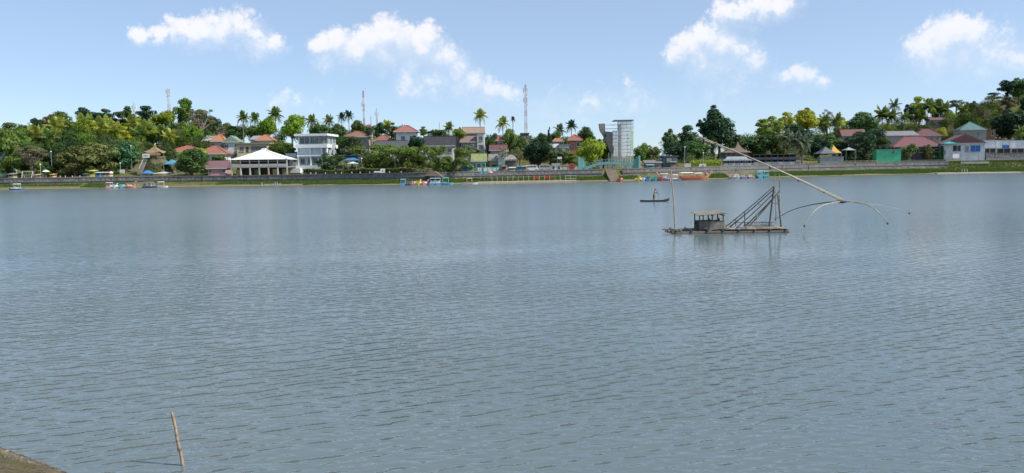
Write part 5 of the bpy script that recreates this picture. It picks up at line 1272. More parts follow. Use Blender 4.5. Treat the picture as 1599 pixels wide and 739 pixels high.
mast(262.5, 139, 172, 150, 4.2, 'pale lattice mast behind the left ridge', 7, (0.70,0.70,0.70), (0.55,0.52,0.50), drums=(0.9,), topw=0.8)
mast(209, 160, 172, 150, 2.6, 'short white mast barely showing over the left ridge', 4, (0.72,0.72,0.72), (0.62,0.62,0.62), drums=(0.8,), topw=0.8)
mast(579, 182, 196, 150, 1.2, 'tiny thin mast between two larger ones', 4, (0.6,0.6,0.6), (0.5,0.45,0.42), topw=0.7)
mast(686, 193, 206, 150, 0.8, 'hair thin antenna above the dark slate roof', 4, (0.45,0.45,0.45), (0.4,0.4,0.4), topw=0.7)
mast(857, 206, 224, 110, 1.0, 'thin antenna beside the cypress', 4, (0.5,0.5,0.5), (0.45,0.45,0.45), topw=0.7)

# ---- garden shrubs against the house fronts on the slope
def gardens():
    rs = np.random.RandomState(21); base = [crown_verts(500+i, 'round', 260)[0] for i in range(4)]; mats = ['dark','mid','olive','bright']; VV = {k: [] for k in mats}
    for x, D, w, zb, ze in HOUSE_FRONTS:
        h = ze - zb; n = int(w / 1.3) + 2
        for i in range(n):
            r = rs.uniform(0.9, 1.6); px = x - w/2 - 0.8 + (w + 1.6) * (i + rs.rand()) / n; py = D - 1.2 - r - rs.uniform(0, 1.5)
            gz = tz(px, py); top = zb + h * rs.uniform(0.25, 0.58); lz = min(max(top - gz, 1.2), 6.0)
            V = base[rs.randint(4)]; VV[mats[rs.randint(4)]].append(np.stack([V[:,0]*r+px, V[:,1]*r+py, (V[:,2]+0.9)/1.9*lz+gz], 1))
    allv = []; mi = []
    for i, k in enumerate(mats): q = np.vstack(VV[k]); allv.append(q); mi += [i]*(len(q)//4)
    V = np.vstack(allv); me = np_mesh('garden_shrubs', V, quads(len(V)//4))
    for k in mats: me.materials.append(FOL[k])
    me.polygons.foreach_set('material_index', np.array(mi, dtype=np.int32)); o = link('garden_shrubs', me); tag(o, 'leafy garden shrubs in front of the houses on the slope', 'shrubs', kind='stuff')
gardens()
# ------------------------------------------------------------------ small things along the shore
WHT = mat((0.70,0.70,0.67), 0.5, 0.3)
def bollards(us, t, group, where, h=0.75, m=None):
    b = MB(); b.lathe([(0.10,-0.2),(0.10,h*0.75),(0.14,h*0.78),(0.14,h*0.9),(0.07,h)], 8); me = None
    for i, u in enumerate(us):
        g = G(u, t)
        if me is None: o = b.build('bollard', m or WHT); me = o.data
        else: o = link('bollard', me)
        o.location = g; o.rotation_euler = (0, 0, rnd.uniform(0, 1)); tag(o, where, 'bollard', group)
bollards([84,93,101,112,124], 7.6, 'bollards on the left promenade', 'small white bollard in the row on the left promenade edge')
bollards([472,485,493,508,524,533,549,562,577,608,626], 7.6, 'bollards below the white building', 'small white bollard in the row on the promenade below the hedge')
bollards([1236,1250,1262], 7.6, 'bollards on the right promenade', 'small pale bollard in the row on the right promenade edge')
def fence(u0, u1, t, h, label, col, step=8, rails=(0.5, 0.95), name='railing', zoff=0.0, panel=None, cat='fence'):
    n = max(1, int(round((u1-u0)/step))); pts = [G(u0+(u1-u0)*i/n, t) for i in range(n+1)]; c = pts[0]
    root = empty(name, c, label, cat); m = mat(col, 0.6, 0.3)
    for p in pts:
        b = MB(); q = p - c; b.box(q.x-0.06, q.x+0.06, q.y-0.06, q.y+0.06, q.z-0.3+zoff, q.z+h+zoff); b.build('post', m, root)
    for p, q in zip(pts[:-1], pts[1:]):
        for f in rails:
            b = MB(); b.bar(p-c+Vector((0,0,h*f+zoff)), q-c+Vector((0,0,h*f+zoff)), 0.07); b.build('rail', m, root)
        if panel is not None:
            a, e = p-c, q-c; b = MB(); b.add([a+Vector((.08,.02,.1+zoff)), e+Vector((-.08,.02,.1+zoff)), e+Vector((-.08,.02,h*.88+zoff)), a+Vector((.08,.02,h*.88+zoff)), a+Vector((.08,.06,.1+zoff)), e+Vector((-.08,.06,.1+zoff)), e+Vector((-.08,.06,h*.88+zoff)), a+Vector((.08,.06,h*.88+zoff))],
                 [(0,3,2,1),(4,5,6,7),(0,1,5,4),(1,2,6,5),(2,3,7,6),(3,0,4,7)]); b.build('panel', mat(panel, 0.6, 0.3), root)
    return root
fence(755, 830, 10, 1.5, 'turquoise panel fence behind the promenade', (0.28,0.46,0.43), 7, (0.95,), panel=(0.32,0.48,0.45))
fence(832, 903, 10, 1.3, 'grey green panel fence left of the turquoise gate', (0.33,0.40,0.38), 8, (0.95,), panel=(0.36,0.42,0.40))
fence(1126, 1240, 7.4, 1.0, 'blue grey railing in front of the restaurant', (0.35,0.42,0.50), 8, (0.5,0.95))
fence(1318, 1370, 7.6, 1.1, 'sparse pale post railing left of the bright green block', (0.48,0.42,0.34), 9, (0.6,0.95))
fence(1408, 1476, 7.6, 1.0, 'dark railing in front of the maroon restaurant', (0.12,0.12,0.13), 9, (0.5,0.95), panel=(0.07,0.08,0.09))
fence(1540, 1640, 8.0, 1.3, 'pale wall rail below the white sheds', (0.45,0.45,0.44), 9, (0.4,0.95), panel=(0.30,0.29,0.27))
fence(476, 540, 12.8, 0.9, 'low white railing above the hedge below the white building', (0.7,0.7,0.68), 8, (0.5,0.95))
fence(640, 722, 12.5, 0.9, 'rough wooden railing on the slope above the thatched hut', (0.38,0.32,0.25), 6, (0.5,0.95))
# fenced landing on the water's edge
def landing():
    us = [745, 780, 815, 850, 885, 899]; c = G(820, 0.5); root = empty('landing_stage', (c.x, c.y, 0), 'long pale landing strip with thin posts at the water', 'landing')
    b = MB(); secs = []
    for u in us: p = G(u, -0.2); secs.append([(p.x-c.x, p.y-1.5-c.y, -0.5), (p.x-c.x, p.y+1.9-c.y, -0.5), (p.x-c.x, p.y+1.9-c.y, 0.62), (p.x-c.x, p.y-1.5-c.y, 0.50)])
    b.loft(secs); b.build('deck', mat((0.46,0.38,0.28), 0.9, 0.5), root)
    for u in np.arange(768, 900, 8.2):
        p = G(u, 0.9); b = MB(); b.tube([(p.x-c.x, p.y-c.y, 0.3), (p.x-c.x, p.y-c.y, 2.1)], 0.055, 6); b.build('post', mat((0.55,0.58,0.40)), root)
    for u0, u1 in ((883, 888), (888, 893), (893, 898)):
        a, e = G(u0, 0.9), G(u1, 0.9)
        for zz in (1.1, 1.9):
            b = MB(); b.bar((a.x-c.x, a.y-c.y, zz), (e.x-c.x, e.y-c.y, zz), 0.08); b.build('rail', WHT, root)
landing()
def sign(u, v0, v1, wpx, t, col, label, posts=2, mark=None):
    g = G(u, t); D = g.y; k = D/F; z1 = P(u, v0, D).z - g.z; z0 = P(u, v1, D).z - g.z; w = wpx*k; z1 = max(z1, 0.9); z0 = min(z0, z1-0.4)
    root = empty('sign_board', g, label, 'sign')
    b = MB(); b.box(-w/2, w/2, -0.05, 0.05, max(z0, 0.05), z1); bo = b.build('board', mat(col, 0.5, 0.15), root)
    if mark: b = MB(); b.box(-w*0.15, w*0.15, -0.062, -0.052, (z0+z1)/2-0.2, (z0+z1)/2+0.15); b.build('print', mat(mark, 0.5), bo)
    for sx in (-1, 1): b = MB(); b.box(sx*w*0.4-0.05, sx*w*0.4+0.05, 0.052, 0.13, -0.2, z1-0.1); b.build('post', mat((0.4,0.4,0.4)), root)
sign(597.5, 263.5, 270, 7, 8.5, (0.76,0.78,0.70), 'white notice board on the promenade right of the hedge', mark=(0.1,0.12,0.1))
sign(190.5, 265, 271, 8, 16, (0.74,0.72,0.68), 'pale notice board under the blue green tree at left')
sign(1074, 255.5, 262.5, 10, 8.5, (0.58,0.58,0.56), 'grey board on the wall left of the dragon boat')
sign(1097, 256, 262, 10.5, 8, (0.74,0.75,0.74), 'white board with small dark emblem above the dragon boat', mark=(0.05,0.05,0.07))
sign(874, 245, 248.5, 7, 15, (0.74,0.76,0.72), 'white sign under the olive tree by the grey fence')
sign(749, 262, 267, 6, 8.2, (0.74,0.74,0.72), 'white board with red mark in front of the turquoise house', mark=(0.5,0.08,0.06))
sign(1492, 240.5, 247, 10, 9.2, (0.80,0.80,0.80), 'white box sign in front of the blue window house')
def bench(u, t, label, w=2.0, m=None):
    g = G(u, t); root = empty('bench', g, label, 'bench'); mm = m or WHT
    b = MB(); b.box(-w/2, w/2, 0, 0.5, 0.42, 0.5); b.build('seat', mm, root)
    b = MB(); b.box(-w/2, w/2, 0.5, 0.56, 0.55, 0.9); b.build('backrest', mm, root)
    for sx in (-1, 1): b = MB(); b.box(sx*w*0.42-0.06, sx*w*0.42+0.06, 0.03, 0.52, -0.15, 0.418); b.build('leg', mm, root)
bench(588.5, 7.0, 'white bench at the wall left of the notice board'); bench(1420, 9.0, 'pale plank table bench in front of the maroon restaurant', 2.4)
def swing():
    g = G(40, 9); root = empty('swing_frame', g, 'pale green swing frame under the pale trunked tree', 'swing'); m = mat((0.62,0.68,0.62),0.5,0.2); k = g.y/F; w = 17*k/2
    b = MB(); b.bar((-w,0.8,2.2),(w,0.8,2.2),0.16); b.build('top_beam', m, root)
    for sx in (-1, 1):
        for yy in (0, 1.6): b = MB(); b.bar((sx*w*0.95,0.8,2.15),(sx*w*0.85,yy,-0.2),0.12); b.build('leg', m, root)
    for xx in (-0.6, 0.6):
        b = MB(); b.box(xx-0.3, xx+0.3, 0.6, 1.0, 0.5, 0.56); b.build('seat', mat((0.4,0.3,0.2)), root)
        for sx in (-0.25, 0.25): b = MB(); b.tube([(xx+sx,0.8,0.5),(xx+sx,0.8,2.15)],0.02,4); b.build('chain', mat((0.4,0.4,0.4)), root)
swing()
def lamp(u, vt, t, label, globe=True):
    g = G(u, t); h = max(2.5, P(u, vt, g.y).z - g.z); root = empty('lamp_post', g, label, 'lamp')
    b = MB(); b.tube([(0,0,-0.2),(0,0,h)], 0.055, 6); b.build('pole', mat((0.55,0.55,0.53)), root)
    b = MB(); b.blob((0,0,h+0.18), (0.24,0.24,0.24), 10, 7); b.build('globe', mat((0.82,0.82,0.80),0.3,0.05), root, True)
for u, v, t, lb in [(63,258,13,'white globe lamp right of the pale trunked tree'),(81,238,24,'white globe lamp against the very dark tree'),(188,256,17,'white globe lamp above the pale notice board'),(206,229,24,'white globe lamp left of the gazebo roof'),
    (1069,231,12,'tall globe lamp in front of the dark trees above the boats'),(1098,240,11,'tall lamp post behind the white emblem board'),(617,247.5,14,'white globe lamp beneath the layered trees'),(565,249,14,'white globe lamp right of the blue canopy')]: lamp(u, v, t, lb)
# clipped hedge
def hedge(u0, u1, t, h, w, label, mats, seed):
    rs = np.random.RandomState(seed); n = int((u1-u0)*42); C = []
    U = rs.uniform(u0, u1, n); T_ = t + rs.uniform(-w/2, w/2, n)
    us = np.linspace(u0, u1, 40); gs = [G(u, t) for u in us]
    gx = np.interp(U, us, [p.x for p in gs]); gy = np.interp(U, us, [p.y for p in gs]) + (T_ - t); gz = np.interp(U, us, [p.z for p in gs])
    C = np.stack([gx, gy, gz + h*np.sqrt(rs.uniform(0,1,n))*(0.8+0.35*vnoise(gx, gy, 2.0, 8))], 1)
    N_ = rs.normal(size=(n,3)); N_[:,2] += 0.9; N_[:,1] -= 0.6; N_ /= np.linalg.norm(N_,axis=1)[:,None]
    V = leaf_quads(rs, C, N_, 0.20); o = link('hedge', np_mesh('hedge', V, quads(n)), FOL[mats]); tag(o, label, 'hedge')
hedge(474, 650, 13.6, 1.9, 2.6, 'long brownish green hedge behind the promenade below the white building', 'olive', 3)
hedge(1078, 1126, 13.5, 2.6, 4.0, 'bright grassy hedge bank between the boats and the restaurant', 'bright', 4)
hedge(640, 724, 14.5, 1.2, 3.0, 'green planted slope above the thatched hut', 'mid', 5)
# tufted shore grass
def tufts(name, spec, label, m, seed):
    rs = np.random.RandomState(seed); VV = []
    for u0, u1, t0, t1, dens in spec:
        n = int((u1-u0)*dens); us = np.linspace(u0, u1, 30); gs = [G(u, 0) for u in us]
        U = rs.uniform(u0, u1, n); T_ = rs.uniform(t0, t1, n); x = np.interp(U, us, [p.x for p in gs]); y = np.interp(U, us, [p.y for p in gs]) + T_
        z = terrain(x, y); h = rs.uniform(0.15, 0.42, n); a = rs.uniform(0, 3.14, n); w = rs.uniform(0.05,0.12,n)
        dx, dy = np.cos(a)*w, np.sin(a)*w; lx, ly = rs.normal(0,.1,n), rs.normal(0,.1,n)
        VV.append(np.stack([np.stack([x-dx,y-dy,z-.03],1), np.stack([x+dx,y+dy,z-.03],1), np.stack([x+dx*.3+lx,y+dy*.3+ly,z+h],1), np.stack([x-dx*.3+lx,y-dy*.3+ly,z+h],1)],1).reshape(-1,3))
    V = np.vstack(VV); o = link(name, np_mesh(name, V, quads(len(V)//4)), FOL[m]); tag(o, label, 'grass', kind='stuff')
tufts('shore_grass', [(-250,110,3.5,6,20),(120,180,1.0,6,90),(330,470,2.6,6,40),(470,640,1.2,6,110),(640,760,2,6,70),(760,905,2.6,6,110),(905,1000,2,6,50),(1108,1140,1,6,110),(1200,1480,1.2,6,120),(1480,1700,1.5,8,140)], 'rough grass on the bank below the retaining walls', 'mid', 9)

# ------------------------------------------------------------------ thatched hut, steps, jetty at the right
def thatch_hut():
    g = W(674, 288.4); g = G(676, 2.4); D = g.y; k = D/F; root = empty('thatched_hut', g, 'low thatched hut at the water behind the pedal boats', 'hut'); w = 29*k
    b = MB(); e = 1.9; b.add([(-w/2,-0.5,e),(w/2,-0.5,e-0.35),(w/2,4,e-0.35),(-w/2,4,e),(-w*0.18,-0.3,e+1.5),(w*0.16,3.4,e+1.15),(-w*0.18,3.6,e+1.5),(w*0.10,-0.2,e+1.35)],
                 [(0,1,7,4),(1,2,5,7),(2,3,6,5),(3,0,4,6),(4,7,5,6),(0,3,2,1)]); b.build('roof', mat((0.22,0.17,0.13),0.95,0.6,1.2), root)
    for xx in (-w*0.42, -w*0.1, w*0.22, w*0.42):
        for yy in (0.1, 3.2): b = MB(); b.tube([(xx,yy,-1.0),(xx,yy,e)],0.08,6); b.build('post', bark, root)
    b = MB(); b.box(-w*0.45, w*0.42, 1.8, 1.9, 0, e-0.4); b.build('screen', mat((0.10,0.07,0.055)), root)
    b = MB(); b.box(-w*0.46, w*0.44, 0, 3.4, -0.5, 0.08); b.build('floor', mat((0.25,0.19,0.14)), root)
thatch_hut()
def jetty():
    c = W(1500, 270.6); root = empty('pale_jetty', (c.x, c.y, 0), 'long pale jetty with white posts in front of the blue window house', 'jetty')
    a, e = W(1462, 272.2), W(1592, 270.0)
    b = MB(); secs = []
    for s in np.linspace(0, 1, 14): p = a.lerp(e, s); secs.append([(p.x-c.x,p.y-1.0-c.y,-0.5),(p.x-c.x,p.y+1.0-c.y,-0.5),(p.x-c.x,p.y+1.0-c.y,0.42),(p.x-c.x,p.y-1.0-c.y,0.34)])
    b.loft(secs); b.build('deck', mat((0.50,0.46,0.40),0.9,0.4), root)
    for u in (1483, 1491.5, 1502, 1506, 1510):
        p = W(u, 271); b = MB(); b.tube([(p.x-c.x,p.y-c.y,0.2),(p.x-c.x,p.y-c.y,1.75)],0.13,7); b.build('post', WHT, root)
    p, q = W(1488, 271.4), W(1511, 271.1); b = MB(); b.box(p.x-c.x, q.x-c.x, p.y-2.4-c.y, p.y-1.3-c.y, -0.2, 0.5); b.build('red_float', mat((0.45,0.12,0.09)), root)
jetty()
def quay():
    g = G(1505, 7.5); root = empty('house_terrace', g, 'concrete terrace with ledge under the blue window house', 'terrace'); k = g.y/F
    z = lambda v: P(1505, v, g.y).z - g.z
    for a, e, v0, v1, y0, m in ((1475,1500,254,249,-0.2,(0.40,0.36,0.28)),(1500,1540,262,254.5,-0.6,(0.26,0.24,0.22)),(1498,1542,254.4,252.8,-0.9,(0.44,0.43,0.40)),(1478,1500,262,254.3,0.6,(0.05,0.05,0.05))):
        b = MB(); b.box((a-1505)*k, (e-1505)*k, y0, 3.6, z(v0)-0.4, z(v1)); b.build('block', mat(m,0.9,0.4), root)
    st = MB()
    for i in range(7): st.box((1527-1505)*k-0.9, (1527-1505)*k+0.9, -1.0-i*0.5, -0.5-i*0.5-0.002, z(262)-0.5-i*0.28, z(262)-i*0.28)
    st.build('steps', mat((0.36,0.35,0.32)), root)
    for a, e in ((1540, 1552),(1553,1640)):
        o = empty('low_wall', G((a+e)/2, 9.5), 'grey rubble wall below the white sheds, %s' % ('short left piece' if a == 1540 else 'long right piece'), 'wall'); c = o.location; b = MB()
        p, q = G(a, 9.5), G(e, 9.5); zt = P((a+e)/2, 239.5, c.y).z - c.z; b.box(p.x-c.x, q.x-c.x, 0, 0.5, -3.0, zt); b.build('stonework', wall_m, o)
        b = MB(); b.box(p.x-c.x-.05, q.x-c.x+.05, -0.08, 0.58, zt+.003, zt+0.2); b.build('coping', cope_m, o)
quay()
def shed_base():
    for a, e, lb in ((1536,1553,'base with gap shade painted dark under the leftmost white shed'),(1556,1576,'base with gap shade painted dark under the shed with the blue window'),(1579,1626,'base with gap shade painted dark under the shed at the right edge')):
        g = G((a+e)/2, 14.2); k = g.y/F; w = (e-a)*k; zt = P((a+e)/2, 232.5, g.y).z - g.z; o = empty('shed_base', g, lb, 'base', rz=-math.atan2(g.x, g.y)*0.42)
        b = MB(); b.box(-w/2, w/2, 0, 0.5, -0.5, zt); b.build('gap_shade', mat((0.07,0.065,0.06),0.9,0.4), o)  # solid block, coloured dark as the shade in the open gap
        b = MB(); b.box(-w/2-0.1, w/2+0.1, -0.25, 0.5, zt+.003, zt+0.22); b.build('floor_slab', mat((0.42,0.42,0.41)), o)
        n = max(2, int(w/2.2))
        for i in range(n+1): xx = -w/2+0.15+(w-0.3)*i/n; b = MB(); b.box(xx-0.15, xx+0.15, -0.2, 0.0, -0.5, zt); b.build('pier', mat((0.34,0.33,0.31)), o)
shed_base()
# sunshades on the landing, red playthings, rubble
parasol(750, 274, 4.0, 4.6, (0.06,0.15,0.36), 'navy parasol at the left end of the landing', 2.3)
parasol(756.5, 275, 4.0, 4.2, (0.05,0.16,0.20), 'dark teal parasol on the landing, left one', 2.2)
parasol(761, 275, 4.2, 4.0, (0.04,0.15,0.17), 'dark teal parasol on the landing, right one', 2.2)
parasol(765.5, 273, 4.0, 4.4, (0.70,0.28,0.26), 'pink red parasol on the landing', 2.4)
def lounger(u, t, col, label):
    g = G(u, t); root = empty('plastic_chair', g, label, 'chair'); m = mat(col, 0.45, 0.15)
    b = MB(); b.box(-0.6,0.6,0,0.6,0.4,0.48); b.build('seat', m, root); b = MB(); b.box(-0.6,0.6,0.6,0.68,0.48,1.2); b.build('backrest', m, root)
    for sx in (-.52,.52):
        for yy in (.08,.56): b = MB(); b.box(sx-.05,sx+.05,yy-.05,yy+.05,-.2,.398); b.build('leg', m, root)
lounger(836, 3, (0.42,0.08,0.06), 'red plastic seat on the grass behind the landing, left pair'); lounger(840, 3.4, (0.42,0.08,0.06), 'red plastic seat on the grass behind the landing, right of the left pair')
lounger(853, 3, (0.40,0.07,0.06), 'red plastic seat on the grass behind the landing, left of the right pair'); lounger(858, 3.2, (0.40,0.07,0.06), 'red plastic seat on the grass behind the landing, rightmost')

# ------------------------------------------------------------------ boats
def hull(b, L, Wd, zb, zt, bow=0.35, stern=0.8, sheer=0.12, n=9):
    secs = []
    for i in range(n):
        s = i/(n-1); x = -L/2 + L*s
        wf = stern + (1-stern)*min(1, s*3) if s < 0.34 else 1 - (1-bow*0.3)*max(0, (s-0.62)/0.38)**1.7
        hw = Wd/2*wf; z1 = zt + sheer*((2*s-1)**2); z0 = zb + 0.22*max(0, (s-0.8)/0.2)**2
        secs.append([(x,-hw,z1),(x,-hw*0.86,z0+(zt-zb)*0.35),(x,-hw*0.5,z0),(x,hw*0.5,z0),(x,hw*0.86,z0+(zt-zb)*0.35),(x,hw,z1)])
    return b.loft(secs)
def pedal_boat(u, v, label, c1, c2, canopy_c=None, kind='plain', yaw=90, L=2.5, s=1.0, grp='pedal boats along the shore'):
    p = G(u, -2.3); p.z = 0.0; root = empty('pedal_boat', p, label, 'boat', grp, rz=R_(yaw)); root.scale = (s, s, s)
    fadec = lambda c: tuple(0.78 * q + 0.13 * sum(c) / 3 + 0.02 for q in c)
    c1, c2 = fadec(c1), fadec(c2); canopy_c = fadec(canopy_c) if canopy_c else None
    m1, m2 = mat(c1, 0.4, 0.3, 1.5, 0, 0.5), mat(c2, 0.4, 0.3, 1.5, 0, 0.5)
    b = MB(); hull(b, L, 1.5, -0.25, 0.42); b.build('hull', m1, root, True)
    b = MB(); b.loft([[(-L*0.40,-0.62,0.43),(L*0.25,-0.6,0.43),(L*0.25,0.6,0.43),(-L*0.40,0.62,0.43)],[(-L*0.37,-0.55,0.62),(L*0.18,-0.5,0.56),(L*0.18,0.5,0.56),(-L*0.37,0.55,0.62)]]); b.build('deck', m2, root)
    for sy in (-0.28, 0.28):
        b = MB(); b.box(-0.45, 0.0, sy-0.22, sy+0.22, 0.56, 0.74); b.box(-0.55, -0.452, sy-0.22, sy+0.22, 0.56, 1.15); b.build('seat', m2, root)
    if canopy_c:
        b = MB(); b.loft([[(-0.95,-0.72,1.62),(0.75,-0.72,1.62),(0.75,0.72,1.62),(-0.95,0.72,1.62)],[(-0.8,-0.6,1.78),(0.6,-0.6,1.78),(0.6,0.6,1.78),(-0.8,0.6,1.78)]]); b.build('canopy', mat(canopy_c,0.4,0.12), root)
        for x in (-0.8, 0.6):
            for sy in (-0.6, 0.6): b = MB(); b.tube([(x,sy,0.45),(x,sy,1.63)],0.03,5); b.build('post', WHT, root)
    if kind in ('swan', 'duck'):
        b = MB(); h = 1.55 if kind == 'swan' else 1.05
        b.tube([(L*0.30,0,0.4),(L*0.42,0,0.75),(L*0.36,0,h*0.85),(L*0.44,0,h+0.15)], [0.30,0.20,0.15,0.17], 8); b.blob((L*0.47,0,h+0.2), (0.28,0.22,0.22)); b.build('neck', m1, root, True)
        b = MB(); b.tube([(L*0.55,0,h+0.2),(L*0.68,0,h+0.12)],[0.09,0.02],6); b.build('beak', mat((0.75,0.35,0.05),0.4), root)
        for sy in (-1, 1): b = MB(); b.blob((-0.1,sy*0.72,0.62),(0.85,0.14,0.34)); b.build('wing', m2, root, True)
    if kind == 'fish':
        b = MB(); b.blob((L*0.15,0,0.6),(0.9,0.68,0.55)); b.build('shell', m2, root, True)
        b = MB(); b.prism_y([(-L*0.45,0.5),(-L*0.72,1.25),(-L*0.5,0.85),(-L*0.62,0.4)], -0.08, 0.08); b.build('tail', m1, root)
        for sy in (-0.4, 0.4): b = MB(); b.blob((L*0.42,sy,0.85),(0.14,0.12,0.14)); b.build('eye', mat((0.8,0.8,0.8),0.3,0.05), root, True)
    return root
PB = pedal_boat
W_ = (0.78,0.78,0.78); BL = (0.05,0.22,0.55); SKY = (0.10,0.45,0.68); YE = (0.75,0.58,0.05); PK = (0.75,0.30,0.38); RD = (0.55,0.07,0.05); TQ = (0.04,0.45,0.42); NV = (0.04,0.06,0.16); OR = (0.62,0.24,0.10)
PB(25, 294, 'blue and white covered boat alone at the far left wall', BL, W_, W_, yaw=8, L=4.0)
PB(169.5, 293.4, 'pink pedal boat, leftmost of the left group', PK, (0.7,0.4,0.45), (0.78,0.5,0.55), yaw=95)
PB(177.5, 293.3, 'pale blue green pedal boat beside the pink one', (0.35,0.62,0.58), W_, None, 'duck', yaw=80)
PB(188.5, 293.0, 'teal blue pedal boat in the left group', SKY, (0.15,0.5,0.6), None, 'fish', yaw=100)
PB(201.5, 292.8, 'coral red pedal boat with raised horned front', (0.70,0.26,0.20), (0.78,0.42,0.34), None, 'swan', yaw=15, L=3.2)
PB(226, 292.6, 'dark navy pedal boat left of the tensile tent, first', NV, (0.25,0.25,0.30), (0.15,0.17,0.2), yaw=90)
PB(234, 292.5, 'dark navy pedal boat left of the tensile tent, second', NV, (0.45,0.45,0.48), (0.2,0.2,0.24), yaw=85)
PB(242, 292.4, 'dark navy pedal boat left of the tensile tent, third', (0.05,0.07,0.18), (0.4,0.42,0.48), None, yaw=92)
PB(251, 292.4, 'white and red edged boat under the tensile tent', W_, (0.55,0.25,0.18), (0.75,0.72,0.68), yaw=12, L=3.4)
PB(629, 289.8, 'blue pedal boat, leftmost of the central group', SKY, BL, (0.15,0.4,0.65), yaw=92)
PB(637.5, 289.7, 'dark hulled pedal boat right of the leftmost blue one', NV, (0.2,0.2,0.25), None, yaw=90)
PB(645, 289.5, 'pink fish shaped pedal boat left of the yellow one', PK, (0.78,0.45,0.5), None, 'fish', yaw=80)
PB(653, 289.4, 'bright yellow duck pedal boat of the central group', YE, (0.78,0.65,0.1), None, 'duck', yaw=70, s=1.1)
PB(663, 289.2, 'pink duck pedal boat right of the yellow one', PK, (0.78,0.55,0.6), None, 'duck', yaw=50, s=1.05)
PB(675.5, 289.0, 'blue and white covered pedal boat, left of a pair', SKY, W_, (0.2,0.5,0.72), yaw=88, s=1.1)
PB(683.5, 288.9, 'blue and white covered pedal boat, right of a pair', (0.12,0.4,0.65), W_, (0.25,0.52,0.7), yaw=92, s=1.1)
PB(696, 288.8, 'wide turquoise covered boat, rightmost of the central group', SKY, TQ, (0.10,0.50,0.66), yaw=6, L=3.4, s=1.15)
PB(733, 287.4, 'white boat with red stripe and dark roof left of the landing', W_, RD, (0.45,0.33,0.30), yaw=10, L=4.4, s=1.0)
PB(968, 283.4, 'red crab like pedal boat pulled up at the dirt ramp', RD, (0.6,0.12,0.08), None, 'fish', yaw=60)
PB(997, 283.2, 'yellow duck pedal boat right of the dirt ramp', YE, (0.78,0.62,0.1), None, 'duck', yaw=60)
PB(1004, 283.0, 'white round fish pedal boat beside the yellow duck', W_, (0.75,0.76,0.78), None, 'fish', yaw=75)
PB(1011.5, 282.8, 'blue fish pedal boat left of the green turquoise one', SKY, BL, None, 'fish', yaw=80, s=1.15)
PB(1021.5, 282.6, 'green turquoise pedal boat left of the tall raft pole', TQ, (0.06,0.5,0.42), None, 'fish', yaw=85, s=1.15)
PB(1032, 282.2, 'red flat pedal boat just left of the tall raft pole', RD, (0.65,0.15,0.10), None, yaw=70)
PB(1036, 281.4, 'large swan boat with white wing roof behind the tall raft pole', PK, (0.75,0.5,0.5), W_, 'swan', yaw=160, L=3.4, s=1.25)
PB(1042.5, 282, 'blue pedal boat just right of the tall raft pole', BL, SKY, None, yaw=85, s=1.1)
PB(1054, 281.8, 'blue and white boat with flat white roof', BL, W_, W_, yaw=10, L=3.6)
PB(1142, 279.5, 'pinkish duck pedal boat, leftmost of the right group', (0.62,0.40,0.40), (0.7,0.55,0.55), None, 'fish', yaw=80, s=1.2)
PB(1150, 279.3, 'white round pedal boat in the right group', W_, (0.78,0.74,0.76), None, 'fish', yaw=80, s=1.3)
PB(1160, 279.0, 'blue violet pedal boat in the right group', (0.18,0.22,0.60), (0.5,0.5,0.7), None, yaw=88, s=1.1)
PB(1171, 278.7, 'pink trimmed pedal boat in the right group', (0.60,0.25,0.42), (0.75,0.65,0.7), None, yaw=88, s=1.1)
PB(1185, 278.4, 'turquoise covered boat, left of a pair at the right', (0.06,0.50,0.58), SKY, (0.12,0.55,0.62), 'duck', yaw=95, s=1.35)
PB(1195, 278.2, 'turquoise covered boat, right of a pair at the right', (0.05,0.46,0.56), (0.2,0.6,0.66), (0.10,0.52,0.60), 'swan', yaw=85, s=1.3)
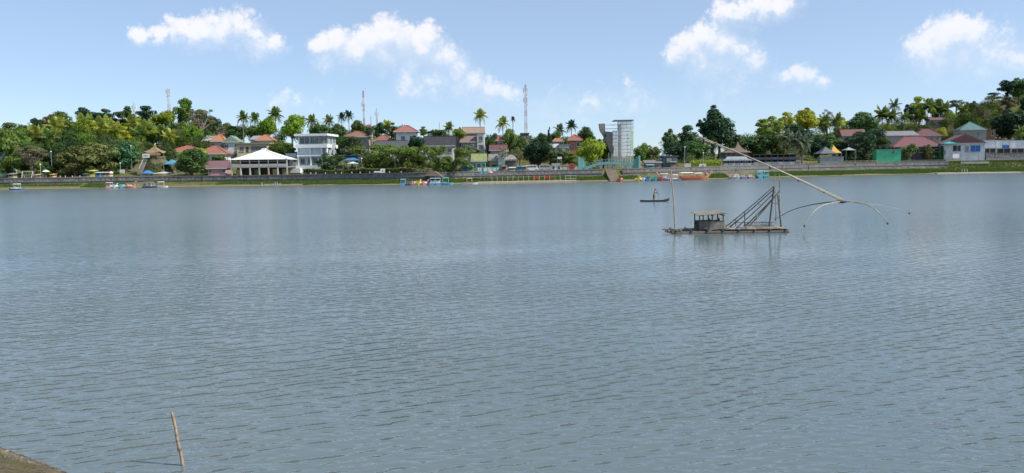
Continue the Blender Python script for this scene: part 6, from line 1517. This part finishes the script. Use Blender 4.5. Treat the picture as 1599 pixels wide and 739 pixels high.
def dragon_boat():
    a, e = G(1063, -3.0), G(1112, -3.0); a.z = e.z = 0; c = a.lerp(e, 0.45); L = (e-a).length*0.80; yaw = math.atan2((e-a).y, (e-a).x)*0.3
    root = empty('dragon_boat', c, 'long orange red dragon boat with upswept carved prow', 'boat', rz=yaw)
    m = mat(OR, 0.5, 0.3); m2 = mat((0.62,0.42,0.26), 0.6, 0.3); b = MB(); secs = []
    for i in range(11):
        s = i/10; x = -L/2+L*s; hw = 1.1*(1-0.85*max(0,(s-0.6)/0.4)**1.6)*(0.75+0.25*min(1,s*4)); up = 2.0*max(0,(s-0.72)/0.28)**1.8
        secs.append([(x,-hw,0.75+up),(x,-hw*0.7,-0.2+up*0.9),(x,hw*0.7,-0.2+up*0.9),(x,hw,0.75+up)])
    b.loft(secs); b.build('hull', m, root, True)
    for k, (sy, top) in enumerate(((-0.4, 3.3), (0.35, 2.9), (0.0, 2.6))):
        b = MB(); b.tube([(L*0.36,sy,0.7),(L*0.43,sy,1.3),(L*0.50,sy*1.2,2.1),(L*0.53+0.2*k,sy*1.3,top)], [0.24,0.2,0.14,0.05], 7); b.build('prow_horn', m2, root, True)
    b = MB(); b.blob((L*0.40,0,1.5),(0.75,0.45,0.55)); b.build('dragon_head', mat((0.5,0.30,0.18),0.6), root, True)
    for x0, x1, zc in ((-L*0.5, -L*0.08, 2.15), (-L*0.05, L*0.22, 1.95)):
        b = MB(); b.loft([[(x0,-1.1,zc),(x1,-1.1,zc),(x1,1.1,zc),(x0,1.1,zc)],[(x0+.4,-0.7,zc+0.28),(x1-.4,-0.7,zc+0.28),(x1-.4,0.7,zc+0.28),(x0+.4,0.7,zc+0.28)]]); b.build('canopy', mat((0.72,0.64,0.54) if x0 < -2 else (0.66,0.52,0.40),0.6,0.2), root)
        for x in (x0+0.2, (x0+x1)/2, x1-0.2):
            for sy in (-0.95, 0.95): p = MB(); p.tube([(x,sy,0.7),(x,sy,zc+.02)],0.05,5); p.build('post', m2, root)
    b = MB(); b.box(-L*0.46, L*0.2, -1.02, -0.98, 0.72, 1.15); b.box(-L*0.46, L*0.2, 0.98, 1.02, 0.72, 1.15); b.build('side_board', mat((0.55,0.13,0.10),0.5), root)
    for i in range(5): b = MB(); b.box(-L*0.42+i*L*0.13, -L*0.42+i*L*0.13+0.3, -0.8, 0.8, 0.76, 0.95); b.build('thwart', m2, root)
dragon_boat()
# a row of white letters standing on the bank below the pavilion
def letters():
    g = G(408, 1.6); g2 = G(436, 1.6); d = (g2-g); root = empty('white_letters', g, 'row of small white figures like letters on the bank below the pavilion', 'letters')
    for i, (f, h) in enumerate([(0.0,0.95),(0.17,0.5),(0.30,0.5),(0.46,0.5),(0.60,0.5),(0.74,0.85),(0.86,0.75),(1.0,0.5)]):
        p = d*f; z = tz(g.x+p.x, g.y+p.y) - g.z; b = MB()
        if h > 0.7: b.box(p.x-0.10, p.x+0.08, p.y-0.06, p.y+0.06, z-0.1, z+h); b.box(p.x+0.082, p.x+0.40, p.y-0.06, p.y+0.06, z-0.1, z+0.2)
        else:
            pr = [(0.30*math.cos(6.283*k/12), 0.24*math.sin(6.283*k/12)) for k in range(12)]
            secs = [[(p.x+0.1+x*q, p.y+y0, z+0.24+y*q) for x, y in pr] for q, y0 in ((1,-0.06),(1,0.06),(0.5,0.06),(0.5,-0.06))]
            n_ = 12; base = len(b.v); b.v += [v for r in secs for v in r]
            for a in range(4):
                for k in range(n_): b.f.append((base+a*n_+k, base+a*n_+(k+1)%n_, base+((a+1)%4)*n_+(k+1)%n_, base+((a+1)%4)*n_+k))
        b.build('letter', WHT, root)
letters()

# ------------------------------------------------------------------ clutter on the central promenade
def van(u, t, label, col=(0.76,0.77,0.76)):
    g = G(u, t); root = empty('parked_van', g, label, 'van'); m = mat(col, 0.35, 0.12, 1.0, 0, 0.5)
    prof = [(-1.9,0.35),(1.9,0.35),(1.95,1.0),(1.55,1.15),(1.15,1.85),(-1.75,1.95),(-1.92,1.6)]
    b = MB(); b.prism_y(prof, 0, 1.6); b.build('body', m, root)
    for x0, x1 in ((-1.6,-0.7),(-0.6,0.25),(0.35,1.15)):
        b = MB(); b.box(x0, x1, -0.02, 0.01, 1.18, 1.68); b.build('side_window', GL, root)
    b = MB(); b.add([(1.575,0.1,1.16),(1.575,1.5,1.16),(1.19,1.5,1.80),(1.19,0.1,1.80)], [(0,1,2,3)]); b.build('windscreen', GL, root)
    for x in (-1.15, 1.15):
        for y in (0.0, 1.6):
            b = MB(); b.tube([(x,y-0.08,0.32),(x,y+0.12,0.32)], 0.32, 12); w = b.build('wheel', mat((0.02,0.02,0.02),0.8), root)
            b = MB(); b.tube([(x,y-0.10,0.32),(x,y+0.14,0.32)], 0.17, 10); b.build('rim', mat((0.5,0.5,0.5),0.4), w)
    for y in (0.25, 1.35): b = MB(); b.box(1.93, 1.97, y-0.15, y+0.15, 0.75, 0.92); b.build('headlight', mat((0.8,0.8,0.75),0.2,0.05), root)
van(831, 8.6, 'white parked van left of the olive tree by the grey fence'); van(852, 9.0, 'grey parked van between the white van and the white kiosk', (0.38,0.40,0.41))
kiosk(811, 7, 8, 9, (0.06,0.30,0.48), 'bright blue stall right of the turquoise fence')
kiosk(800, 9, 4, 8.6, (0.66,0.55,0.54), 'low pinkish stall in front of the turquoise fence')
kiosk(787, 7, 9, 8.6, (0.30,0.18,0.11), 'brown timber stall under the pale forked tree')
kiosk(820, 8, 8, 9, (0.42,0.34,0.27), 'tan stall right of the bright blue one')
kiosk(735, 8, 9, 8.6, (0.16,0.42,0.24), 'green stall left of the white board with red mark', (0.22,0.50,0.30))
kiosk(1052, 8, 10, 9, (0.30,0.27,0.22), 'wooden ticket stand above the boats beside the kiosk')
kiosk(1016, 10, 6, 8.6, (0.20,0.42,0.42), 'teal counter left of the boat kiosk')
def disc(u, v, rpx, t, col, label, name):
    g = G(u, t); k = g.y/F; r = rpx*k; z = max(r+0.15, P(u, v, g.y).z - g.z); root = empty(name, g, label, 'sign')
    b = MB(); b.tube([(0,-0.06,z),(0,0.06,z)], r, 18); d = b.build('disc', mat(col,0.5,0.2), root)
    b = MB(); b.tube([(0,-0.075,z),(0,-0.062,z)], r*0.62, 16); b.build('inner_disc', mat(tuple(q*0.6 for q in col),0.5,0.2), d)
    for sx in (-1,1): b = MB(); b.box(sx*r*0.5-0.05, sx*r*0.5+0.05, 0.07, 0.15, -0.2, z); b.build('post', mat((0.35,0.35,0.35)), root)
disc(893, 261, 5.5, 8.8, (0.42,0.10,0.08), 'round red board left of the turquoise gate', 'round_board')
disc(726, 264, 5.5, 8.8, (0.06,0.14,0.30), 'round dark blue board left of the turquoise house', 'round_board')
def ramp_():
    c = G(957, 3.0); root = empty('dirt_ramp', (c.x, c.y, 0), 'beige concrete boat ramp running down to the water', 'ramp'); b = MB(); secs = []
    for t, w0, w1 in ((-0.8,953,968),(2,950,966),(5,947,963),(8,945,961)):
        a, e = G(w0, t), G(w1, t); z = 0.05 + (G(957, 8).z + 0.1) * max(0, (t+0.8)/8.8)
        secs.append([(a.x-c.x,a.y-c.y,z-0.6),(e.x-c.x,e.y-c.y,z-0.6),(e.x-c.x,e.y-c.y,z+0.12),(a.x-c.x,a.y-c.y,z+0.12)])
    b.loft(secs); b.build('slab', mat((0.21,0.175,0.125),0.95,0.8,0.9), root)
    for i in range(9):
        b = MB(); t = 0.4+i*0.8; z = 0.17 + (G(957, 8).z + 0.1)*((t+0.8)/8.8); a, e = G(951.5-i*0.7, t), G(965.5-i*0.6, t); b.bar((a.x-c.x,a.y-c.y,z+0.03),(e.x-c.x,e.y-c.y,z+0.03),0.12,0.06); b.build('cleat', mat((0.28,0.24,0.19)), root)
ramp_()
# ------------------------------------------------------------------ fishing raft with lift net boom
RD_ = 57.0
BA = bamboo((0.52,0.46,0.35), 'bamboo_pale'); BD = bamboo((0.115,0.10,0.085), 'bamboo_dark'); BM = bamboo((0.22,0.19,0.15), 'bamboo_mid'); PLK = bamboo((0.48,0.41,0.31), 'plank')
def raft():
    c = W(1137, 362.5); D = c.y; root = empty('fishing_raft', (c.x, D, 0), 'bamboo fishing raft with small hut and slanting poles', 'raft')
    def q(u, v, dy=0.0):
        p = P(u, v, D + dy); return Vector((p.x-c.x, p.y-c.y, p.z))
    rs = random.Random(3)
    # deck: individual bamboo logs along the raft
    for i in range(9):
        y = -0.9 + i*0.30; a = q(1046+rs.uniform(-2,6), 363, 0).x; e = q(1226+rs.uniform(-6,3), 361, 0).x; r = rs.uniform(0.10,0.14)
        b = MB(); n = 9; b.tube([(a+(e-a)*k/n, y+rs.uniform(-.02,.02), 0.015+rs.uniform(-.02,.03)) for k in range(n+1)], [r*rs.uniform(.85,1.1) for _ in range(n+1)], 8); b.build('log', BM if i % 3 else BD, root, True)
    for i in range(8):
        x = q(1052+i*24, 362).x; b = MB(); b.tube([(x, -1.1, 0.20),(x+rs.uniform(-.1,.1), 1.7, 0.21)], 0.06, 6); b.build('cross_pole', BD, root)
    for i, (ua, va, ub, vb_, dy, r) in enumerate([(1034,358,1075,359,0.3,0.05),(1046,361,1100,356.5,0.8,0.07),(1043,359.5,1090,357,1.0,0.06),(1050,362,1066,359,-0.6,0.07),(1060,357.5,1064,362,-0.9,0.06)]):
        b = MB(); b.tube([q(ua,va,dy), q(ub,vb_,dy)], r, 6); b.build('loose_pole', BM, root)
    for i in range(11):
        x = q(1128+i*8.6, 360).x; b = MB(); b.box(x, x+0.36, -0.75, 1.35, 0.225+0.01*(i%3), 0.275+0.01*(i%3)); b.build('deck_plank', PLK if i % 3 else BM, root)
    # hut
    x0, x1 = q(1089.5,350).x, q(1127,350).x; zf = 0.24; zr = q(1108,335).z; zw = q(1108,345.5).z
    for xx in (x0, x0+0.62, x1-0.45, x1-0.05):
        for yy in (-0.55, 0.95): b = MB(); b.tube([(xx,yy,0.1),(xx,yy,zr+0.02)], 0.045, 6); b.build('hut_post', BD, root)
    for i in range(6): # front boards, right half brighter
        z0 = zf + (zw-zf)*i/6; b = MB(); j = rs.uniform(-.03,.03); b.bar((x0+0.78+rs.uniform(-.06,.03), -0.615-0.008*(i%2), z0+0.07+j), (x1+rs.uniform(-.05,.10), -0.615-0.008*(i%2), z0+0.07-j*0.5), 0.02, (zw-zf)/6-0.012); b.build('wall_board', PLK, root)
    for i in range(5):
        z0 = zf + (zw-zf)*i/5; b = MB(); b.box(x0-0.02, x0+0.76, -0.62, -0.59, z0+0.01, z0+(zw-zf)/5-0.012); b.build('wall_board', BM, root)
    b = MB(); b.box(x1-0.02, x1+0.02, -0.58, 0.9, zf, zw); b.build('side_wall', BM, root)
    b = MB(); b.box(x0+0.05, x1-0.06, 0.98, 1.02, zf, zw+0.02); b.build('rear_wall', BM, root)
    b = MB(); b.bar((x0-0.05,-0.61,zw+0.03),(x1+0.03,-0.61,zw+0.03),0.06); b.build('rail', BD, root)
    for i in range(13):   # roof slats, tilted
        f = i/13; y0 = -0.95+2.3*f; b = MB(); zl = zr + 0.03 + 0.10*f
        p0 = Vector((x0-0.18, y0+0.09, zl-0.05)); p1 = Vector((x1+0.16+rs.uniform(-.12,.14), y0+0.09, zl+0.09+rs.uniform(-.02,.02))); b.bar(p0, p1, 0.165, 0.035+0.01*(i%2)); b.build('roof_slat', PLK if i % 4 else BM, root)
    for xx in (x0+0.1, (x0+x1)/2, x1-0.1): b = MB(); b.bar((xx,-0.98,zr-0.03),(xx,1.35,zr+0.03),0.07); b.build('rafter', BD, root)
    for u in (1105.5, 1121):   # jars on the rail
        x = q(u, 342).x; b = MB(); b.lathe([(0.06,0),(0.085,0.06),(0.08,0.14),(0.04,0.19),(0.045,0.22)], 8, (x,-0.3,zw+0.02)); b.build('jar', mat((0.08,0.07,0.06)), root)
    # slanting poles
    for ua, va, da, ub, vb_, db, r, m in [(1133,354.5,-0.5,1208.5,291,0.1,0.045,BD),(1138,356,0.9,1209.5,294.5,0.5,0.045,BD),(1150,356,-0.6,1210,300,0.2,0.045,BD),(1163,354,1.0,1217.5,298.5,0.6,0.05,BM),(1170,353,-0.4,1218,297.5,0.3,0.05,BD)]:
        a, e = q(ua,va,da), q(ub,vb_,db); b = MB(); n = 6; b.tube([a.lerp(e,k/n)+Vector((0,0,-0.06*math.sin(math.pi*k/n))) for k in range(n+1)], [r*1.15-r*0.35*k/n for k in range(n+1)], 7); b.build('slanting_pole', m, root, True)
    for ua, va, ub, vb_, dy, r, m in [(1201,354,1208.5,292,0.1,0.06,BD),(1221,366,1214.5,305,0.5,0.05,BD),(1162.5,353,1163,330,0.6,0.035,BM),(1183.5,360,1181.5,333,-0.3,0.035,BA),(1149,353,1149,343,0.4,0.035,BD)]:
        b = MB(); b.tube([q(ua,va,dy), q(ub,vb_,dy)], r, 7); b.build('upright_pole', m, root)
    for ua, va, ub, vb_, dy in [(1180,319.5,1188,319.5,0.1),(1206,317,1216,317,0.3),(1146,347.5,1209,347,0.8),(1160,352.5,1209,351.5,0.8),(1168,358.5,1205,356.5,-0.6)]:
        b = MB(); b.tube([q(ua,va,dy), q(ub,vb_,dy)], 0.035, 6); b.build('tie_bar', BM, root)
    for i in range(16): # low wattle side
        u = 1163+i*2.7; b = MB(); b.bar(q(u,353.5,0.82), q(u+1.5,347.5,0.82), 0.05, 0.02); b.build('wattle_slat', BM if i % 2 else BD, root)
    b = MB(); b.blob(q(1226,361.3,0)+Vector((0,0.2,0)), (0.35,0.5,0.16)); b.build('float_drum', mat((0.05,0.045,0.04),0.8), root, True)
    b = MB(); b.blob(q(1190,356.5,0.2), (0.9,0.5,0.16)); b.build('net_heap', mat((0.17,0.15,0.12),0.95,0.6,4.0), root, True)
    # tall poles standing in the water beside the raft
    def stake(ua, va, ub, vb_, dy, r, m, label, bend=0.0):
        a, e = P(ua,va,D+dy), P(ub,vb_,D+dy); o = empty('bamboo_stake', a, label, 'pole', 'bamboo stakes around the raft'); n = 8; b = MB()
        b.tube([(e-a)*(k/n)+Vector((bend*math.sin(math.pi*k/n),0,0)) for k in range(n+1)], [r*(1.1-0.45*k/n)*(1.06 if k % 2 else 1) for k in range(n+1)], 7); b.build('stalk', m, o, True); return o
    stake(1054,362,1047.5,266,0.6,0.06,BA,'tall pale bamboo stake at the left end of the raft',0.05)
    s = stake(1220,368,1217,272,0.9,0.05,BA,'tall pale bamboo stake by the right end under the boom',-0.04)
    stake(1212,352,1210,271,1.3,0.03,BA,'thin bamboo stake just left of the tall one under the boom')
raft()
def lift_net():
    D = W(1137, 362.5).y + 0.7; hub = P(1314, 315, D); tip = P(1091.5, 213.5, D)
    root = empty('lift_net_boom', (hub.x, D, 0), 'long double bamboo boom with four curved net arms over the water', 'net boom'); c = root.location
    for off, ua, va, r in ((0.0, 1091.5, 213.5, 0.048), (0.16, 1100, 220, 0.050)):
        a = P(ua, va - off*6, D+off); e = P(1316, 314.5 - off*14, D+off); n = 14; b = MB()
        b.tube([a.lerp(e, k/n)-c+Vector((0,0,0.16*math.sin(math.pi*k/n))) for k in range(n+1)], [(r*0.75+r*0.35*k/n)*(1.07 if k % 2 else 1) for k in range(n+1)], 8); b.build('boom_pole', BA, root, True)
    for k in (0.12, 0.3, 0.5, 0.7, 0.88):
        p = tip.lerp(hub, k)-c; b = MB(); b.blob(p+Vector((0,0.08,0.12)), (0.09,0.15,0.085)); b.build('lashing', BM, root)
    b = MB()
    for d in ((-0.5,0,-0.12),(-0.6,0,0.10),(-0.35,0,0.22)): b.tube([tip-c+Vector((0.3,0,-.1)), tip-c+Vector(d)], [0.03,0.012], 5)
    b.build('frayed_end', BM, root)
    b = MB(); b.blob(hub-c, (0.42,0.2,0.13)); b.build('hub_lashing', BD, root, True)
    def arm(pts, m, r, dy):
        P_ = [P(u, v, D+d)-c for (u, v), d in zip(pts, dy)]; out = []; n = 5
        for i in range(len(P_)-1):
            p0, p1, p2, p3 = P_[max(i-1,0)], P_[i], P_[i+1], P_[min(i+2,len(P_)-1)]
            for k in range(n):
                t = k/n; out.append(0.5*((2*p1)+(p2-p0)*t+(2*p0-5*p1+4*p2-p3)*t*t+(3*p1-p0-3*p2+p3)*t**3))
        out.append(P_[-1]); m_ = len(out)
        b = MB(); b.tube(out, [r*(1.1-0.6*k/m_) for k in range(m_)], 7); b.build('net_arm', m, root, True)
        b = MB(); b.blob(out[-1], (0.07,0.07,0.09)); b.build('arm_tip', BD, root)
    arm([(1314,315),(1290,316.5),(1262,321),(1235,329),(1211,342.5)], BD, 0.042, [0,0.8,1.6,2.2,2.6])
    arm([(1314,315),(1298,317.5),(1281,323),(1266,336),(1256,353)], BA, 0.048, [0,-0.7,-1.3,-1.8,-2.1])
    arm([(1312,313.5),(1338,316),(1358,321.5),(1373,334),(1386,349)], BA, 0.048, [0,-0.5,-1.0,-1.5,-1.9])
    arm([(1312,314),(1345,318),(1375,321),(1400,326),(1420,333)], BA, 0.024, [0,1.2,2.2,3.0,3.6])
lift_net()

# ------------------------------------------------------------------ canoe and the person poling it
def canoe():
    a, e = W(1000, 315.0), W(1045, 315.2); c = a.lerp(e, 0.5); L = (e-a).length
    root = empty('dugout_canoe', c, 'narrow dark dugout canoe left of the tall raft pole', 'boat', rz=math.atan2((e-a).y, (e-a).x)*0.3)
    b = MB(); out = []; n = 13
    for i in range(n):
        s = i/(n-1); x = -L/2+L*s; w = 0.33*(1-abs(2*s-1)**2.6)+0.04; up = 0.30*max(0,(s-0.72)/0.28)**1.6+0.05*max(0,(0.2-s)/0.2); zt = 0.20+up; zb = -0.12+up*0.9
        out.append([(x,-w,zt),(x,-w*0.75,zb+0.06),(x,0,zb),(x,w*0.75,zb+0.06),(x,w,zt),(x,w*0.82,zt-0.01),(x,w*0.55,zb+0.12),(x,0,zb+0.09),(x,-w*0.55,zb+0.12),(x,-w*0.82,zt-0.01)])
    b.loft(out); b.build('hull', mat((0.075,0.065,0.055),0.7,0.4,3), root)
    for x in (-L*0.2, L*0.18): b = MB(); b.box(x-0.08, x+0.08, -0.26, 0.26, 0.13, 0.16); b.build('thwart', PLK, root)
    return c, L
def person(c):
    """standing, leaning forward over a pole held in both hands, facing right"""
    px = W(1016.5, 314).x; base = Vector((px, c.y, 0.02)); root = empty('person', base, 'person in yellow shirt and dark shorts standing in the canoe with a pole', 'person'); root.scale = (0.98,0.98,0.98)
    def skin(name, V, E, Rr, m, rootv=0):
        me = bpy.data.meshes.new(name); bm = bmesh.new(); ly = bm.verts.layers.skin.verify(); vs = [bm.verts.new(v) for v in V]
        for i, v in enumerate(vs): r = Rr[i]; v[ly].radius = (r, r) if not isinstance(r, tuple) else r; v[ly].use_root = (i == rootv)
        for a_, b_ in E: bm.edges.new((vs[a_], vs[b_]))
        bm.to_mesh(me); bm.free(); me.materials.append(m); o = link(name, me, None, root)
        s = o.modifiers.new('skin', 'SKIN'); s.use_smooth_shade = True; q = o.modifiers.new('sub', 'SUBSURF'); q.levels = q.render_levels = 1; return o
    sk = mat((0.20,0.11,0.065), 0.55, 0.1); sh = mat((0.62,0.42,0.07), 0.8, 0.2); pt = mat((0.03,0.028,0.03), 0.8, 0.2)
    hipz = 0.86
    V = [(0,0,hipz),(0.03,0,hipz+0.18),(0.10,0,hipz+0.40),(0.15,0,hipz+0.54),(0.18,0,hipz+0.62),(0.20,0,hipz+0.72),(0.21,0,hipz+0.80)]; Rr = [(0.13,0.10),(0.115,0.09),(0.14,0.10),(0.09,0.08),0.052,0.085,0.075]; E = [(i,i+1) for i in range(6)]
    def chain(start, pts, rs_):
        k = start
        for p, r in zip(pts, rs_): V.append(p); Rr.append(r); E.append((k, len(V)-1)); k = len(V)-1
        return k
    hands = []
    for sy, ex, hx, hz in ((-1,0.36,0.50,1.02),(1,0.34,0.46,1.28)):
        k = chain(2, [(0.12,sy*0.19,hipz+0.50),(ex,sy*0.24,1.16),(hx,sy*0.10,hz),(hx+0.05,sy*0.06,hz-0.01)], [0.055,0.042,0.030,0.032]); hands.append((k,sy,hx+0.05,hz))
        for j, dz in enumerate((0.035,0.012,-0.012,-0.034)):
            l = 0.045+0.012*(j in (1,2)); chain(k, [(hx+0.05+l,sy*0.05,hz+dz),(hx+0.06+l,sy*0.01,hz+dz-0.005)], [0.010,0.008])
        chain(k, [(hx+0.05,sy*0.02,hz+0.05),(hx+0.08,sy*0.0,hz+0.06)], [0.011,0.009])
    for sy, kx, fx in ((-1,0.07,-0.02),(1,-0.02,-0.10)):
        chain(0, [(0.0,sy*0.10,hipz-0.08),(kx,sy*0.12,0.46),(fx,sy*0.12,0.10),(fx+0.03,sy*0.12,0.05),(fx+0.16,sy*0.13,0.035)], [0.085,0.058,0.040,0.042,0.032])
    skin('body', V, E, Rr, sk)
    skin('shirt', [(0.01,0,hipz+0.02),(0.03,0,hipz+0.20),(0.10,0,hipz+0.40),(0.15,0,hipz+0.53),(0.12,-0.20,hipz+0.50),(0.22,-0.23,1.26),(0.12,0.20,hipz+0.50),(0.21,0.23,1.26)], [(0,1),(1,2),(2,3),(2,4),(4,5),(2,6),(6,7)], [(0.15,0.12),(0.14,0.11),(0.165,0.125),(0.10,0.09),0.075,0.062,0.075,0.062], sh)
    skin('shorts', [(0,0,hipz+0.04),(0,0,hipz-0.04),(0.0,-0.10,hipz-0.10),(0.055,-0.12,0.55),(0,0.10,hipz-0.10),(0.0,0.12,0.55)], [(0,1),(1,2),(2,3),(1,4),(4,5)], [(0.145,0.12),(0.145,0.12),0.105,0.085,0.105,0.085], pt)
    b = MB(); b.blob((0.19,0,hipz+0.775), (0.098,0.088,0.085), 12, 8); b.build('hair', mat((0.012,0.010,0.010),0.7), root, True)
    b = MB(); b.blob((0.295,0,hipz+0.735),(0.02,0.014,0.022),6,5); b.build('nose', sk, root, True)
    for sy in (-1,1):
        b = MB(); b.blob((0.20,sy*0.088,hipz+0.735),(0.02,0.012,0.03),6,5); b.build('ear', sk, root, True)
        b = MB(); b.blob((0.282,sy*0.03,hipz+0.755),(0.008,0.012,0.008),6,5); b.build('eye', mat((0.02,0.015,0.012),0.3), root, True)
    b = MB(); b.box(0.278,0.290,-0.025,0.025,hipz+0.69,hipz+0.697); b.build('mouth', mat((0.16,0.06,0.05)), root)
    pole = empty('punt_pole', base, 'thin pole held by the person in the canoe', 'pole'); b = MB(); b.tube([(0.44,0.01,1.62),(0.80,-0.02,-0.30)], 0.022, 7); b.build('shaft', BM, pole)
cc, cL = canoe(); person(cc)

# ------------------------------------------------------------------ leaning stick in the near water, near bank
def near_stick():
    a = W(285.5, 727); D = a.y; e = P(268.5, 643.5, D); a2 = a + (a-e)*0.5
    root = empty('bamboo_stick', a, 'weathered leaning bamboo stick in the near water at lower left', 'stick'); n = 10; b = MB()
    b.tube([(a2.lerp(e,k/n))-a+Vector((0.006*math.sin(k*1.7),0,0)) for k in range(n+1)], [0.030-0.009*k/n+(0.003 if k % 3 == 0 else 0) for k in range(n+1)], 10); b.build('stalk', bamboo((0.46,0.33,0.22),'stick_bamboo'), root, True)
    p = a.lerp(e, 0.28)-a; b = MB(); b.tube([p, p+(e-a).normalized()*0.05], [0.036,0.035], 10); b.build('node_ring', bamboo((0.30,0.16,0.10),'stick_node'), root)
near_stick()
def near_bank():
    rs = random.Random(12); ms = [mat(c, 0.9, 0.5, 6.0) for c in ((0.22,0.19,0.15),(0.15,0.125,0.10),(0.30,0.27,0.22),(0.12,0.10,0.075))]
    shapes = []
    for k in range(6):
        b = MB(); b.blob((0,0,0), (1,0.8,0.55), 8, 5); r2 = random.Random(k)
        v = [(x*r2.uniform(.75,1.2), y*r2.uniform(.75,1.2), z*r2.uniform(.7,1.2)) for x,y,z in b.v]; me = bpy.data.meshes.new('stone'); me.from_pydata(v, [], b.f); shapes.append(me)
    n = 0; big = 0
    small = MB()
    while n < 1500:
        x = rs.uniform(-13, -6.5); y = rs.uniform(11.8, 16.5); e = float(near_edge(x)) - y
        if not (-0.15 < e < 2.6): continue
        n += 1; z = tz(x, y)
        if big < 80 and e < 1.8:
            big += 1; s = rs.uniform(0.03, 0.07)*(1.4 if rs.random() < 0.15 else 1); o = link('stone', shapes[rs.randrange(6)], None, ground); slot(o, ms[rs.randrange(4)])
            o.location = (x, y, z+s*0.15); o.scale = (s, s, s); o.rotation_euler = (rs.uniform(-.3,.3), rs.uniform(-.3,.3), rs.uniform(0,6.3))
        else:
            s = rs.uniform(0.010, 0.032); small.blob((x,y,z+s*0.3), (s*rs.uniform(.8,1.4), s, s*0.7), 6, 4)
    o = small.build('gravel', ms[1]); tag(o, 'loose gravel on the near bank at lower left', 'gravel', kind='stuff')
    r = np.random.RandomState(3); k = 9000; x = r.uniform(-14,-6,k); y = r.uniform(11,17,k); e = near_edge(x) - y; keep = (e > 0.55+0.7*r.rand(k)) & (vnoise(x,y,0.7,4) > 0.08); x, y = x[keep], y[keep]; k = len(x)
    z = terrain(x, y); h = r.uniform(0.03,0.11,k); a = r.uniform(0,6.28,k); w = 0.006; dx, dy = np.cos(a)*w, np.sin(a)*w; lx, ly = r.normal(0,.04,k), r.normal(0,.04,k)
    V = np.stack([np.stack([x-dx,y-dy,z-.01],1), np.stack([x+dx,y+dy,z-.01],1), np.stack([x+lx+dx*.2,y+ly+dy*.2,z+h],1), np.stack([x+lx-dx*.2,y+ly-dy*.2,z+h],1)],1).reshape(-1,3)
    o = link('bank_grass', np_mesh('bank_grass', V, quads(k)), FOL['olive']); tag(o, 'short grass on the near bank at lower left', 'grass', kind='stuff')
near_bank()
